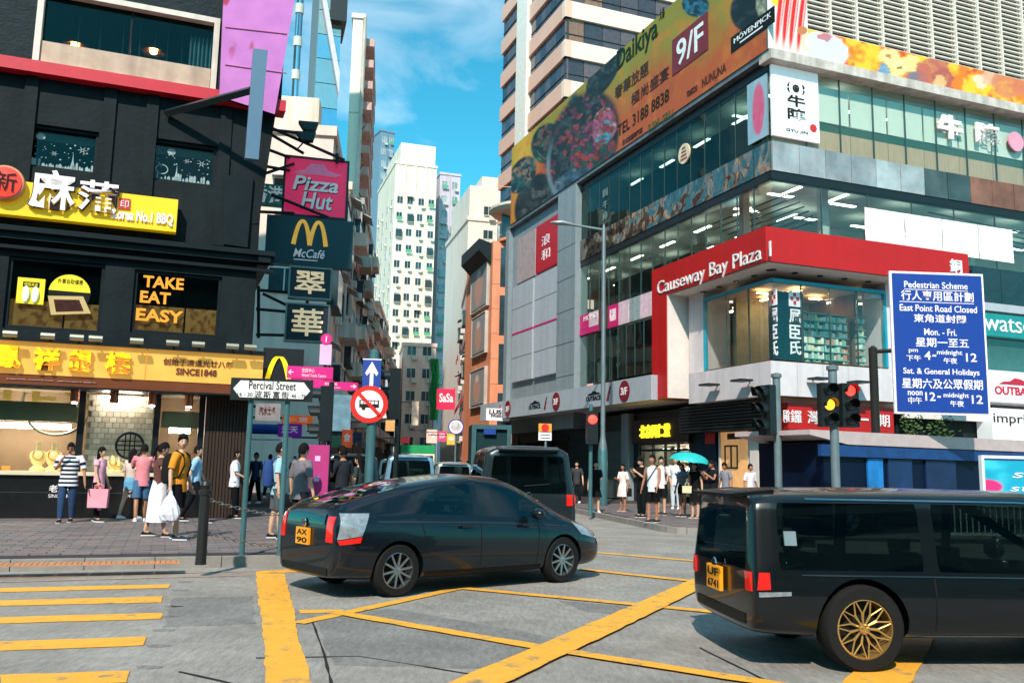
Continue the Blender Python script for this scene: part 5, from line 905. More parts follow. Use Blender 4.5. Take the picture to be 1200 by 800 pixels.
# white block with balconies (left side of street)
p0 = at(389, 540, 84); F = Fa(p0, 82); wd = F.pix(414, 300)[0]; ztw = 46; t = blockb('apartment_block', 'tall pinkish white apartment block with stacked balconies behind the sign brackets', F, wd, 18, 0, ztw, M('wall_blush', hexc((232, 214, 200)), .7, var=.05, streak=.1)); Fs = Fa(F.p(wd, 0), -8)
for k in range(26):
    z = 12+k*2.25
    if z > ztw-2: break
    for j in range(2): u = .7+j*8; b = MB(); Fs.box(b, u, u+7.2, z, z+.8, .01, 1.1); b.build('balcony', M('balcony_pink', hexc((206, 168, 160)), .7, streak=.25), t); 
    for j in range(4): window(Fs, t, 2.3+j*4.1, z+.85, 2.4, 1.1, random.choice((0, 1, 2, 1)), WM3, d=.02)
for z in (14, 28, 36): F.bx('facade_joint', gyw, t, 0, wd, z, z+.12, 0, .03)
b = MB(); b.tube([F.p(1.2, 0, .3), F.p(1.2, ztw, .3)], .2, 6); b.build('drain_pipe', gyw, t)
for k in range(7): b = MB(); b.tube([F.p(1.2, 14+4*k, .3), F.p(1.9, 15+4*k, .4), F.p(1.2, 16+4*k, .3)], .08, 5); b.build('pipe_bracket', dk, t)
# glass towers
def curtain(name, label, F, wd, dep, zt, pw, ph, mats, zmin):
    t = thing(name, label, 'building', tuple(F.p(0, 0))); F.bx('core', M('core_grey', hexc((120, 130, 134)), .6), t, .02, wd-.02, 0, zt, -dep, -.15); n = max(1, round(wd/pw)); us = np.linspace(0, wd, n+1); z = zmin; cnt = 0
    while z < zt and cnt < 290:
        for i in range(n): F.bx('glass_panel', random.choice(mats), t, us[i]+.03, us[i+1]-.03, z+.03, z+ph-.03, -.14, -.02); cnt += 1
        z += ph
    return t
mg = [M('mirror_glass_%d' % k, hexc(c), .05, .8, var=.06, bump=.35, bsc=.8) for k, c in enumerate(((120, 176, 200), (150, 190, 204), (186, 190, 190), (214, 196, 184)))]
F = Fa(at(345, 540, 62), 74); t = curtain('glass_tower', 'mirror glass office tower with a pale diagonal band above the sign brackets', F, F.pix(392, 200)[0], 14, 46, 1.25, 1.9, mg, 16); wd = F.pix(392, 200)[0]
b = MB()
for z in (31, 41): b.prism([F.p(0, z+7, .02), F.p(wd, z-1, .02), F.p(wd, z-2.6, .02), F.p(0, z+5.4, .02)], F.n*.5)
b.build('diagonal_band', M('band_lilac', hexc((196, 190, 206)), .5), t, kind='stuff'); F.bx('dark_edge', dk, t, wd-.9, wd+.3, 34, 46, -3, .7)
F = Fa(at(318, 540, 50), 69); wd = F.pix(349, 120)[0]; t = thing('curved_glass_tower', 'narrow curved glass tower right of the pink corner billboard', 'building', tuple(F.p(0, 0))); rr = wd*.62; c0 = F.p(wd*.45, 0, -rr*.8)
for k in range(16):
    z = 10+2.1*k
    for j in range(9):
        a0, a1 = math.radians(-170+j*20), math.radians(-151+j*20); q = [c0+Vector((rr*math.cos(a), rr*math.sin(a), z)) for a in (a0, a1)]; b = MB(); b.prism([q[0], q[1], q[1]+Vector((0, 0, 1.5)), q[0]+Vector((0, 0, 1.5))], (c0+Vector((0, 0, z))-(q[0]+q[1])/2)*.03); b.build('glass_panel', random.choice(mg[:2]+[fgl]), t)
    b = MB(); b.lathe(c0+Vector((0, 0, z+1.5)), [(rr+.05, 0), (rr+.05, .58)], 20); b.build('pale_band', M('band_cream', hexc((200, 196, 184)), .5), t)
# tenements along the left side of the street
def tenement(name, label, P, a, wd, dep, h, mat, fl, bays, seed, frontw=None):
    r_ = random.Random(seed); F = Fa(P, a); t = blockb(name, label, F, wd, dep, .05, h, mat); Ff = Fa(F.p(0, 0, -dep), a+90); n = 0
    ph = (h-4.2)/fl
    for k in range(fl):
        z = 4.4+ph*k
        for j in range(bays):
            u = wd*(j+.5)/bays; kd = r_.choice((1, 3, 4, 4, 2)); window(F, t, u, z+.7, round(wd/bays*.7, 1), round(ph*.5, 1), kd, WM3 if r_.random() < .6 else WM, d=.01)
            if r_.random() < .45: b = MB(); F.box(b, u-wd/bays*.45, u+wd/bays*.45, z-.05, z+.85, .01, 1.0); b.build('balcony', r_.choice((gyw, bgw, pkw)), t)
        for j in range(max(1, round(dep/4))): window(Ff, t, dep*(j+.5)/max(1, round(dep/4)), z+.7, 1.6, 1.3, r_.choice((0, 1, 3)), WM)
    for k in range(4): u = r_.uniform(0, wd); b = MB(); b.tube([F.p(u, 3, .12), F.p(u, h, .12)], .07, 5); b.build('drain_pipe', gyw, t)
    for k in range(3): b = MB(); u = r_.uniform(.5, wd-2); F.box(b, u, u+r_.uniform(1.2, 2.6), h+.5, h+r_.uniform(1.4, 2.8), -3.4, -1); b.build('rooftop_hut', r_.choice((gyw, bgw, acm)), t)
    F.bx('shop_front', fgd, t, .2, wd-.2, .15, 3.6, -.02, .06); return t, F
TP = at(372, 545, 42); az_st = -7
specs = [(13, 17.5, pkw, 3, 3, 'pinkish old tenement nearest the black building'), (13, 19, bgw, 5, 4, 'stained beige tenement with hanging balconies, second along the left of the street'), (14, 22, gyw, 5, 4, 'dark grey tenement with air conditioners, third along the left of the street'), (14, 17, bgw, 4, 4, 'lower tenement with a rooftop hut under the cream tower'), (18, 19, pkw, 4, 5, 'pale tenement far down the left of the street'), (22, 16, gyw, 3, 5, 'farthest grey tenement down the left of the street')]
P = Vector((TP.x, TP.y, 0))
for i, (wd, h, mat, fl, bays, lab) in enumerate(specs):
    t, F = tenement('tenement', lab, P, az_st, wd, 12, h, mat, fl, bays, i+3); P = P+azv(az_st)*(wd+.3); az_st += .6
P = at(552, 545, 78); P = Vector((P.x, P.y, 0))
for i, (wd, h, mat, lab) in enumerate(((14, 15, bgw, 'narrow beige tenement beyond the orange building'), (16, 21, pkw, 'taller pinkish tenement behind the red hanging banner'), (20, 14, bgw, 'last beige tenement down the right of the street'))):
    F = Fa(P+azv(-5.5)*wd, 174.5); t = blockb('tenement', lab, F, wd, 12, .05, h, mat); r_ = random.Random(i)
    for k in range(int((h-4)/3)):
        for j in range(4): window(F, t, wd*(j+.5)/4, 4.8+3*k, 2.3, 1.5, r_.choice((1, 3, 4, 2)), WM3)
    P = P+azv(-5.5)*(wd+.3)
F = Fa(at(468, 545, 120), 80); t = blockb('white_building', 'small pale house front in the middle of the far street end', F, 4.4, 10, 0, F.pix(470, 405)[1], pkw); [window(F, t, 1.1+2.1*j, 4+3.1*k, 1.3, 1.4, 1, WM) for j in range(2) for k in range(5)]
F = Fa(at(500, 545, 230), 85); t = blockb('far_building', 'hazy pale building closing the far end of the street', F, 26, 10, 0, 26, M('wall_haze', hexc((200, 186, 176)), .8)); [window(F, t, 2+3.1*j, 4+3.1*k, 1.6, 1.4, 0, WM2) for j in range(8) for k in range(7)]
# filler beyond the plaza on the right and left edges of the street
gn = thing('scaffold_netting', 'tall green scaffold netting hanging on a tenement far down the street', 'netting', tuple(at(503, 545, 92))); F = Fa(at(500, 545, 92), 85); b = MB(); rings = []
for k in range(15): z = F.pix(503, 492)[1]+(F.pix(506, 420)[1]-F.pix(503, 492)[1])*k/14; rings.append([F.p(.1+.85*j/6+.1*math.sin(k*.8), z, .12*math.sin(j*2+k)) for j in range(7)])
b.loft(rings, cap=False, closed=False); b.build('net', M('net_green', hexc((40, 150, 80)), .8, var=.3), gn); b = MB(); [b.tube([F.p(u, 0, -.3), F.p(u, rings[-1][0].z, -.3)], .06, 5) for u in (0, .5, .95)]; b.build('poles', gyw, gn, kind='stuff')
# unseen blocks added behind the viewer to shape shade and glass reflections
bkm = M('behind_wall', hexc((150, 150, 146)), .8, var=.1); bi = 0
for x0, x1, h, lab in ((-78, -44, 18, 'grey tower block behind the viewer, far left'), (-43, -12, 20, 'grey tower block behind the viewer, left of centre'), (-11.5, 16, 17, 'grey tower block directly behind the viewer'), (17, 46, 20, 'grey tower block behind the viewer, right of centre')):
    F = Fa((x1, -22-abs(x0+x1)*.02), 270); t = blockb('unseen_block', lab, F, x1-x0, 16, 0, h, bkm)
    for k in range(0, int(h/3.4)-1): b = MB(); F.box(b, .8, x1-x0-.8, 4+3.4*k, 5.7+3.4*k, -.1, .04); b.build('window_ribbon', fgl, t)
# ================= STREET SIGNS, BRACKETS
def plane(px, py, Y, a): return Fa(at(px, py, Y), a)
def signbox(name, label, corners, Y, a, mat, th=.25, edge=None, rim=.0, rimm=None):
    """corners TL, BR px"""
    F = plane(*corners[0], Y, a); q = F.tb(*corners); t = thing(name, label, 'sign', tuple(F.p((q[0]+q[1])/2, q[2]))); F.bx('sign_box', mat, t, *q, -th, 0)
    if rim: b = MB(); F.frame(b, q[0]-rim, q[1]+rim, q[2]-rim, q[3]+rim, -th-.02, .03, rim); b.build('rim', rimm or dk, t)
    return t, F, q
wlt = M('white_letter', 0)
t, F, q = signbox('pizza_sign', 'large crimson square restaurant sign with a hat emblem hung over the street', ((336, 184), (404, 256)), 27, 75, M('sign_magenta', hexc((206, 34, 86)), .4, em=.25, var=.05), .35, rim=.07)  # faint self-glow lifts the crimson face out of the shade
text('Pizza', F, sub(0, q, .12, .88, .42, .68), .0, M('shadow_ink', (.05, .0, .01), .5), t, bold=.05, t=.02, shear=.2); text('Pizza', F, sub(0, q, .12, .87, .43, .69), .02, wlt, t, bold=.02, t=.02, shear=.2); text('Hut', F, sub(0, q, .27, .80, .1, .4), .0, MT['shadow_ink'], t, bold=.05, t=.02, shear=.2); text('Hut', F, sub(0, q, .27, .79, .11, .41), .02, wlt, t, bold=.02, t=.02, shear=.2)
b = MB(); b.prism([F.p(q[0]+(q[1]-q[0])*x, q[2]+(q[3]-q[2])*y, 0) for x, y in ((.12, .74), (.3, .80), (.4, .92), (.62, .93), (.68, .82), (.92, .76), (.8, .72), (.5, .73), (.25, .71))], F.n*.03); b.build('hat_emblem', M('hat_pink', hexc((226, 120, 160)), .5, em=.1), t)
cafe = M('sign_teal_dark', hexc((10, 44, 54)), .35, var=.05)
t, F, q = signbox('cafe_sign', 'wide dark teal cafe sign with golden arches under the crimson sign', ((313, 251), (412, 315)), 26.4, 75, cafe, .4); yl = M('arch_yellow', hexc((240, 176, 60)), .4, em=.2)
def arches(F, u0, u1, z0, z1, d, par, tt=.16):
    w_ = u1-u0; h = z1-z0; b = MB()
    for s_ in (0, 1):
        c = u0+w_*(.27+.46*s_); rings = []
        for k in range(21):
            x = -1+2*k/20; z = z0+h*(1-abs(x)**2.2); u = c+x*w_*.235; wd_ = w_*(.045+.02*abs(x)); dx = 1; sl = 2.2*abs(x)**1.2*h/(w_*.235)*(1 if x > 0 else -1)*-1; L_ = math.hypot(1, sl); nx, nz = -sl/L_, 1/L_; rings.append([F.p(u+nx*wd_, z+nz*wd_, d), F.p(u-nx*wd_, z-nz*wd_, d), F.p(u-nx*wd_, z-nz*wd_, d+.05+.004*s_), F.p(u+nx*wd_, z+nz*wd_, d+.05+.004*s_)])
        b.loft(rings)
    return b.build('golden_arches', yl, par, kind=None)
arches(F, *[q[0]+(q[1]-q[0])*x for x in (.30, .70)], q[2]+(q[3]-q[2])*.42, q[2]+(q[3]-q[2])*.92, 0, t); text('McCafé', F, sub(0, q, .32, .68, .16, .34), 0, wlt, t, bold=.01, shear=.25, t=.02); FU = q
FU2 = (q[0]+(q[1]-q[0])*.33, q[0]+(q[1]-q[0])*.6, q[2]+(q[3]-q[2])*.1, q[2]+(q[3]-q[2])*.12); F.bx('underline', wlt, t, *FU2, 0, .02)
for ch, cs, lab in (('翠', ((341, 313), (386, 350)), 'upper rounded navy sign with a cream character'), ('華', ((337, 356), (383, 400)), 'lower rounded navy sign with a cream character')):
    t, F, q = signbox('character_sign', lab+' on the bracket', cs, 26, 75, M('sign_navy', hexc((14, 26, 44)), .4), .3, rim=.05, rimm=M('silver_rim', hexc((130, 130, 124)), .35, .6)); t['group'] = 'navy character signs'; text(ch, F, sub(0, q, .12, .88, .12, .9), 0, M('cream_letter', hexc((244, 214, 170)), .5, em=.2), t, 'character', bold=.012, t=.04)
t, F, q = signbox('green_sign', 'green character sign seen behind the brackets left of the crimson sign', ((300, 214), (334, 242)), 34, 75, M('sign_green', hexc((20, 110, 90)), .5), .3)
text('香港', F, sub(0, q, -.1, .9, .1, .92), 0, wlt, t, bold=.02, t=.02)
t = thing('sign_bracket', 'dark steel bracket frame carrying the stacked signs over the street', 'bracket', tuple(LS.p(2, 8, 0))); b_ = []
def bar(p, q_, r=.06, par=None, mat=None, name='bracket_bar'): m = MB(); m.tube([p, q_], r, 6); return m.build(name, mat or dk, par)
F = plane(313, 251, 26.7, 75)
def PP(x, y): return F.p(*F.pix(x, y))
for (a, c) in (((300, 207), (345, 192)), ((318, 150), (404, 188)), ((318, 158), (356, 180)), ((300, 248), (345, 250)), ((298, 150), (352, 156)), ((304, 340), (345, 343)), ((300, 362), (345, 366)), ((300, 392), (345, 393)), ((308, 344), (345, 362)), ((318, 228), (385, 255)), ((395, 180), (395, 192)), ((300, 170), (340, 185)), ((303, 335), (303, 396)), ((360, 345), (360, 356)), ((300, 193), (340, 200))): bar(PP(*a), PP(*c), .05, t)
for y, lab in ((150, 'upper'), (162, 'lower')):
    g = thing('floodlight', '%s of two black floodlights above the crimson sign' % lab, 'light', tuple(PP(360, y)), 'floodlights above the crimson sign'); c = PP(360 if y < 155 else 357, y); b = MB(); u = F.u; 
    b.prism([c+u*-.28+Vector((0, 0, .1)), c+u*.34+Vector((0, 0, .12)), c+u*.26+Vector((0, 0, -.14)), c+u*-.1+Vector((0, 0, -.16))], F.n*.3); b.build('lamp_body', dk, g); b = MB(); b.tube([c+Vector((0, 0, -.1)), c+Vector((-.2, 0, -.35))], .025, 5); b.build('yoke', dk, g)
# black arch sign lower
t, F, q = signbox('arch_sign', 'black projecting sign with a large yellow arch above the street name sign', ((309, 407), (354, 458)), 22.5, 75, M('sign_black', (.006, .007, .008), .4), .3); b = MB(); rings = []
for k in range(19):
    x = -1+2*k/18; z = F.pix(330, 462)[1]+(F.pix(330, 418)[1]-F.pix(330, 462)[1])*(1-abs(x)**2.2); u = F.pix(326, 440)[0]+x*.33; rings.append([F.p(u-.06, z, .0), F.p(u+.06, z, 0), F.p(u+.06, z, .05), F.p(u-.06, z, .05)])
b.loft(rings); b.build('golden_arch', M('arch_bright', hexc((250, 210, 20)), .4, em=.3), t)
# ---------- poles and signs standing on pavement
teal = M('teal_post', hexc((74, 118, 124)), .45, .3, var=.15, streak=.3); gpost = M('grey_post', hexc((112, 128, 134)), .5, .3, var=.15, streak=.3)
def ground_at(px, Y): p = at(px, 548, Y); return Vector((p.x, p.y, 0))
def post(par, P, z0, z1, r, mat, name='post', top=None):
    b = MB(); b.lathe((P.x, P.y, 0), [(r, z0), (r, z1), (r*.3, z1+r*.6)], 12); return b.build(name, mat, par, smooth=True)
# street name sign
Pn = gnd(283, 651, .15); YN = Pn.y; F = Fa(Pn, 80); q = F.tb((271, 442), (366, 471)); t = thing('street_name_sign', 'white street name plate with pointed ends on two teal posts', 'sign', tuple(Pn)); F.bx('backing_plate', dk, t, *q, -.03, 0)
b = MB(); c = (q[2]+q[3])/2; ins = .04; e_ = .14; b.prism([F.p(q[0]+ins, c, .001), F.p(q[0]+e_, q[2]+ins, .001), F.p(q[1]-e_, q[2]+ins, .001), F.p(q[1]-ins, c, .001), F.p(q[1]-e_, q[3]-ins, .001), F.p(q[0]+e_, q[3]-ins, .001)], F.n*.01); b.build('name_plate', white, t)
ink = M('black_ink', 0); text('Percival Street', F, sub(0, q, .22, .79, .50, .88), .011, ink, t, t=.004, bold=.012); text('波斯富街', F, sub(0, q, .29, .71, .12, .44), .011, ink, t, t=.004, bold=.01, space=1.3); text('16 - 30', F, sub(0, q, .09, .27, .16, .34), .011, ink, t, t=.004, bold=.01); text('46 - 76', F, sub(0, q, .74, .92, .16, .34), .011, ink, t, t=.004, bold=.01)
for px in (293, 336): u = F.pix(px, 480)[0]; b = MB(); b.lathe(F.p(u, 0, -.08), [(.04, .14), (.04, q[3]-.02), (.01, q[3])], 10); b.build('post', teal, t, smooth=True)
# finger post with magenta signs
Yf = 17.5; Pf = ground_at(378, Yf); t = thing('finger_post', 'dark finger post with magenta tourist direction signs and an info roundel', 'sign', tuple(Pf)); post(t, Pf, .14, F.pix(378, 400)[1], .06, dk)
mg_ = M('sign_tourist_magenta', hexc((206, 24, 120)), .45, em=.08); F = plane(378, 440, Yf, 80)
for cs, txt, arrow in ((((337, 429), (390, 445)), 'World Trade Centre', -1), (((337, 444), (390, 458)), 'Times Square', -1)): q = F.tb(*cs); F.bx('direction_plate', mg_, t, *q, .06, .09); text(txt, F, sub(0, q, .32, .85, .15, .4), .09, wlt, t, t=.004); text('世貿中心' if txt[0] == 'W' else '千禧', F, sub(0, q, .32, .6, .5, .85), .09, wlt, t, t=.004); text('←', F, sub(0, q, .03, .14, .3, .7), .09, wlt, t, t=.006, bold=.03)
q = F.tb((366, 447), (419, 458)); F = Fa(F.P, 80); F.bx('direction_plate', mg_, t, *q, .1, .13); text('時代廣場', F, sub(0, q, .28, .55, .5, .9), .13, wlt, t, t=.004); text('Times Square', F, sub(0, q, .28, .62, .12, .4), .13, wlt, t, t=.004); text('→', F, sub(0, q, .84, .97, .25, .75), .13, wlt, t, t=.006, bold=.03)
q = F.tb((376, 392), (388, 428)); F.bx('info_plate', M('pale_pink', hexc((226, 180, 214)), .5), t, q[0], q[1], q[2], q[3]-.2, .06, .09); b = MB(); b.lathe(F.p((q[0]+q[1])/2, q[3]-.1, .06), [(.11, 0), (.11, .04), (.01, .04)], 20, F.n); b.build('info_roundel', mg_, t); text('i', F, ((q[0]+q[1])/2-.012, (q[0]+q[1])/2+.012, q[3]-.16, q[3]-.04), .10, wlt, t, t=.006, bold=.01)
# magenta column box
Pm = ground_at(372, 15.6); F = Fa(Pm, 78); t = thing('info_column', 'magenta information column among the waiting pedestrians', 'column', tuple(Pm)); wm = .19; F.bx('column', M('column_magenta', hexc((176, 48, 116)), .5), t, -wm, wm, .14, F.pix(372, 521)[1], -.3, 0)
for z in (1.55, 1.2): F.bx('icon_plate', M('pale_pink', 0), t, -.05, .04, z, z+.09, 0, .01)
# traffic signal black, seen dark (left)
def sighead(par, F, u, z0, h, d, on=None, visors=True, w_=.16, name='signal_head', turn=0):
    m = MB(); F.box(m, u-w_, u+w_, z0, z0+h, d-.12, d+.1); m.build(name, dk, par)
    for i in range(3):
        z = z0+h*(5-2*i)/6; r = h*.125; cm_ = {0: M('red_lamp', (1, .03, .02), em=2.2, var=0), 1: M('amber_lamp', (1, .35, .02), em=1.6, var=0), 2: M('green_lamp', (0, .8, .3), em=4)}
        b = MB(); b.lathe(F.p(u, z, d+.1), [(r, 0), (r*.9, .02), (.01, .04)], 16, F.n); b.build('lens', cm_[i] if on == i else M('lens_off', (.012, .014, .014), .3), par)
        rings = []
        for rr_, dd_ in ((r*1.12, .1), (r*1.12, .32)): rings.append([F.p(u+rr_*math.cos(a), z+rr_*math.sin(a), d+dd_-(0 if dd_ < .2 else .10*(1-math.sin(a))*.5)) for a in np.linspace(-.3, math.pi+.3, 11)])
        b = MB(); b.loft(rings, cap=False, closed=False); b.build('visor', dk, par)
Pt = ground_at(384, 16.5); t = thing('traffic_signal', 'black traffic signal seen from the side behind the finger post', 'traffic light', tuple(Pt)); F = Fa(Pt, 165); post(t, Pt, .14, 3.0, .05, dk); sighead(t, F, 0, F.pix(384, 517)[1], 1.0, .1)
F = Fa(ground_at(384, 16.4), 85); q = F.tb((369, 455), (391, 464)); ts = thing('blue_plate_sign', 'small dark blue plate sign above the black signal', 'sign', tuple(F.p(0, q[2]))); F.bx('plate', M('plate_blue', hexc((20, 60, 100)), .4), ts, *q, .0, .03)
# no bus sign post
Pb = ground_at(433, 17.0); t = thing('road_sign_post', 'teal post with a blue arrow plate above a round no buses sign', 'sign', tuple(Pb)); F = Fa(Pb, 84); post(t, Pb, .02, F.pix(433, 412)[1], .09, teal)
bl_ = M('sign_blue', hexc((12, 56, 140)), .5, em=.05, var=.04); q = F.tb((426, 422), (446, 455)); F.bx('arrow_plate', bl_, t, *q, .09, .12); uc = (q[0]+q[1])/2; w_ = q[1]-q[0]; hq = q[3]-q[2]; b = MB(); b.prism([F.p(uc+w_*x, q[2]+hq*y, .12) for x, y in ((-.1, .06), (.1, .06), (.1, .55), (.26, .42), (.36, .52), (0, .94), (-.36, .52), (-.26, .42), (-.1, .55))], F.n*.01); b.build('arrow', wlt, t)
b = MB(); [F.box(b, q[0]-.005, q[1]+.005, z, z+.02, .085, .118) for z in (q[2]-.02, q[3])]; b.build('plate_edge', wlt, t)
u, z = F.pix(433, 474); r = F.pix(455, 474)[0]-u; b = MB(); b.lathe(F.p(u, z, .1), [(r, 0), (r, .03), (.01, .03)], 36, F.n); b.build('red_disc', M('sign_red', hexc((206, 36, 30)), .4, em=.05), t); b = MB(); b.lathe(F.p(u, z, .13), [(r*.74, 0), (r*.74, .006), (.01, .006)], 36, F.n); b.build('white_disc', wlt, t)
b = MB(); s_ = r*.52; F.box(b, u-s_, u+s_, z-s_*.34, z+s_*.42, .136, .142); b.build('bus_symbol', ink, t); b = MB(); [F.box(b, u-s_*.86+s_*.36*k, u-s_*.86+s_*.36*k+s_*.28, z+s_*.02, z+s_*.32, .142, .145) for k in range(5)]; b.build('bus_windows', wlt, t, kind='stuff')
for k in (-.55, .5): b = MB(); b.lathe(F.p(u+s_*k, z-s_*.4, .136), [(s_*.2, 0), (s_*.2, .008), (.005, .008)], 14, F.n); b.build('bus_wheel', ink, t)
b = MB(); c45 = r*.8*.7071; tk = r*.09; b.prism([F.p(u-c45-tk*.7, z+c45-tk*.7, .146), F.p(u-c45+tk*.7, z+c45+tk*.7, .146), F.p(u+c45+tk*.7, z-c45+tk*.7, .146), F.p(u+c45-tk*.7, z-c45-tk*.7, .146)], F.n*.008); b.build('slash', M('sign_red', 0), t)
t2 = thing('traffic_signal', 'dark traffic signal visors poking out right of the no buses sign', 'traffic light', tuple(Pb+Vector((.3, .6, 0)))); F2 = Fa(Pb+Vector((.42, .6, 0)), 165); post(t2, Pb+Vector((.42, .6, 0)), .02, 2.9, .05, dk); sighead(t2, F2, 0, F2.pix(452, 496)[1], 1.0, .1)
# bollard with chains
Pk = gnd(235, 661, .15); t = thing('bollard', 'black iron bollard at the pavement edge with chains to its right', 'bollard', tuple(Pk)); b = MB(); b.lathe(Pk, [(.075, 0), (.07, .05), (.065, .9), (.085, .92), (.085, .97), (.06, .98), (.06, 1.02), (.075, 1.04), (.06, 1.09), (.01, 1.12)], 16); b.build('bollard_post', M('bollard_black', (.012, .012, .012), .4), t, smooth=True)
P2 = Pk+UR*2.6+azv(-21)*.2; t3 = thing('bollard', 'second black bollard half hidden behind the dark hatchback', 'bollard', tuple(P2)); b = MB(); b.lathe(P2, [(.075, 0), (.07, .05), (.065, .9), (.085, .92), (.085, .97), (.06, 1.02), (.01, 1.12)], 16); b.build('bollard_post', MT['bollard_black'], t3, smooth=True)
for zz_, lab in ((.85, 'upper'), (.42, 'lower')):
    A_, B_ = Pk+Vector((.06, 0, zz_)), P2+Vector((0, 0, zz_)); pts = [A_.lerp(B_, k/44)-Vector((0, 0, .5*(1-(2*k/44-1)**2)*.45)) for k in range(45)]; b = MB()
    for k in range(44):
        c = (pts[k]+pts[k+1])/2; d = (pts[k+1]-pts[k]).normalized(); s_ = d.cross(Vector((0, 0, 1))).normalized(); v = s_ if k % 2 else d.cross(s_); b.tube([c+d*(.04*math.cos(a))+v*(.018*math.sin(a)) for a in np.linspace(0, 6.283, 9)], .0065, 4)
    tag(b.build('chain', M('chain_metal', hexc((150, 146, 140)), .35, .9)), '%s sagging metal chain between the bollards' % lab, 'chain', 'bollard chains')
# street lamp
Pl = gnd(706, 592, .15); t = thing('street_lamp', 'tall grey street lamp with a long arm and flat lamp head over the street', 'street lamp', tuple(Pl)); F = Fa(Pl, 69); F = Fa(Pl, 90); zt = F.pix(707, 268)[1]
b = MB(); b.lathe((Pl.x, Pl.y, 0), [(.16, .14), (.16, 2.4), (.12, 2.6), (.09, 2.8), (.085, zt), (.02, zt+.2)], 14); b.build('lamp_post', gpost, t, smooth=True); b = MB(); b.lathe((Pl.x, Pl.y, 0), [(.19, .14), (.19, 2.2), (.165, 2.3)], 14); b.build('base_sleeve', teal, t, smooth=True)
e_ = F.p(*F.pix(668, 263)); b = MB(); b.tube([Vector((Pl.x, Pl.y, zt-.05)), e_], .05, 8); b.build('lamp_arm', gpost, t); b = MB(); h_ = F.p(*F.pix(645, 261)); b.tube([e_+Vector((.1, 0, 0)), e_.lerp(h_, .4)+Vector((0, 0, .04)), h_.lerp(e_, .2), h_], [.06, (.16, .1), (.16, .09), (.05, .03)], 12); b.build('lamp_head', M('lamp_alu', hexc((160, 164, 164)), .4, .5), t, smooth=True)
# red pedestrian signal
Pr = ground_at(692, 27.5); t = thing('pedestrian_signal', 'slim pedestrian signal glowing red beside the street lamp', 'traffic light', tuple(Pr)); F = Fa(Pr, 85); post(t, Pr, .14, F.pix(692, 474)[1], .06, teal); z1_ = F.pix(692, 482)[1]; F.bx('signal_head', dk, t, -.17, .17, z1_-1.0, z1_, .06, .3); b = MB(); b.lathe(F.p(0, z1_-.26, .3), [(.14, 0), (.14, .03), (.01, .05)], 16, F.n); b.build('red_lens', M('red_lamp', 0) if 'red_lamp' in MT else M('red_lamp', (1, .03, .02), em=4, var=0), t)
# stop sign plate orange
Po = ground_at(639, 30); F = Fa(Po, 85); t = thing('no_stopping_sign', 'orange and white no stopping plate on a thin post by the far shopfront', 'sign', tuple(Po)); post(t, Po, .14, F.pix(639, 498)[1], .04, gpost); q = F.tb((631, 496), (646, 516)); F.bx('white_plate', wlt, t, q[0], q[1], q[2], (q[2]+q[3])/2-.01, .05, .07); F.bx('orange_plate', M('plate_orange', hexc((230, 150, 50)), .5), t, q[0], q[1], (q[2]+q[3])/2, q[3], .05, .07); b = MB(); b.lathe(F.p((q[0]+q[1])/2, q[2]+(q[3]-q[2])*.75, .07), [(.13, 0), (.13, .01), (.01, .01)], 18, F.n); b.build('red_roundel', M('sign_red', 0), t)
b = MB(); [F.box(b, q[0]+.06, q[1]-.06, q[2]+.07+.1*k, q[2]+.10+.1*k, .07, .075) for k in range(3)]; b.build('plate_text', ink, t, kind='stuff')
# right signals
def sigpole(px, ytop, Y, lab, z0=.14): P = ground_at(px, Y); t = thing('traffic_signal', lab, 'traffic light', tuple(P)); F = Fa(P, 85); zt = F.pix(px, ytop)[1]; post(t, P, z0, zt, .095, gpost); b = MB(); b.lathe((P.x, P.y, zt-.05), [(.13, 0), (.13, .09), (.03, .12)], 12); b.build('post_cap', gpost, t); return t, F, P
t, F, P = sigpole(912, 440, 22.4, 'grey signal pole whose black heads face left, in front of the red fascia')
Fl2 = Fa(P, 150); sighead(t, Fl2, -.05, F.pix(905, 510)[1], 1.25, .3, w_=.2); sighead(t, Fa(P, 175), 0, F.pix(905, 508)[1], 1.2, .32, w_=.15)
t, F, P = sigpole(979, 431, 19.5, 'grey signal pole with amber head on its left and red head on its right'); zb_ = F.pix(970, 500)[1]; h_ = F.pix(970, 449)[1]-zb_; sighead(t, F, F.pix(969, 480)[0], zb_, h_, .05, on=1, w_=.19); sighead(t, F, F.pix(993.5, 480)[0], zb_, h_, .05, on=0, w_=.19); b = MB(); [b.tube([F.p(F.pix(969, 480)[0], z, -.02), F.p(F.pix(993, 480)[0], z, -.02)], .03, 5) for z in (zb_+.1, zb_+h_-.1)]; b.build('head_bracket', dk, t, kind='stuff')
# big blue sign
Ps = ground_at(1028, 23); t = thing('pedestrian_scheme_sign', 'large blue road sign listing closing hours in white English and Chinese', 'sign', tuple(Ps)); Fs_ = Fa(Ps, 88); post(t, Ps, .14, Fs_.pix(1022, 408)[1], .11, M('dark_post', (.02, .02, .018), .5))
Fq = Fa(at(1100, 400, 22.9), 86); uL_, uR_ = Fq.pix(1048, 400)[0], Fq.pix(1153.5, 400)[0]; zT, zB = Fq.pix(1100, 322)[1], Fq.pix(1104, 483)[1]
b = MB(); b.tube([Fs_.p(-.02, Fs_.pix(1022, 412)[1], 0), Fq.p(uL_+.3, Fq.pix(1048, 409)[1], -.1)], .06, 6); b.build('sign_arm', M('dark_post', 0), t)
Fq.bx('sign_edge', wlt, t, uL_-.06, uR_+.06, zB-.06, zT+.06, -.06, 0); Fq.bx('sign_face', bl_, t, uL_, uR_, zB, zT, .001, .02); Q = (uL_, uR_, zB, zT)
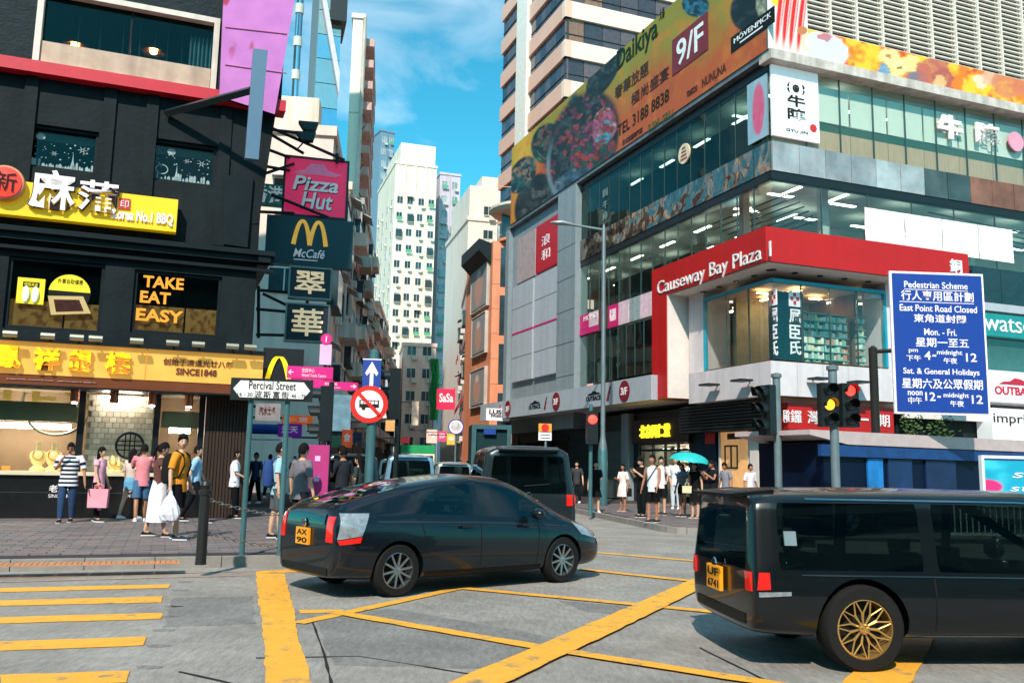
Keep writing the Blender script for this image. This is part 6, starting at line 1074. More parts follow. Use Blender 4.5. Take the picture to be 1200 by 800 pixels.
def rt_(s_, a, c, y0, y1, bold=.012): text(s_, Fq, sub(0, Q, a, c, 1-y1, 1-y0), .02, wlt, t, t=.008, bold=bold)
H_ = 163.
for s_, a, c, y0, y1 in (('Pedestrian Scheme', .13, .84, 9, 17), ('行人專用區計劃', .09, .90, 20, 32), ('East Point Road Closed', .07, .93, 37, 45), ('東角道封閉', .22, .80, 48, 58), ('Mon. - Fri.', .33, .69, 65, 73), ('星期一至五', .23, .82, 76, 87), ('pm', .15, .25, 90, 95), ('4', .32, .39, 92, 102), ('-', .41, .45, 96, 98), ('midnight', .46, .74, 90, 97), ('12', .78, .90, 93, 103), ('下午', .12, .28, 97, 104), ('午夜', .53, .68, 99, 106), ('Sat. & General Holidays', .08, .92, 112, 121), ('星期六及公眾假期', .06, .95, 124, 136), ('noon', .12, .28, 139, 144), ('12', .31, .42, 140, 150), ('-', .44, .48, 144, 146), ('midnight', .51, .79, 140, 147), ('12', .82, .94, 142, 152), ('中午', .12, .27, 146, 154), ('午夜', .58, .73, 149, 156)): rt_(s_, a, c, y0/H_, y1/H_)
for a, c, y in ((.13, .84, 18.5), (.07, .90, 33.5)): Fq.bx('rule_line', wlt, t, *sub(0, Q, a, c, 1-(y+.8)/H_, 1-y/H_), .02, .028)
# small far signs: LUSH etc
t, F, q = signbox('soap_shop_sign', 'small white box sign with black lettering at the plaza far end', ((570, 478), (597, 493)), 52, 84, wlt, .4); text('LUSH', F, sub(0, q, .12, .88, .52, .9), 0, ink, t, bold=.04, t=.02); text('FRESH', F, sub(0, q, .2, .8, .28, .48), 0, ink, t, bold=.03, t=.02)
F = plane(553, 497, 50, 84); q = F.tb((553, 497), (598, 560)); t = thing('corner_kiosk', 'dark teal kiosk front below the small white box sign', 'kiosk', tuple(F.p(q[0], .15))); F.bx('kiosk_body', M('kiosk_teal', hexc((24, 52, 56)), .5), t, q[0], q[1], .15, q[3], -3, 0); b = MB(); F.frame(b, q[0], q[1], .15, q[3], 0, .2, .25); b.build('kiosk_frame', M('kiosk_edge', hexc((50, 90, 96)), .5), t); q2_ = F.tb((567, 502), (581, 509), .2); F.bx('blue_plate', M('sign_blue', 0), t, *q2_, .0, .25)
t, F, q = signbox('hanging_banner', 'bright red hanging banner with white lettering far down the street', ((512, 455), (533, 480)), 84, 85, M('banner_red', hexc((224, 24, 74)), .5, em=.15), .1); text('SaSa', F, sub(0, q, .14, .9, .35, .78), 0, wlt, t, bold=.03, t=.02)
t = thing('round_road_sign', 'small blue round road sign far down the right pavement', 'sign', tuple(ground_at(533, 48))); P = ground_at(533, 48); F = Fa(P, 88); u, z = F.pix(533, 500); post(t, P, .1, z, .05, gpost); b = MB(); b.lathe(F.p(0, z, .06), [(.42, 0), (.42, .03), (.01, .03)], 20, F.n); b.build('disc', M('sign_blue', 0), t); b = MB(); b.lathe(F.p(0, z, .092), [(.36, 0), (.36, .01), (.28, .01), (.28, 0)], 20, F.n); b.build('disc_ring', wlt, t)
# clutter of shop signs along the left of the street
sg = [((300, 472), (327, 493), 27, (236, 210, 200), '汽水士多', 'white shop sign with red characters behind the name posts'), ((331, 486), (366, 498), 30, (226, 100, 30), '優惠', 'orange shop sign right of the street name posts'), ((326, 496), (353, 512), 29, (90, 20, 130), '天天', 'purple lit shop sign low behind the street name posts'), ((388, 462), (410, 505), 36, (190, 220, 228), None, 'tall pale blue poster sign left of the no buses sign'), ((386, 510), (399, 524), 34, (50, 90, 70), None, 'small green shop sign beside the signal'), ((401, 503), (412, 524), 36, (220, 90, 40), '食', 'orange and green upright sign below the pale poster'), ((414, 506), (424, 518), 38, (30, 40, 60), None, 'dark round edged sign left of the teal post'), ((452, 440), (463, 470), 50, (150, 170, 186), None, 'pale blue projecting box sign on a tenement'), ((446, 470), (468, 490), 46, (224, 214, 200), None, 'white projecting panel right of the no buses sign'), ((452, 492), (466, 505), 48, (200, 150, 90), None, 'tan projecting panel low on the tenement'), ((500, 503), (512, 519), 80, (230, 190, 176), '麵', 'pale pink far shop sign at the street end'), ((513, 505), (523, 517), 72, (220, 60, 110), '莎', 'pink far shop sign under the red banner'), ((524, 508), (534, 521), 66, (236, 180, 60), '金', 'yellow far shop sign right of the pink one'), ((470, 512), (480, 519), 70, (200, 60, 60), None, 'small red far shop sign'), ((425, 482), (430, 500), 44, (60, 130, 90), None, 'thin green upright sign behind the teal post'), ((483, 470), (490, 498), 85, (214, 190, 170), None, 'cream upright banner beside the green netting')]
for a, c, Y, col, s_, lab in sg:
    t, F, q = signbox('shop_sign', lab, (a, c), Y, 82, M('shopsign_%d_%d' % (a[0], a[1]), hexc(col), .5, em=.15, var=.25, sc=3), .2); t['group'] = 'shop signs down the street'
    if s_: text(s_, F, sub(0, q, .15, .85, .3, .8), 0, M('seal_red', 0) if a[0] == 300 else wlt, t, bold=.02, t=.02)
    bar(F.p(q[0]-1.4, q[3]-.1, -.1), F.p(q[0], q[3]-.1, -.1), .04, t)
t = thing('market_awning', 'rolled blue awning over the shopfront behind the street name posts', 'awning', tuple(at(300, 500, 29))); F = plane(285, 495, 29, 82); q = F.tb((285, 497), (328, 508)); b = MB(); b.tube([F.p(q[0], (q[2]+q[3])/2, 0), F.p(q[1], (q[2]+q[3])/2, 0)], .17, 10); b.build('awning_roll', M('awning_blue', hexc((20, 70, 160)), .6), t); b = MB(); b.tube([F.p(q[0], q[2]-.2, 0), F.p(q[1], q[2]-.2, 0)], .03, 6); b.build('awning_bar', white, t)
# ---------- blue lorry-like stall on the right
PB = at(948, 556, 21.6); F = Fa((PB.x, PB.y), 62); t = thing('blue_lorry', 'long blue canvas sided lorry passing behind the black van', 'lorry', tuple(F.p(0, 0))); navy = M('canvas_navy', hexc((6, 20, 44)), .5, var=.35, sc=1.2); zt = F.pix(960, 504)[1]; L_ = 9.5
F.bx('cargo_body', navy, t, .5, L_, .75, zt-.28, -2.2, 0); b = MB(); b.prism([F.p(-.1, zt-.12, .15), F.p(1.2, zt-.32, .15), F.p(L_, zt-.32, .15), F.p(L_, zt, .15), F.p(-.1, zt, .15)], F.n*-2.6); b.build('cargo_roof', M('roof_pale', hexc((190, 170, 168)), .5), t)
F.bx('blue_valance', M('canvas_blue', hexc((16, 60, 116)), .6, var=.3), t, .3, L_, zt-.62, zt-.34, .02, .12)
for a, w_, m_ in ((2.0, .55, (24, 116, 184)), (2.75, .9, (10, 44, 86)), (4.2, 1.2, (8, 36, 74))): F.bx('canvas_panel', M('cv_%d' % m_[1], hexc(m_), .6, var=.35, sc=2), t, a, a+w_, .9, zt-.64, .0, .05)
F.bx('chassis', dk, t, .3, L_, .45, .75, -2, -.1); F.bx('cab', M('cab_white', hexc((180, 190, 196)), .3, coat=.6), t, L_+.1, L_+1.8, .5, 2.3, -2.1, -.05)
def wheel(par, P, r, wd, axis, rimm, spokes=10, name='wheel', rimr=.68, dish=.02):
    """wheel at local point P, axis outward unit"""
    w0 = MB(); P = Vector(P); ax = Vector(axis); w0.lathe(P-ax*wd/2, [(r*rimr, 0), (r*.93, .0), (r, wd*.15), (r, wd*.85), (r*.93, wd), (r*rimr, wd), (r*rimr, 0)], 28, ax, False); o = w0.build(name, M('tyre', (.012, .012, .012), .8), par, smooth=True)
    m = MB(); u = ax.orthogonal().normalized(); v = ax.cross(u); f = P+ax*(wd/2-.02); m.lathe(f-ax*.10, [(r*rimr*1.0, -.02), (r*rimr, .105), (r*rimr*.93, .11), (r*rimr*.9, -.02)], 28, ax, False); m.lathe(f-ax*.03, [(r*.14, 0), (r*.13, .03), (.01, .035)], 12, ax)
    if spokes > 16:
        for k in range(11):
            for sg_ in (-1, 1):
                a = 2*math.pi*k/11; a2 = a+sg_*.25; d0 = u*math.cos(a)+v*math.sin(a); d1 = u*math.cos(a2)+v*math.sin(a2); dm = u*math.cos(a+sg_*.05)+v*math.sin(a+sg_*.05)
                m.tube([f+d0*r*.12-ax*.02, f+dm*r*.36-ax*.012, f+d1*r*rimr*.93], [r*.022, r*.02, r*.018], 5)
        spokes = 0
        for k in range(5): a = 2*math.pi*k/5; m.lathe(f-ax*.02+(u*math.cos(a)+v*math.sin(a))*r*.09, [(r*.02, 0), (r*.02, .04), (.002, .045)], 6, ax)
    for k in range(spokes): a = 2*math.pi*k/spokes; d0 = u*math.cos(a)+v*math.sin(a); e = ax.cross(d0)*.5*r*.09; p0, p1 = f+d0*r*.11-ax*dish, f+d0*r*rimr*.93-ax*.005; m.hexa([p0-e, p0+e, p1+e*.8, p1-e*.8, p0-e+ax*.02, p0+e+ax*.02, p1+e*.8+ax*.015, p1-e*.8+ax*.015])
    m.build('rim', rimm, o); d = MB(); d.lathe(f-ax*.12, [(r*rimr*.9, 0), (.01, .001)], 20, ax); d.build('brake_disc', M('brake_dark', (.02, .02, .02), .5, .5), o); return o
for u in (1.4, 7.6): wheel(t, Vector(F.p(u, .45, -.12)), .45, .25, F.n, gpost, 6)
# poster board and railing on the island
F = Fa(gnd(1150, 640, 0)*0+ground_at(1150, 18.9), 80); t = thing('advert_board', 'cyan advert board with a yellow foot at the right edge behind the van', 'advert board', tuple(F.p(0, .15))); q = (0, 2.4, F.pix(1160, 590)[1], F.pix(1160, 539)[1])
painted('advert_print', F, q, .06, lambda a, c_, asp: mixc(mixc(mixc(np.ones(a.shape+(3,))*np.array(hexc((20, 150, 180))), hexc((60, 190, 210)), sm(.3, .7, fbm(a, c_, 3, 5))), hexc((230, 40, 110)), ellm(a, c_, .02, .4, .16, .16, 0, .1)), hexc((240, 220, 60)), sm(.16, .10, c_)), t, 60, 40, .4, .05, em=.1); text('stay', F, sub(0, q, .28, .8, .55, .75), .065, wlt, t, shear=.2); text('stylish', F, sub(0, q, .25, .9, .25, .45), .065, wlt, t, shear=.2)
b = MB(); F.frame(b, q[0]-.06, q[1]+.06, q[2]-.06, q[3]+.1, 0, .1, .06); b.build('board_frame', white, t)
for u in (.2, 2.2): F.bx('board_leg', gpost, t, u-.03, u+.03, .14, q[2]-.06, .0, .05)
F = Fa(ground_at(1130, 17.9)-Vector((0, -.9, 0)), 86); t = thing('railing', 'white metal pedestrian railing seen through the van window at the right', 'railing', tuple(F.p(0, .15)))
for z in (.3, 1.1): F.bx('rail', white, t, 0, 5, z, z+.05, 0, .05)
for k in range(38): F.bx('baluster', white, t, .05+k*.13, .07+k*.13, .351, 1.099, .015, .035)
# ================= VEHICLES
paint = M('car_black', (.003, .0045, .0055), .28, .0, var=0, coat=.5); cgl = GL('car_window', (.15, .20, .19), 1.5, .06, .0, (.8, .9, .9)); trim = M('trim_black', (.01, .01, .011), .55); chrome = M('chrome', (.7, .7, .7), .12, 1.0, var=0)
redl = M('tail_red', (.65, .015, .01), .15, coat=1, em=.12, var=.1); clr = M('lamp_clear', hexc((150, 158, 164)), .1, .3, coat=1, var=.3, sc=20); alloy = M('alloy', hexc((150, 156, 160)), .3, .85, var=.05); goldr = M('gold_rim', hexc((206, 164, 96)), .32, .7, var=.05); platey = M('plate_yellow', hexc((236, 150, 20)), .5, em=.1)
def carbody(name, st, root, mats, wheels, wr, caps=True, gl=None):
    """st: list of (x or fn, zbot, w, zbelt, wbelt, zwin, wwin, ztop, wtop, mask) ; mask letters s=side window ahead of this station, t=top glass ahead"""
    rows = []
    for s in st:
        x, zb_, w_, zl, wl_, zw, ww, zt, wt = s[:9]; rk = s[10] if len(s) > 10 else 0
        P = [(0, zb_), (w_*.82, zb_), (w_*.97, zb_+.07), (w_, min(zb_+.30, zb_+(zl-zb_)*.55)), (w_*.995, max(zl-.14, zb_+(zl-zb_)*.72)), (wl_, zl), (ww, zw), (wt, zt-.02), (wt*.55, zt+.005), (0, zt+.015)]
        rows.append([(x+rk*max(0, z-zl), y, z) for y, z in P])
    K = len(rows[0]); m = MB(); idx = lambda i, k, sd: i*(2*K-2)+(k if sd > 0 else (0 if k == 0 else K-1 if k == K-1 else K-1+k))
    for r in rows:
        m.v += [(x, -y, z) for x, y, z in r]; m.v += [(x, y, z) for x, y, z in r[1:-1]]
    for i in range(len(rows)-1):
        for sd in (1, -1):
            for k in range(K-1):
                q = [idx(i, k, sd), idx(i+1, k, sd), idx(i+1, k+1, sd), idx(i, k+1, sd)]; m.f.append(tuple(q if sd > 0 else q[::-1])); fl = st[i][9]; m.mi.append(1 if (k == 5 and 's' in fl) else 2 if (k in (7, 8) and 't' in fl) else 0)
    for i, fl in ((0, st[0][9]), (len(rows)-1, 'x')):
        for k in range(K-1):
            a, b_, c, d = idx(i, k, 1), idx(i, k+1, 1), idx(i, k+1, -1), idx(i, k, -1); f = [a, b_, c, d]; f = [f[j] for j in range(4) if f[j] not in f[:j]]
            m.f.append(tuple(f if i else f[::-1])); m.mi.append(2 if (k == 5 and 'r' in fl and i == 0) else 0)
    me = bpy.data.meshes.new('tmp'); me.from_pydata(m.v, [], m.f); me.polygons.foreach_set('material_index', m.mi)
    for q in (paint, cgl, cgl): me.materials.append(q)
    def krow(v): j = v % (2*K-2); return j if j < K else j-K+1
    b = bmesh.new(); b.from_mesh(me); bmesh.ops.recalc_face_normals(b, faces=b.faces); cl = b.edges.layers.float.get('crease_edge') or b.edges.layers.float.new('crease_edge')
    for e in b.edges:
        if len(e.link_faces) == 2 and (e.link_faces[0].material_index != e.link_faces[1].material_index): e[cl] = .75
        elif len(e.link_faces) == 2 and {5, 6} & ({krow(e.verts[0].index), krow(e.verts[1].index)} if krow(e.verts[0].index) == krow(e.verts[1].index) else set()): e[cl] = .55
        elif e.calc_face_angle(0) > 1.0: e[cl] = .35
    b.to_mesh(me); b.free(); o = bpy.data.objects.new('tmp', me); COL.objects.link(o); s_ = o.modifiers.new('s', 'SUBSURF'); s_.levels = 3
    bpy.context.view_layer.update(); dg = bpy.context.evaluated_depsgraph_get(); cur = bpy.data.meshes.new_from_object(o.evaluated_get(dg)); bpy.data.objects.remove(o); z0m = min(v.co.z for v in cur.vertices); jr = random.Random(1)
    for x, y, r in wheels:
        for tr in range(8):
            jt = [jr.uniform(-.006, .006)*(tr > 0) for _ in range(4)]; c = MB(); c.lathe((x+jt[0], y-(.20+jt[1])*np.sign(y), wr+jt[2]), [(r+jt[3]*.5, -.32), (r+jt[3]*.5, .5)], 32-(tr % 3), (0, float(np.sign(y)), 0)); cmx = bpy.data.meshes.new('c'); cmx.from_pydata(c.v, [], c.f); bb_ = bmesh.new(); bb_.from_mesh(cmx); bmesh.ops.recalc_face_normals(bb_, faces=bb_.faces); bb_.to_mesh(cmx); bb_.free(); co = bpy.data.objects.new('c', cmx); oo = bpy.data.objects.new('b', cur); COL.objects.link(co); COL.objects.link(oo)
            md = oo.modifiers.new('b', 'BOOLEAN'); md.operation = 'DIFFERENCE'; md.object = co; md.solver = 'EXACT' if tr < 5 else 'FAST'; bpy.context.view_layer.update(); dg = bpy.context.evaluated_depsgraph_get(); res = bpy.data.meshes.new_from_object(oo.evaluated_get(dg)); bpy.data.objects.remove(co); bpy.data.objects.remove(oo)
            if len(res.polygons) > .8*len(cur.polygons) and min(v.co.z for v in res.vertices) > z0m-.01: cur = res; break
            print('boolean retry', x, y, tr)
    me2 = cur
    vs = [tuple(v.co) for v in me2.vertices]; fs = [tuple(p.vertices) for p in me2.polygons]; ms = [p.material_index for p in me2.polygons]; cen = [p.center.copy() for p in me2.polygons]; nrm = [p.normal.copy() for p in me2.polygons]
    bvh = BVHTree.FromPolygons(vs, fs)
    def part(nm, sel, mat, off=0.0):
        ids = sorted({v for f in sel for v in fs[f]}); mp_ = {v: i for i, v in enumerate(ids)}; q = MB(); q.v = [vs[i] for i in ids]; q.f = [tuple(mp_[v] for v in fs[f]) for f in sel]; q.mi = [0]*len(q.f)
        return q.build(nm, mat, root, smooth=True, fix=False) if sel else None
    body = part('body', [i for i in range(len(fs)) if ms[i] == 0 or ms[i] > 2], mats[0])
    for i, (nm, cond) in enumerate((('side_window', lambda c: c.y < 0), ('side_window', lambda c: c.y > 0))): part(nm, [k for k in range(len(fs)) if ms[k] == 1 and cond(cen[k])], mats[1])
    mid = (st[0][0]+st[-1][0])/2; part('windscreen', [k for k in range(len(fs)) if ms[k] == 2 and cen[k].x > mid], mats[1]); part('rear_window', [k for k in range(len(fs)) if ms[k] == 2 and cen[k].x < mid], mats[1])
    bpy.data.meshes.remove(me2); return body, bvh
def decal(root, bvh, name, mat, c, U, V, shape, off=.012, dirv=None, inner=.01, n=10):
    """project a patch: shape = polygon-bounded grid corners fn(s,t)->(a,b); c center, U,V vectors"""
    U, V, c = Vector(U), Vector(V), Vector(c); D = dirv and Vector(dirv) or -(U.cross(V)).normalized(); m = MB(); g = []
    for j in range(n+1):
        for i in range(n+1):
            a, b_ = shape(i/n, j/n); p = c+U*a+V*b_; h = bvh.ray_cast(p-D*2.0, D, 6); q = h[0] if h[0] is not None else p
            g.append(q-D*off)
    m.v = g+[p+D*(off+inner) for p in g]; N_ = (n+1)**2
    for j in range(n):
        for i in range(n): a = j*(n+1)+i; m.f.append((a, a+1, a+n+2, a+n+1)); m.mi.append(0)
    for i in range(n): 
        for a, b_ in ((i, i+1), (n*(n+1)+i, n*(n+1)+i+1), (i*(n+1), (i+1)*(n+1)), (i*(n+1)+n, (i+1)*(n+1)+n)): m.f.append((a, b_, b_+N_, a+N_)); m.mi.append(0)
    return m.build(name, mat, root, smooth=True)
def quadshape(p): return lambda s, t: tuple((p[0][k]*(1-s)+p[1][k]*s)*(1-t)+(p[3][k]*(1-s)+p[2][k]*s)*t for k in (0, 1))
def xzdecal(root, bvh, name, mat, pts, side=-1, off=.01, n=8):  # points (x,z) on the side
    return decal(root, bvh, name, mat, (0, 0, 0), (1, 0, 0), (0, 0, 1), quadshape(pts), off, (0, -side, 0), n=n)
def yzdecal(root, bvh, name, mat, pts, rear=True, off=.01, n=8): return decal(root, bvh, name, mat, (.5, 0, 0), (0, 1, 0), (0, 0, 1), quadshape(pts), off, (1 if rear else -1, 0, 0), n=n)
def strip(root, bvh, name, mat, pts, w_, side=-1, off=.004):
    for (x0, z0), (x1, z1) in zip(pts[:-1], pts[1:]):
        d = Vector((x1-x0, z1-z0)).normalized(); nx, nz = -d.y*w_/2, d.x*w_/2; xzdecal(root, bvh, name, mat, [(x0-nx, z0-nz), (x1-nx, z1-nz), (x1+nx, z1+nz), (x0+nx, z0+nz)], side, off, 5)
def plate(root, x, z, txt, w_=.34, h=.2):
    Fz = Fa((x, 0, 0), 180) ; b = MB(); b.box(x-.03, x, -w_/2, w_/2, z, z+h); p = b.build('number_plate', platey, root)
    Fy = Fa((x-.03, 0, 0), 0); Fy.u = Vector((0, -1, 0)); Fy.n = Vector((-1, 0, 0)); Fy.P = Vector((x-.03, 0, 0)); l = txt.split()
    for i, s_ in enumerate(l): text(s_, Fy, (-w_*.4, w_*.4, z+h-(h*.48)*(i+1)+.01, z+h-(h*.48)*i-.02), .001, M('black_ink', 0), root, 'plate_lettering', t=.004, bold=.02)
def place(root, p, az, sc=1.0): root.location = (p[0], p[1], p[2] if len(p) > 2 else 0); root.rotation_euler = (0, 0, math.radians(90-az)); root.scale = (sc,)*3
seatm = M('seat_cloth', (.012, .013, .014), .8)
def seats(root, xs, zs_, hh):
    for x in xs:
        for y in (-.38, .38):
            m = MB(); m.hexa([(x-.25, y-.24, zs_-.1), (x+.3, y-.24, zs_-.1), (x+.3, y+.24, zs_-.1), (x-.25, y+.24, zs_-.1), (x-.25, y-.24, zs_+.08), (x+.3, y-.24, zs_+.12), (x+.3, y+.24, zs_+.12), (x-.25, y+.24, zs_+.08)]); m.hexa([(x-.22, y-.23, zs_), (x-.1, y-.23, zs_), (x-.1, y+.23, zs_), (x-.22, y+.23, zs_), (x-.38, y-.19, zs_+hh*.8), (x-.29, y-.19, zs_+hh*.8), (x-.29, y+.19, zs_+hh*.8), (x-.38, y+.19, zs_+hh*.8)]); m.box(x-.42, x-.33, y-.12, y+.12, zs_+hh*.83, zs_+hh); m.build('seat', seatm, root)
# dark hatchback (origin at rear axle, +x forward)
hb = thing('hatchback', 'dark blue black fastback hatchback crossing the yellow box junction', 'car'); P = None
st = [(-.84, .30, .62, .62, .60, .66, .58, .74, .50, ''), (-.82, .24, .78, .86, .74, .92, .70, 1.02, .62, ''), (-.70, .22, .84, .96, .78, 1.03, .70, 1.10, .60, 't'), (-.30, .19, .87, 1.0, .79, 1.12, .68, 1.22, .56, 't'), (.25, .17, .875, .98, .80, 1.24, .655, 1.345, .55, 's'), (.75, .17, .875, .96, .80, 1.32, .64, 1.42, .55, 's'), (1.18, .17, .875, .94, .80, 1.37, .63, 1.46, .55, ''), (1.26, .17, .875, .935, .80, 1.38, .63, 1.465, .55, 's'), (1.75, .17, .875, .91, .80, 1.34, .62, 1.44, .54, 'st'), (2.15, .17, .875, .89, .80, 1.18, .66, 1.30, .56, 'st'), (2.62, .18, .87, .87, .79, .93, .74, 1.02, .64, 't'), (2.85, .18, .87, .84, .78, .87, .74, .93, .66, ''), (3.2, .19, .85, .76, .76, .79, .70, .83, .58, ''), (3.5, .21, .76, .64, .68, .67, .60, .70, .48, ''), (3.64, .28, .56, .50, .50, .53, .46, .56, .38, '')]
W = [(0, -.76, .355), (0, .76, .355), (2.7, -.76, .355), (2.7, .76, .355)]
navyp = M('car_navy', (.003, .006, .010), .25, .0, var=0, coat=.55); body, bvh = carbody('hb', st, hb, (navyp, cgl), W, .315)
for x, y, _ in W: wheel(hb, (x, y*.99, .315), .315, .2, (0, float(np.sign(y)), 0), alloy, 10, rimr=.70)
seats(hb, (.55, 1.75), .45, .62)
for s_ in (-1, 1):
    xzdecal(hb, bvh, 'tail_lamp', clr, [(-.80, .70), (-.52, .74), (-.40, 1.0), (-.74, 1.0)], s_, .012); xzdecal(hb, bvh, 'tail_lamp_red', redl, [(-.78, .64), (-.54, .66), (-.52, .73), (-.80, .69)], s_, .014)
    xzdecal(hb, bvh, 'headlamp', clr, [(3.05, .66), (3.5, .56), (3.42, .68), (2.9, .84)], s_, .008); strip(hb, bvh, 'door_gap', trim, [(1.24, .32), (1.24, .92)], .012, s_); strip(hb, bvh, 'door_gap', trim, [(.42, .5), (.30, .95)], .012, s_); strip(hb, bvh, 'door_gap', trim, [(2.2, .3), (2.25, .88)], .012, s_); strip(hb, bvh, 'sill_trim', trim, [(.4, .24), (2.3, .24)], .07, s_, .008)
    for x in (1.0, 2.0): b = MB(); b.box(x-.1, x+.1, s_*.885, s_*.905, .80, .835); b.build('door_handle', navyp, hb)
    b = MB(); b.ell((2.12, s_*.97, .96), (.09, .12, .075), 12, 8); b.build('wing_mirror', navyp, hb, smooth=True); strip(hb, bvh, 'waist_line', M('trim_soft', (.02, .03, .035), .3), [(-.3, .9), (1.2, .86), (2.8, .78)], .012, s_, .003)
yzdecal(hb, bvh, 'rear_light_glass', cgl, [(-.5, .86), (.5, .86), (.5, .98), (-.5, .98)], True, .012); plate(hb, -.845, .60, 'AX 90'); yzdecal(hb, bvh, 'bumper_trim', trim, [(-.6, .27), (.6, .27), (.6, .36), (-.6, .36)], True, .01)
for s_ in (-1, 1): yzdecal(hb, bvh, 'tail_lamp', redl, [(s_*.56, .66), (s_*.70, .66), (s_*.68, .96), (s_*.56, .96)], True, .012)
b = MB(); b.lathe((-.855, 0, .86), [(.06, 0), (.055, .01), (.01, .012)], 16, (-1, 0, 0)); b.build('badge', chrome, hb)
Pr_ = gnd(463, 699); Pc = Vector((Pr_.x, Pr_.y, 0))+Vector((math.sin(math.radians(51-90)), math.cos(math.radians(51-90)), 0))*.76; place(hb, Pc, 51, .955)
# MPV body used for the boxy van and the MPVs
def mpv(label, nm, pm, H=1.9, Ln=4.8, wb=2.95, w_=.91, rim=alloy, group=None, txt='HK 2618', det=True):
    r = thing(nm, label, 'van', (0, 0, 0), group); k = H/1.9; x1 = Ln-.95
    st = [(-.90, .34, w_*.84, 1.02*k, w_*.80, 1.70*k, w_*.72, 1.80*k, w_*.62, 'r', .08), (-.87, .27, w_*.95, 1.03*k, w_*.92, 1.74*k, w_*.80, 1.85*k, w_*.68, '', .08), (-.70, .24, w_, 1.04*k, w_*.955, 1.76*k, w_*.83, 1.88*k, w_*.70, 's', .04), (.55, .22, w_, 1.03*k, w_*.955, 1.77*k, w_*.84, 1.9*k, w_*.72, ''), (.63, .22, w_, 1.03*k, w_*.955, 1.77*k, w_*.84, 1.9*k, w_*.72, 's'), (1.65, .22, w_, 1.01*k, w_*.955, 1.76*k, w_*.83, 1.89*k, w_*.72, ''), (1.73, .22, w_, 1.01*k, w_*.955, 1.76*k, w_*.83, 1.89*k, w_*.72, 's'), (x1-1.55, .22, w_, .99*k, w_*.955, 1.66*k, w_*.80, 1.80*k, w_*.70, 'st'), (x1-.72, .23, w_*.99, .97*k, w_*.94, 1.05*k, w_*.88, 1.12*k, w_*.74, 't'), (x1-.5, .23, w_*.98, .92*k, w_*.92, .95*k, w_*.86, 1.02*k, w_*.74, ''), (x1-.05, .25, w_*.92, .78*k, w_*.85, .80*k, w_*.76, .86*k, w_*.6, ''), (x1+.1, .32, w_*.74, .60*k, w_*.7, .62*k, w_*.62, .66*k, w_*.5, '')]
    R_ = .335; W = [(0, -(w_-.11), R_+.045), (0, w_-.11, R_+.045), (wb, -(w_-.11), R_+.045), (wb, w_-.11, R_+.045)]
    body, bvh = carbody('v', st, r, (pm, cgl), W, R_)
    for x, y, _ in W: wheel(r, (x, y*.995, R_), R_, .22, (0, float(np.sign(y)), 0), rim, 10 if rim is alloy else 20, rimr=.70)
    yb = w_*.78
    seats(r, (.5, 1.45, 2.35) if nm != 'boxy_van' else (.3, 1.35), .55*k, .72*k)
    for s_ in (-1, 1):
        yzdecal(r, bvh, 'tail_lamp', redl, [(s_*yb*.98, .82*k), (s_*yb*1.14, .82*k), (s_*yb*1.13, 1.02*k), (s_*yb*.98, 1.02*k)], True, .014); xzdecal(r, bvh, 'tail_lamp', redl, [(-.86, .84*k), (-.76, .85*k), (-.76, 1.02*k), (-.84, 1.02*k)], s_, .012)
        if det:
            xzdecal(r, bvh, 'reverse_lamp', clr, [(-.85, .77*k), (-.60, .79*k), (-.60, .83*k), (-.85, .82*k)], s_, .012)
            for x in (.60, 1.70): strip(r, bvh, 'door_gap', trim, [(x, .32), (x, 1.0*k)], .012, s_)
            strip(r, bvh, 'side_moulding', chrome, [(.5, .26), (wb-.5, .26)], .02, s_, .008); strip(r, bvh, 'roof_trim', chrome, [(-.4, 1.79*k), (1.4, 1.79*k), (2.2, 1.74*k)], .012, s_, .01); strip(r, bvh, 'belt_trim', chrome, [(-.5, 1.0*k), (1.5, .985*k), (wb-.3, .96*k)], .010, s_, .008)
            for x in (1.5, wb-1.1): b = MB(); b.box(x-.11, x+.11, s_*(w_+.002), s_*(w_+.03), .86*k, .89*k); b.build('door_handle', pm, r)
            b = MB(); b.ell((wb-.25, s_*(w_+.10), 1.1*k), (.09, .12, .10), 12, 8); b.build('wing_mirror', pm, r, smooth=True); strip(r, bvh, 'bumper_gap', trim, [(-.8, .58), (-.42, .56)], .012, s_)
    plate(r, -.91 if nm != 'boxy_van' else -.92, .72*k, txt); b = MB(); b.prism([(-.97, -w_*.60, 1.79*k), (-.97, w_*.60, 1.79*k), (-.6, w_*.62, 1.845*k), (-.6, -w_*.62, 1.845*k)], (0, 0, .028)); b.build('roof_spoiler', pm, r)
    yzdecal(r, bvh, 'bumper_trim', trim, [(-.6, .34), (.6, .34), (.6, .42), (-.6, .42)], True, .01); b = MB(); b.lathe((-.935, 0, 1.00*k), [(.06, 0), (.055, .01), (.045, .012)], 18, (-1, 0, 0)); b.build('badge', chrome, r); b = MB(); b.tube([(-1.02, .1, 1.16*k), (-1.01, -.38, 1.2*k)], .012, 5); b.build('rear_wiper', trim, r)
    return r, bvh
van, vb = mpv('large glossy black boxy van with gold spoked wheels leaving the frame at the right', 'boxy_van', paint, 1.41, 4.25, 2.55, .83, goldr, txt='UF 6741')
strip(van, vb, 'round_sticker', M('sticker_pale', hexc((110, 130, 136)), .5), [(-.62, 1.02), (-.52, 1.02)], .11, -1, .012)
Pv = gnd(1016, 789); AZV = 84; Pc = Vector((Pv.x, Pv.y, 0))+azv(AZV-90)*.80; place(van, Pc, AZV, .98)
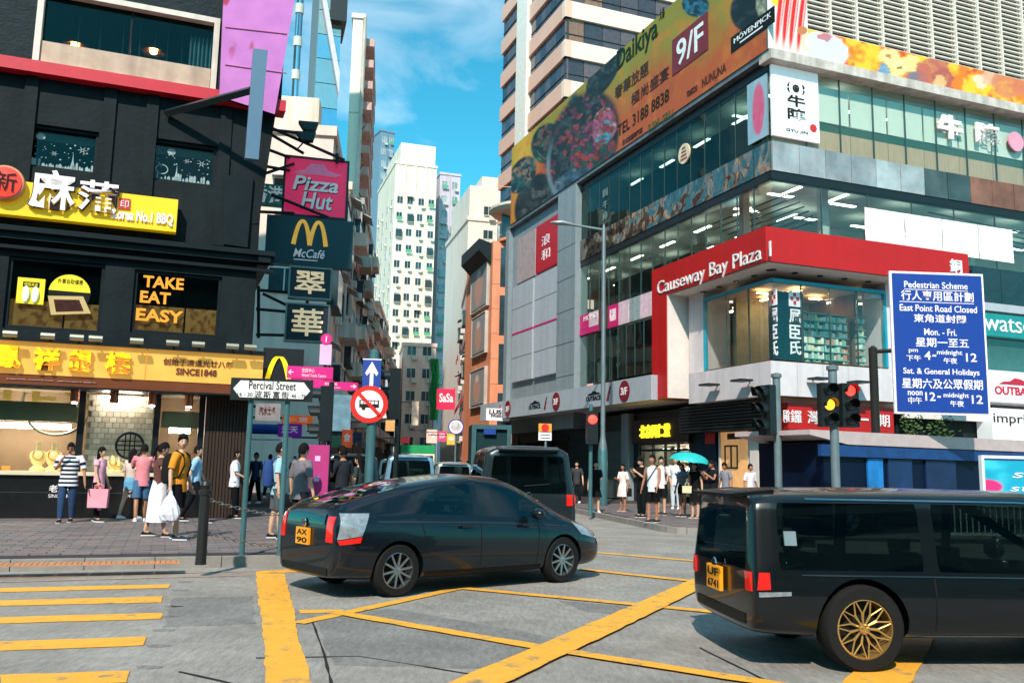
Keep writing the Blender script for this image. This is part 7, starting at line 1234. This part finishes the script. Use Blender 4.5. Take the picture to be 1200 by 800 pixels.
pm2 = M('car_dark_blue', (.01, .018, .022), .28, .0, var=0, coat=.6); m1, _ = mpv('dark people carrier seen from behind, driving away behind the hatchback', 'people_carrier', pm2, 1.93, 4.85, 2.95, .93); Pq = at(620, 549, 16.6); place(m1, (Pq.x-.12, 17.3, 0), -7)
sil = M('car_silver', hexc((150, 160, 165)), .3, .5, var=0, coat=1); blu = M('car_pale_blue', hexc((110, 150, 176)), .3, .3, var=0, coat=1)
def recolour(o, a, c):
    for ch in [o]+list(o.children_recursive):
        if ch.type == 'MESH' and a.name in [m_.name for m_ in ch.data.materials if m_]:
            ch.data = ch.data.copy()
            for i, m_ in enumerate(ch.data.materials):
                if m_ == a: ch.data.materials[i] = c
def carcopy(o, label, col, px, Y, az, sc):
    c = cptree(o); c['label'] = label; c['group'] = 'cars queued down the street'; recolour(c, pm2, col); p = at(px, 548, Y); place(c, (p.x, p.y, 0), az, sc); return c
m1.data; carcopy(m1, 'pale blue van in the traffic queue between the sign post and the people carrier', blu, 480, 31, -9, .98); carcopy(m1, 'dark van in the queue left of the pale blue one', pm2, 412, 27, -10, .95); carcopy(m1, 'silver car in the queue just left of the people carrier', sil, 531, 36, -8, .88); carcopy(m1, 'white van farther down the queue behind the pale blue van', M('car_white', (.7, .7, .7), .35, var=0, coat=.5), 462, 47, -8, .96); carcopy(m1, 'small red car far down the queue', M('car_red', (.4, .02, .02), .3, var=0, coat=1), 505, 60, -8, .85)
# minibus far
pb_ = at(489, 547, 56); t = thing('minibus', 'cream and green minibus far down the street with a lit green front band', 'bus', (pb_.x, pb_.y, 0)); F = Fa((pb_.x, pb_.y), 82); crm = M('bus_cream', hexc((226, 226, 200)), .4, coat=.5)
F.bx('bus_body', crm, t, -1.05, 1.05, .4, 2.75, -6, 0); F.bx('windscreen', cgl, t, -.95, .95, 1.35, 2.15, 0, .04); F.bx('green_roof', M('bus_green', hexc((30, 150, 90)), .4), t, -1.06, 1.06, 2.3, 2.8, -6.02, .03); F.bx('green_band', M('bus_green', 0), t, -1.06, 1.06, .9, 1.25, -6.02, .03)
for u in (-.8, .8): F.bx('tyre', M('tyre', 0), t, u-.12, u+.12, 0, .55, -1.2, -.6)
for u in (-.8, .8): F.bx('headlamp', clr, t, u-.14, u+.14, .62, .8, 0, .04)
# ================= PEOPLE
skinc = {'a': M('skin_light', hexc((206, 160, 132)), .55, var=.08, sc=8), 'b': M('skin_tan', hexc((168, 116, 88)), .55, var=.08, sc=8)}; hairm = M('hair_black', (.006, .005, .005), .8, var=.3, sc=30); sole = M('sole_white', (.7, .7, .7), .6)
def cloth(c): return M('cloth_%d_%d_%d' % c, hexc(c), .85, var=.14, sc=7, bump=.5, bsc=14)
pn = [0]
def person(label, pos, face, h=1.7, skin='a', top=(200, 200, 200), sleeve=.5, bottom='trousers', bcol=(20, 20, 22), hair='short', armL=None, armR=None, stride=0.0, shoes=(230, 230, 230), female=False, stripes=None, bend=0, headturn=0, group=None, wide=1.0, strap=None, pack=None, glasses=False, cap=None):
    s = h/1.75; t = thing('person', label, 'person', (0, 0, 0), group); V = Vector; sw = (.165 if female else .19)*wide; hw = .095
    L0 = V((-hw, 0, .92)); R0 = V((hw, 0, .92)); st_ = stride
    legs = {}
    for sd, x in ((-1, -hw), (1, hw)):
        f = st_*sd; hip = V((x, 0, .92)); kn = V((x*1.02, f*.20+.02*abs(st_)+.01, .50+.01*abs(f))); an = V((x*1.0, f*.34-(.10*abs(st_) if f < 0 else 0), .085+(.04*abs(st_) if f < 0 else 0))); legs[sd] = (hip, kn, an)
    dflt = (V((.07, -.02, -.28)), V((.05, .06, -.25))); arms = {}
    for sd, A in ((-1, armL), (1, armR)):
        u_, f_ = A or dflt; u_, f_ = V(u_), V(f_)
        if not A: u_ = u_+V((0, -.10*sd*st_, 0)); f_ = f_+V((0, -.12*sd*st_, 0))
        sh = V((sd*sw, 0, 1.415)); el = sh+V((sd*u_.x, u_.y, u_.z)); wr = el+V((sd*f_.x, f_.y, f_.z)); arms[sd] = (sh, el, wr)
    # body skeleton with skin modifier
    vs, es, rd = [], [], []
    def add(p, r, par=None): vs.append(tuple(p)); rd.append(r if isinstance(r, tuple) else (r, r)); i = len(vs)-1; (es.append((par, i)) if par is not None else 0); return i
    pel = add((0, 0, .97), (.135*wide, .10)); wa = add((0, .0, 1.12), (.115*wide, .09), pel); ch = add((0, 0, 1.30), (.145*wide, .10), wa); nb = add((0, -.005, 1.44), (.065, .06), ch); nk = add((0, .012, 1.53), (.05, .052), nb)
    for sd in (-1, 1):
        hip, kn, an = legs[sd]; a = add(hip, .085*(.9+.1*wide), pel); k_ = add((hip+kn)/2, .075, a); k2 = add(kn, .055, k_); c_ = add(kn.lerp(an, .35)+V((0, -.01, 0)), .054, k2); an_ = add(an, .036, c_); add(an+V((0, .09, -.045)), (.035, .03), an_)
        sh, el, wr = arms[sd]; a = add(sh, .052, ch); e1 = add((sh+el)/2, .043, a); e2 = add(el, .036, e1); e3 = add(el.lerp(wr, .4), .035, e2); w_ = add(wr, (.025, .025), e3); d = (wr-el).normalized(); sidev = d.cross(V((1, 0, 0))).normalized() if abs(d.x) < .8 else V((0, 1, 0)); pm_ = add(wr+d*.05, (.028, .022), w_); out_ = d.cross(sidev).normalized()
        for fi, (o_, ln) in enumerate(((-.024, .062), (-.008, .074), (.008, .070), (.024, .056))): b1 = add(wr+d*.085+sidev*o_, .0085, pm_); b2 = add(wr+d*(.085+ln*.55)+sidev*o_*1.1+out_*(-sd)*-.004, .0078, b1); add(wr+d*(.085+ln*.95)+sidev*o_*1.05+out_*(.014), .0065, b2)
        th = add(wr+d*.045+sidev*.034, .010, w_); add(wr+d*.085+sidev*.048, .008, th)
    me = bpy.data.meshes.new('body'); me.from_pydata(vs, es, []); o = bpy.data.objects.new('body', me); COL.objects.link(o); md = o.modifiers.new('k', 'SKIN'); lay = me.skin_vertices[0].data
    for i, r in enumerate(rd): lay[i].radius = r; lay[i].use_root = (i == 0)
    md.use_smooth_shade = True; ss = o.modifiers.new('s', 'SUBSURF'); ss.levels = 1; bpy.context.view_layer.update(); dg = bpy.context.evaluated_depsgraph_get(); me2 = bpy.data.meshes.new_from_object(o.evaluated_get(dg)); bpy.data.objects.remove(o)
    HB = MB(); HB.v = [tuple(v.co) for v in me2.vertices]; HB.f = [tuple(p.vertices) for p in me2.polygons]; HB.mi = [0]*len(HB.f); bpy.data.meshes.remove(me2)
    # head
    Rh = Matrix.Rotation(math.radians(headturn), 3, 'Z') @ Matrix.Rotation(math.radians(-bend), 3, 'X'); hc = V((0, .02+bend*.0012, 1.635-bend*.0008))
    def hp(x, y, z): return hc+Rh @ V((x, y, z))
    rings = []; n = 20
    for a in range(15):
        tt = math.pi*a/14; zz = -math.cos(tt); r = max(.03, math.sin(tt)); ring = []
        for j in range(n):
            an = 2*math.pi*j/n; x = math.cos(an); y = math.sin(an); X = .074*r*x; Y = .092*r*y; Z = .118*zz
            if zz < 0: X *= 1-.28*(-zz)**1.3; Y *= 1-.14*(-zz); Y += .012*(-zz)*(1 if y > 0 else -.3)
            if y > .85 and -.45 < zz < .1: Y += .022*math.exp(-((zz+.2)/.16)**2)*(y-.85)/.15
            if y > .5 and abs(zz-.06) < .12 and .2 < abs(x) < .65: Y -= .007
            ring.append(hp(X, Y, Z))
        rings.append(ring)
    HB.loft(rings)
    for sd in (-1, 1): HB.ell(hp(sd*.076, -.005, -.005), (.012, .02, .03), 8, 6, Rh)
    sk = skinc[skin]; parts = [HB.build('body', sk, t, smooth=True)]
    e = MB(); [e.ell(hp(sd*.028, .083, .008), (.011, .007, .006), 8, 5, Rh) for sd in (-1, 1)]
    for sd in (-1, 1): e.ell(hp(sd*.028, .085, .03), (.016, .006, .004), 6, 4, Rh)
    e.build('eyes', hairm, t, kind='stuff'); e = MB(); e.ell(hp(0, .086, -.055), (.022, .008, .006), 8, 5, Rh); e.build('mouth', M('lips', hexc((150, 80, 76)), .5), t)
    # hair
    Hm = MB(); rings = []; rr = random.Random(pn[0]); pn[0] += 1
    for a in range(10):
        tt = math.pi*(.02+.66*a/9); zz = math.cos(tt); r = math.sin(tt); ring = []
        for j in range(24):
            an = 2*math.pi*j/24; y = math.sin(an); x = math.cos(an); cut = 0
            z_ = zz
            if y > .35: z_ = max(zz, .40+.08*math.sin(j*2.3)); 
            elif y > -.2: z_ = max(zz, -.18)
            rr_ = math.sqrt(max(0, 1-z_*z_)) ; q = 1.10+rr.uniform(-.02, .03)+(.06 if hair == 'puff' and z_ > .3 else 0); ring.append(hp(.078*rr_*x*q, .095*rr_*y*q-.006, .122*z_*q+(.02 if hair == 'puff' else .006)))
        rings.append(ring)
    Hm.loft(rings[::-1])
    if hair == 'long':
        rg = []
        for k in range(8): f = k/7; z = .05-.36*f; rg.append([hp(.082*math.cos(an)*(1+.15*f), -.045-.03*f+.060*math.sin(an)*(1-.3*f), z+rr.uniform(-.004, .004)) for an in np.linspace(0, 2*math.pi, 15)[:-1]])
        Hm.loft(rg)
    if hair == 'tail': Hm.tube([hp(0, -.09, .04), hp(0, -.14, 0), hp(0, -.15, -.12), hp(0, -.13, -.22)], [.03, .035, .03, .008], 8)
    if hair == 'bun': Hm.ell(hp(0, -.09, .09), (.04, .04, .04), 10, 8)
    if hair != 'bald': Hm.build('hair', hairm, t, smooth=True)
    if glasses: e = MB(); [e.tube([hp(sd*.03+.02*math.cos(a), .098, .008+.014*math.sin(a)) for a in np.linspace(0, 6.28, 11)], .003, 4) for sd in (-1, 1)]; [e.ell(hp(sd*.03, .097, .008), (.02, .003, .014), 8, 5, Rh) for sd in (-1, 1)] if glasses == 'dark' else 0; e.build('glasses', M('black_ink', 0), t)
    if cap: e = MB(); e.loft([[hp(.084*math.cos(an)*r_, .10*math.sin(an)*r_-.004, z_) for an in np.linspace(0, 6.283, 19)[:-1]] for r_, z_ in ((1.04, .04), (1.04, .08), (.8, .125), (.1, .14))]); e.box(0, 0, 0, 0, 0, 0) if False else 0; e.loft([[hp(x*(.07), .08+y, .045-.01*y/.08) for x, y in ((-1, 0), (-.6, .06), (0, .08), (.6, .06), (1, 0))], [hp(x*(.07), .08+y, .053-.01*y/.08) for x, y in ((-1, 0), (-.6, .06), (0, .08), (.6, .06), (1, 0))]]); e.build('cap', cloth(cap), t, smooth=False)
    # shirt
    tm = cloth(top); T = MB(); fat = 1.0 if wide <= 1 else wide
    dress = bottom == 'dress'; zb_ = .80 if not dress else .52
    prof = [(zb_, .165, .125), (.86 if not dress else .75, .165, .122), (.95, .158, .118), (1.06, .142, .108), (1.18, .148, .112), (1.29, .168 if not female else .155, .122 if not female else .128), (1.37, .172, .108), (1.425, .135, .085), (1.465, .078, .068)]
    if dress: prof[0] = (zb_, .23, .17)
    rings = [[V((w_*wide*math.cos(a)*(1+.02*math.sin(5*a+z*30)), d_*fat*math.sin(a)*(1+.03*math.sin(4*a+z*22)), z)) for a in np.linspace(0, 2*math.pi, 25)[:-1]] for z, w_, d_ in prof]
    mats_ = [tm]
    if stripes:
        mats_ = [tm, cloth(stripes)]; fine = []; zs_ = np.linspace(zb_, 1.465, 30)
        for z in zs_:
            w_ = np.interp(z, [p[0] for p in prof], [p[1] for p in prof]); d_ = np.interp(z, [p[0] for p in prof], [p[2] for p in prof]); fine.append([V((w_*wide*math.cos(a)*(1+.02*math.sin(5*a+z*30)), d_*fat*math.sin(a), z)) for a in np.linspace(0, 2*math.pi, 25)[:-1]])
        for k in range(29): T.m = (k//2) % 2; T.loft([fine[k], fine[k+1]], cap=False)
        T.m = 0
    else: T.loft(rings, cap=False)
    if sleeve > 0:
        for sd in (-1, 1):
            sh, el, wr = arms[sd]; inn = V((sd*.10, 0, 1.385)); pts = [inn, sh+V((-sd*.01, 0, .0)), sh.lerp(el, .35)]; rad = [.075, .072, .066]
            if sleeve >= .5: pts.append(sh.lerp(el, min(1, sleeve*1.35))); rad.append(.063)
            if sleeve >= 1: pts += [el.lerp(wr, .5), wr]; rad += [.05, .042]
            if stripes and len(pts) > 3: T.m = 0; T.tube(pts[:3], rad[:3], 12, cap=False); T.m = 1; T.tube([pts[2], pts[2].lerp(pts[3], .5)], [rad[2]*1.01, rad[3]], 12, cap=False); T.m = 0; T.tube([pts[2].lerp(pts[3], .5), pts[3]], [rad[3]]*2, 12, cap=False)
            else: T.tube(pts, rad, 12, cap=False)
    T.build('dress' if dress else 'shirt', mats_, t, smooth=True, fix=False)
    # bottoms
    bm_ = cloth(bcol); Bm = MB()
    if bottom in ('trousers', 'shorts', 'wide'):
        Bm.loft([[V((w_*wide*math.cos(a), d_*math.sin(a), z)) for a in np.linspace(0, 2*math.pi, 21)[:-1]] for z, w_, d_ in ((.80, .155, .105), (.90, .162, .115), (1.0, .150, .108), (1.04, .145, .104))], cap=False)
        for sd in (-1, 1):
            hip, kn, an = legs[sd]; g = {'trousers': (.098, .082, .068, .056), 'shorts': (.10, .098, .095, .09), 'wide': (.11, .11, .12, .13)}[bottom]; hp_ = hip+V((-sd*.012, 0, -.0))
            if bottom == 'shorts': Bm.tube([hp_, hip.lerp(kn, .5), hip.lerp(kn, .93)], [g[0], g[1], g[2]], 14, cap=False)
            else: Bm.tube([hp_, hip.lerp(kn, .5), kn, kn.lerp(an, .5), an+V((0, -.0, .02 if bottom == 'trousers' else .12))], [g[0], (g[0]+g[1])/2, g[1], g[2], g[3]], 14, cap=False)
        Bm.build('shorts' if bottom == 'shorts' else 'trousers', bm_, t, smooth=True, fix=False)
    elif bottom in ('skirt', 'longskirt', 'hotpants'):
        ze = {'skirt': .55, 'longskirt': .28, 'hotpants': .74}[bottom]; rings = []
        for k in range(9): f = k/8; z = 1.05+(ze-1.05)*f; w_ = .135+.05*min(1, f*3)+(.06*f if bottom != 'hotpants' else -.01*f); rings.append([V((w_*math.cos(a)*(1+.05*f*math.sin(7*a)), w_*.82*math.sin(a)*(1+.05*f*math.sin(7*a))+st_*.03*f, z)) for a in np.linspace(0, 2*math.pi, 33)[:-1]])
        Bm.loft(rings, cap=False); Bm.build('skirt' if bottom != 'hotpants' else 'shorts', bm_, t, smooth=True, fix=False)
    # shoes
    for sd in (-1, 1):
        an = legs[sd][2]; c = V((an.x, an.y+.055, max(.0, an.z-.085))); Q = MB(); rg = []
        for y, w_, hh_ in ((-.11, .026, .06), (-.09, .036, .085), (-.03, .040, .09), (.04, .044, .07), (.10, .044, .05), (.145, .030, .035), (.158, .012, .022)): rg.append([c+V((w_*math.cos(a), y, .022+(hh_-.022)*max(0, math.sin(a))*1.0 if math.sin(a) > 0 else .018)) for a in np.linspace(0, 2*math.pi, 13)[:-1]])
        Q.loft(rg); Q.build('shoe', cloth(shoes), t, smooth=True); Q = MB(); Q.loft([[c+V((w_*1.06*sx, y, z)) for sx, z in ((-1, .0), (1, .0), (1, .022), (-1, .022))] for y, w_ in ((-.112, .026), (-.09, .038), (.04, .045), (.10, .045), (.15, .03))]); Q.build('shoe_sole', sole, t)
    if strap: e = MB(); e.tube([V((-.13, .115, 1.40)), V((0, .135, 1.2)), V((.15, .11, 1.0)), V((.17, -.02, .95))], .014, 5); e.tube([V((-.13, .115, 1.40)), V((-.12, 0, 1.48)), V((-.02, -.13, 1.3)), V((.16, -.08, .98))], .014, 5); e.build('strap', cloth(strap), t)
    place_ = Vector(pos); yaw = math.radians(face); t.location = place_; t.rotation_euler = (0, 0, -yaw); t.scale = (s, s, s)
    if pack:
        g = thing('backpack', pack[1], 'backpack', tuple(place_)); e = MB(); rg = []
        for z, w_, d_ in ((.93, .10, .05), (.96, .14, .09), (1.15, .155, .10), (1.33, .14, .085), (1.42, .10, .05), (1.44, .04, .02)): rg.append([V((w_*np.sign(math.cos(a))*abs(math.cos(a))**.6, -.19+d_*np.sign(math.sin(a))*abs(math.sin(a))**.6, z)) for a in np.linspace(0, 2*math.pi, 17)[:-1]])
        e.loft(rg); q = g['o']; g['o'] = (0, 0, 0); e.build('bag_body', cloth(pack[0]), g, smooth=True); e = MB(); [e.tube([V((sd*.09, -.12, 1.42)), V((sd*.11, -.03, 1.49)), V((sd*.115, .10, 1.42)), V((sd*.12, .135, 1.25)), V((sd*.15, .06, 1.05)), V((sd*.12, -.12, 1.0))], .017, 6) for sd in (-1, 1)]; e.build('shoulder_straps', cloth(pack[0]), g)
        g.rotation_euler = t.rotation_euler; g.scale = t.scale
    def wpt(l): return place_+Matrix.Rotation(-yaw, 3, 'Z') @ (Vector(l)*s)
    t['o'] = (0, 0, 0); return t, wpt, arms
def gp(px, py, z=.15): p = gnd(px, py, z); return (p.x, p.y, z)
def bag(name, label, cat, c, w_, h, d_, mat, yaw, handle=True, mark=None):
    t = thing(name, label, cat, (0, 0, 0)); m = MB(); m.hexa([(-w_*.47, -d_/2, -h), (w_*.47, -d_/2, -h), (w_*.47, d_/2, -h), (-w_*.47, d_/2, -h), (-w_/2, -d_*.4, 0), (w_/2, -d_*.4, 0), (w_/2, d_*.4, 0), (-w_/2, d_*.4, 0)]); m.build('bag_body', mat, t)
    if handle: m = MB(); [m.tube([(-w_*.2, y, -.01), (-w_*.17, y, .08), (0, y, .12), (w_*.17, y, .08), (w_*.2, y, -.01)], .008, 5) for y in (-d_*.35, d_*.35)]; m.build('bag_handles', mat, t)
    if mark: Fz = Fa((0, 0, 0), 90); text(mark, Fz, (-w_*.18, w_*.12, -h*.8, -h*.2), d_*.5+.002, M('black_ink', 0), t, t=.004, shear=.3); m = MB(); m.box(-w_*.12, w_*.06, -d_*.5-.02, -d_*.5-.015, -h*1.15, -h*.82); m.build('bag_tag', M('pale_pink', 0), t)
    t.location = c; t.rotation_euler = (0, 0, -math.radians(yaw)); return t
UPD = (Vector((.02, .10, -.26)), Vector((-.10, .18, .16)))
# left group (feet pixel positions)
person('broad man in a navy and white striped t-shirt and jeans, hand raised to his mouth', gp(76, 612), 165, 1.70, 'b', (226, 226, 230), .6, 'trousers', (30, 60, 96), 'short', armR=((.03, .12, -.26), (-.15, .10, .24)), stride=.25, shoes=(20, 24, 34), stripes=(28, 30, 50), wide=1.22, headturn=0, bend=12, glasses='dark')
t, wp, ar = person('woman with long black hair in a pink top holding a pink shopping bag', gp(112, 611), 95, 1.62, 'a', (236, 170, 190), .45, 'trousers', (14, 14, 16), 'long', female=True, shoes=(40, 50, 50), stride=.2, armR=((.03, .02, -.28), (.02, .10, -.24))); bag('shopping_bag', 'pink paper shopping bag with a dark swirl held at knee height', 'bag', tuple(wp(ar[1][2]+Vector((.02, .03, -.12)))), .42, .40, .14, M('bag_pink', hexc((240, 150, 166)), .6), 172, mark='Jn')
person('woman in light denim shorts facing the jewellery window, half behind the pink shirt man', gp(150, 608), 20, 1.60, 'a', (200, 180, 170), .5, 'hotpants', (96, 156, 190), 'long', female=True, stride=.5, shoes=(226, 232, 236))
person('man in a pink t-shirt and blue denim shorts leaning towards the display', gp(163, 611), 335, 1.72, 'b', (226, 132, 140), .5, 'shorts', (60, 100, 136), 'short', armL=((.02, .16, -.22), (-.06, .2, .10)), armR=UPD, stride=.35, shoes=(236, 236, 236), bend=18)
t, wp, ar = person('woman in a brown top and long white skirt looking down beside the orange shirt man', gp(182, 629), 70, 1.68, 'a', (96, 54, 46), .4, 'longskirt', (232, 230, 236), 'tail', female=True, stride=.45, shoes=(24, 24, 26), bend=15, armR=((.04, .08, -.27), (-.02, .16, .12)))
t, wp, ar = person('young man in an orange t-shirt and black shorts looking back over his shoulder', gp(205, 632), 95, 1.80, 'a', (226, 138, 22), .6, 'shorts', (16, 16, 18), 'puff', stride=.18, shoes=(34, 48, 62), headturn=-55, pack=((26, 26, 26), 'black backpack worn by the orange shirt man'))
pb = thing('plastic_bag', 'crumpled white plastic bag hanging from the orange shirt man hand', 'bag', (0, 0, 0)); rg = []; r_ = random.Random(2)
for z, w_ in ((0, .02), (-.08, .04), (-.16, .10), (-.28, .15), (-.40, .165), (-.50, .13), (-.54, .05)): rg.append([Vector((w_*(1+r_.uniform(-.14, .14))*math.cos(a), w_*.75*(1+r_.uniform(-.14, .14))*math.sin(a), z+r_.uniform(-.012, .012))) for a in np.linspace(0, 2*math.pi, 19)[:-1]])
m = MB(); m.loft(rg); m.build('bag_body', M('bag_white', hexc((226, 226, 234)), .4, bump=1, bsc=9), pb); m = MB(); m.tube([(-.02, 0, -.05), (-.01, 0, .04), (.02, 0, -.05)], .008, 5); m.build('bag_handles', MT['bag_white'], pb); pb.location = wp(ar[1][2]+Vector((.03, .03, -.06)))
person('man in a pale blue shirt and black trousers walking right behind the orange shirt man', gp(226, 612), 80, 1.70, 'a', (140, 184, 214), .6, 'trousers', (18, 20, 26), 'short', stride=.7, shoes=(16, 16, 18))
person('balding man in a white polo shirt and black trousers in profile by the dark pier', gp(272, 607), 75, 1.66, 'a', (228, 222, 230), .6, 'trousers', (16, 16, 20), 'short', stride=.15, shoes=(18, 18, 18), wide=1.12, glasses=True, armR=((.03, .04, -.27), (-.04, .18, -.08)))
person('man in a light blue shirt with a bag strap standing behind the street name posts', gp(322, 631), 70, 1.72, 'a', (150, 190, 206), .6, 'shorts', (70, 80, 84), 'short', stride=.2, shoes=(24, 26, 30), bend=10, strap=(30, 34, 40), pack=((24, 60, 120), 'blue backpack between the street name posts'))
person('person in a grey checked shirt left of the magenta column', gp(349, 640), 40, 1.68, 'a', (110, 104, 112), .6, 'trousers', (30, 34, 40), 'short', bend=5)
person('man in a dark shirt right of the magenta column holding a phone', gp(398, 630), 300, 1.70, 'b', (40, 44, 50), .5, 'trousers', (30, 34, 40), 'short', bend=12, armL=UPD)
person('woman with black hair right of the magenta column, half hidden by the hatchback', gp(418, 622), 290, 1.56, 'a', (50, 60, 60), .5, 'trousers', (30, 34, 40), 'long', female=True, bend=8)
# background pedestrians on left pavement
for i, (px, Y, c, f, lab) in enumerate(((300, 30, (40, 70, 110), 200, 'distant pedestrian in a blue shirt under the blue awning'), (352, 31, (60, 60, 66), 190, 'distant pedestrian in a grey shirt under the purple sign'), (404, 33, (90, 60, 50), 185, 'distant pedestrian in brown below the pale poster'), (316, 35, (30, 34, 36), 10, 'distant pedestrian in black beyond the name posts'), (395, 37, (150, 150, 150), 200, 'distant pedestrian in pale grey beside the column'))): P = ground_at(px, Y); person(lab, (P.x, P.y, .15), f, 1.68, 'b', c, .6, 'trousers', (26, 28, 32), 'short', stride=.4, group='distant pedestrians')
for i, (px, Y, c, f, lab) in enumerate(((368, 26, (200, 190, 180), 205, 'distant pedestrian in cream left of the dark queue van'), (345, 40, (120, 40, 40), 190, 'distant pedestrian in dark red far along the left pavement'), (425, 50, (60, 80, 90), 180, 'distant pedestrian in slate blue between queued vans'), (539, 42, (200, 200, 205), 185, 'distant pedestrian in white on the right pavement by the road sign'), (548, 46, (40, 44, 50), 5, 'distant pedestrian in black on the right pavement near the kiosk'), (676, 36, (60, 60, 64), 200, 'dim pedestrian in grey before the far shutters'), (655, 40, (90, 96, 110), 20, 'dim pedestrian in blue grey by the dark doorway'))): P = ground_at(px, Y); person(lab, (P.x, P.y, .15), f, 1.66, 'a', c, .6, 'trousers', (26, 28, 32), 'long' if i % 3 == 1 else 'short', stride=.4, group='distant pedestrians')
# right group
person('woman in a black dress with long hair standing by the street lamp', gp(698, 600), 170, 1.62, 'a', (14, 16, 18), .6, 'dress', (14, 14, 16), 'long', female=True, shoes=(220, 220, 220), armL=((.02, .05, -.27), (-.08, .2, -.02)))
t, wp, ar = person('woman in a cream blouse and skirt looking left with a dark bag', gp(730, 599), 230, 1.55, 'b', (232, 214, 206), .6, 'skirt', (230, 214, 208), 'long', female=True, shoes=(150, 100, 80), armR=((.02, .06, -.26), (-.06, .2, .06)), headturn=20); bag('handbag', 'black handbag hanging beside the cream blouse woman', 'bag', tuple(wp((-.26, 0, .86))), .26, .26, .12, M('bag_black', (.012, .012, .012), .5), 60)
person('man in an open black shirt looking at his phone, behind the white vest man', gp(752, 606), 240, 1.74, 'a', (16, 18, 20), .6, 'trousers', (14, 18, 20), 'puff', armL=UPD, armR=UPD, bend=22, shoes=(20, 20, 20))
person('man in a white sleeveless vest and black shorts at the kerb with a cross strap', gp(765, 612), 215, 1.76, 'b', (214, 218, 226), 0, 'shorts', (14, 14, 16), 'short', strap=(30, 40, 60), stride=.12, shoes=(30, 26, 24), headturn=-15, armL=((.03, .04, -.28), (-.02, .10, -.22)))
person('man in a white t-shirt with a backpack strap just behind the white vest man', gp(775, 603), 190, 1.78, 'a', (226, 216, 214), .6, 'shorts', (20, 22, 24), 'short', pack=((20, 26, 36), 'dark backpack worn by the white t-shirt man'), shoes=(24, 24, 24))
t, wp, ar = person('woman in a blue grey top and black shorts sharing the turquoise umbrella', gp(800, 605), 235, 1.60, 'b', (90, 120, 140), .5, 'hotpants', (16, 16, 18), 'long', female=True, armL=UPD, bend=18, shoes=(24, 24, 26))
t, wp, ar = person('woman in a black dress holding the turquoise umbrella', gp(815, 607), 225, 1.62, 'a', (16, 18, 20), .3, 'dress', (14, 14, 16), 'long', female=True, armR=((.03, .08, -.22), (-.06, .12, .2)), shoes=(150, 110, 90)); bag('handbag', 'cream handbag at the hip of the umbrella woman', 'bag', tuple(wp((.22, .12, 1.0))), .28, .2, .12, M('bag_cream', hexc((222, 200, 160)), .6), 200)
um = thing('umbrella', 'open turquoise umbrella tilted over two women at the kerb', 'umbrella', (0, 0, 0)); hand = Vector(wp(ar[1][2])); Fu = plane(790, 540, hand.y-.05, 90); top = Fu.p(*Fu.pix(803, 533)); ax = (top-hand).normalized(); ax = (ax+Vector((.28, 0, .1))).normalized(); top = hand+ax*.62; u_ = ax.orthogonal().normalized(); v_ = ax.cross(u_); tq_ = M('umbrella_turquoise', hexc((30, 176, 176)), .6, var=.08); m = MB()
for k in range(8):
    a0, a1 = k*math.pi/4, (k+1)*math.pi/4; rgs = []
    for j in range(6): f = j/5; r = .60*math.sin(f*1.35)/math.sin(1.35); hgt = -.26*(1-math.cos(f*1.35))/(1-math.cos(1.35)); rgs.append([top+(u_*math.cos(a)+v_*math.sin(a))*r*(1-.05*math.sin((a-a0)/(a1-a0)*math.pi)*f)+ax*(hgt+.02*f*math.sin((a-a0)/(a1-a0)*math.pi)) for a in np.linspace(a0, a1, 6)])
    m = MB(); m.loft(rgs, cap=False, closed=False); m.build('canopy_panel', tq_, um, fix=False, smooth=True); m = MB(); m.tube([top+ax*(-.012), top+(u_*math.cos(a0)+v_*math.sin(a0))*.33+ax*-.08, top+(u_*math.cos(a0)+v_*math.sin(a0))*.595+ax*-.262], .004, 4); m.build('rib', steel, um)
m = MB(); m.tube([hand-ax*.1, top+ax*.05], .008, 6); m.build('shaft', steel, um); m = MB(); m.tube([hand-ax*.12, hand+ax*.03], .016, 8); m.build('handle', M('bag_black', 0), um)
person('shop assistant figure in white holding leaflets behind the umbrella', gp(792, 596), 200, 1.86, 'a', (220, 220, 222), .6, 'trousers', (190, 200, 210), 'short')
person('man in a dark vest leaning forward right of the umbrella', gp(836, 608), 250, 1.70, 'b', (24, 28, 34), .3, 'trousers', (24, 24, 28), 'short', bend=25, armL=UPD, armR=UPD)
person('man in grey beside the tan lit poster, head lowered', gp(851, 604), 240, 1.66, 'b', (130, 130, 140), .5, 'trousers', (24, 24, 28), 'short', bend=20)
for px, py, c, f, lab, hr in ((880, 604, (226, 216, 220), 150, 'person in a white shirt seen over the black van roof, left of the signal pole', 'short'), (928, 608, (150, 160, 180), 200, 'man in a pale blue shirt with a strap just right of the leftmost signal pole', 'short'), (946, 606, (30, 32, 34), 170, 'person in a dark top seen over the van roof before the shop window', 'bun'), (1062, 0, 0, 0, 0, 0)):
    if py: person(lab, gp(px, py), f, 1.62, 'b', c, .6, 'trousers', (30, 30, 34), hr, strap=(30, 30, 40) if px == 928 else None)
for o in list(bpy.data.objects):
    if 'o' in o: del o['o']
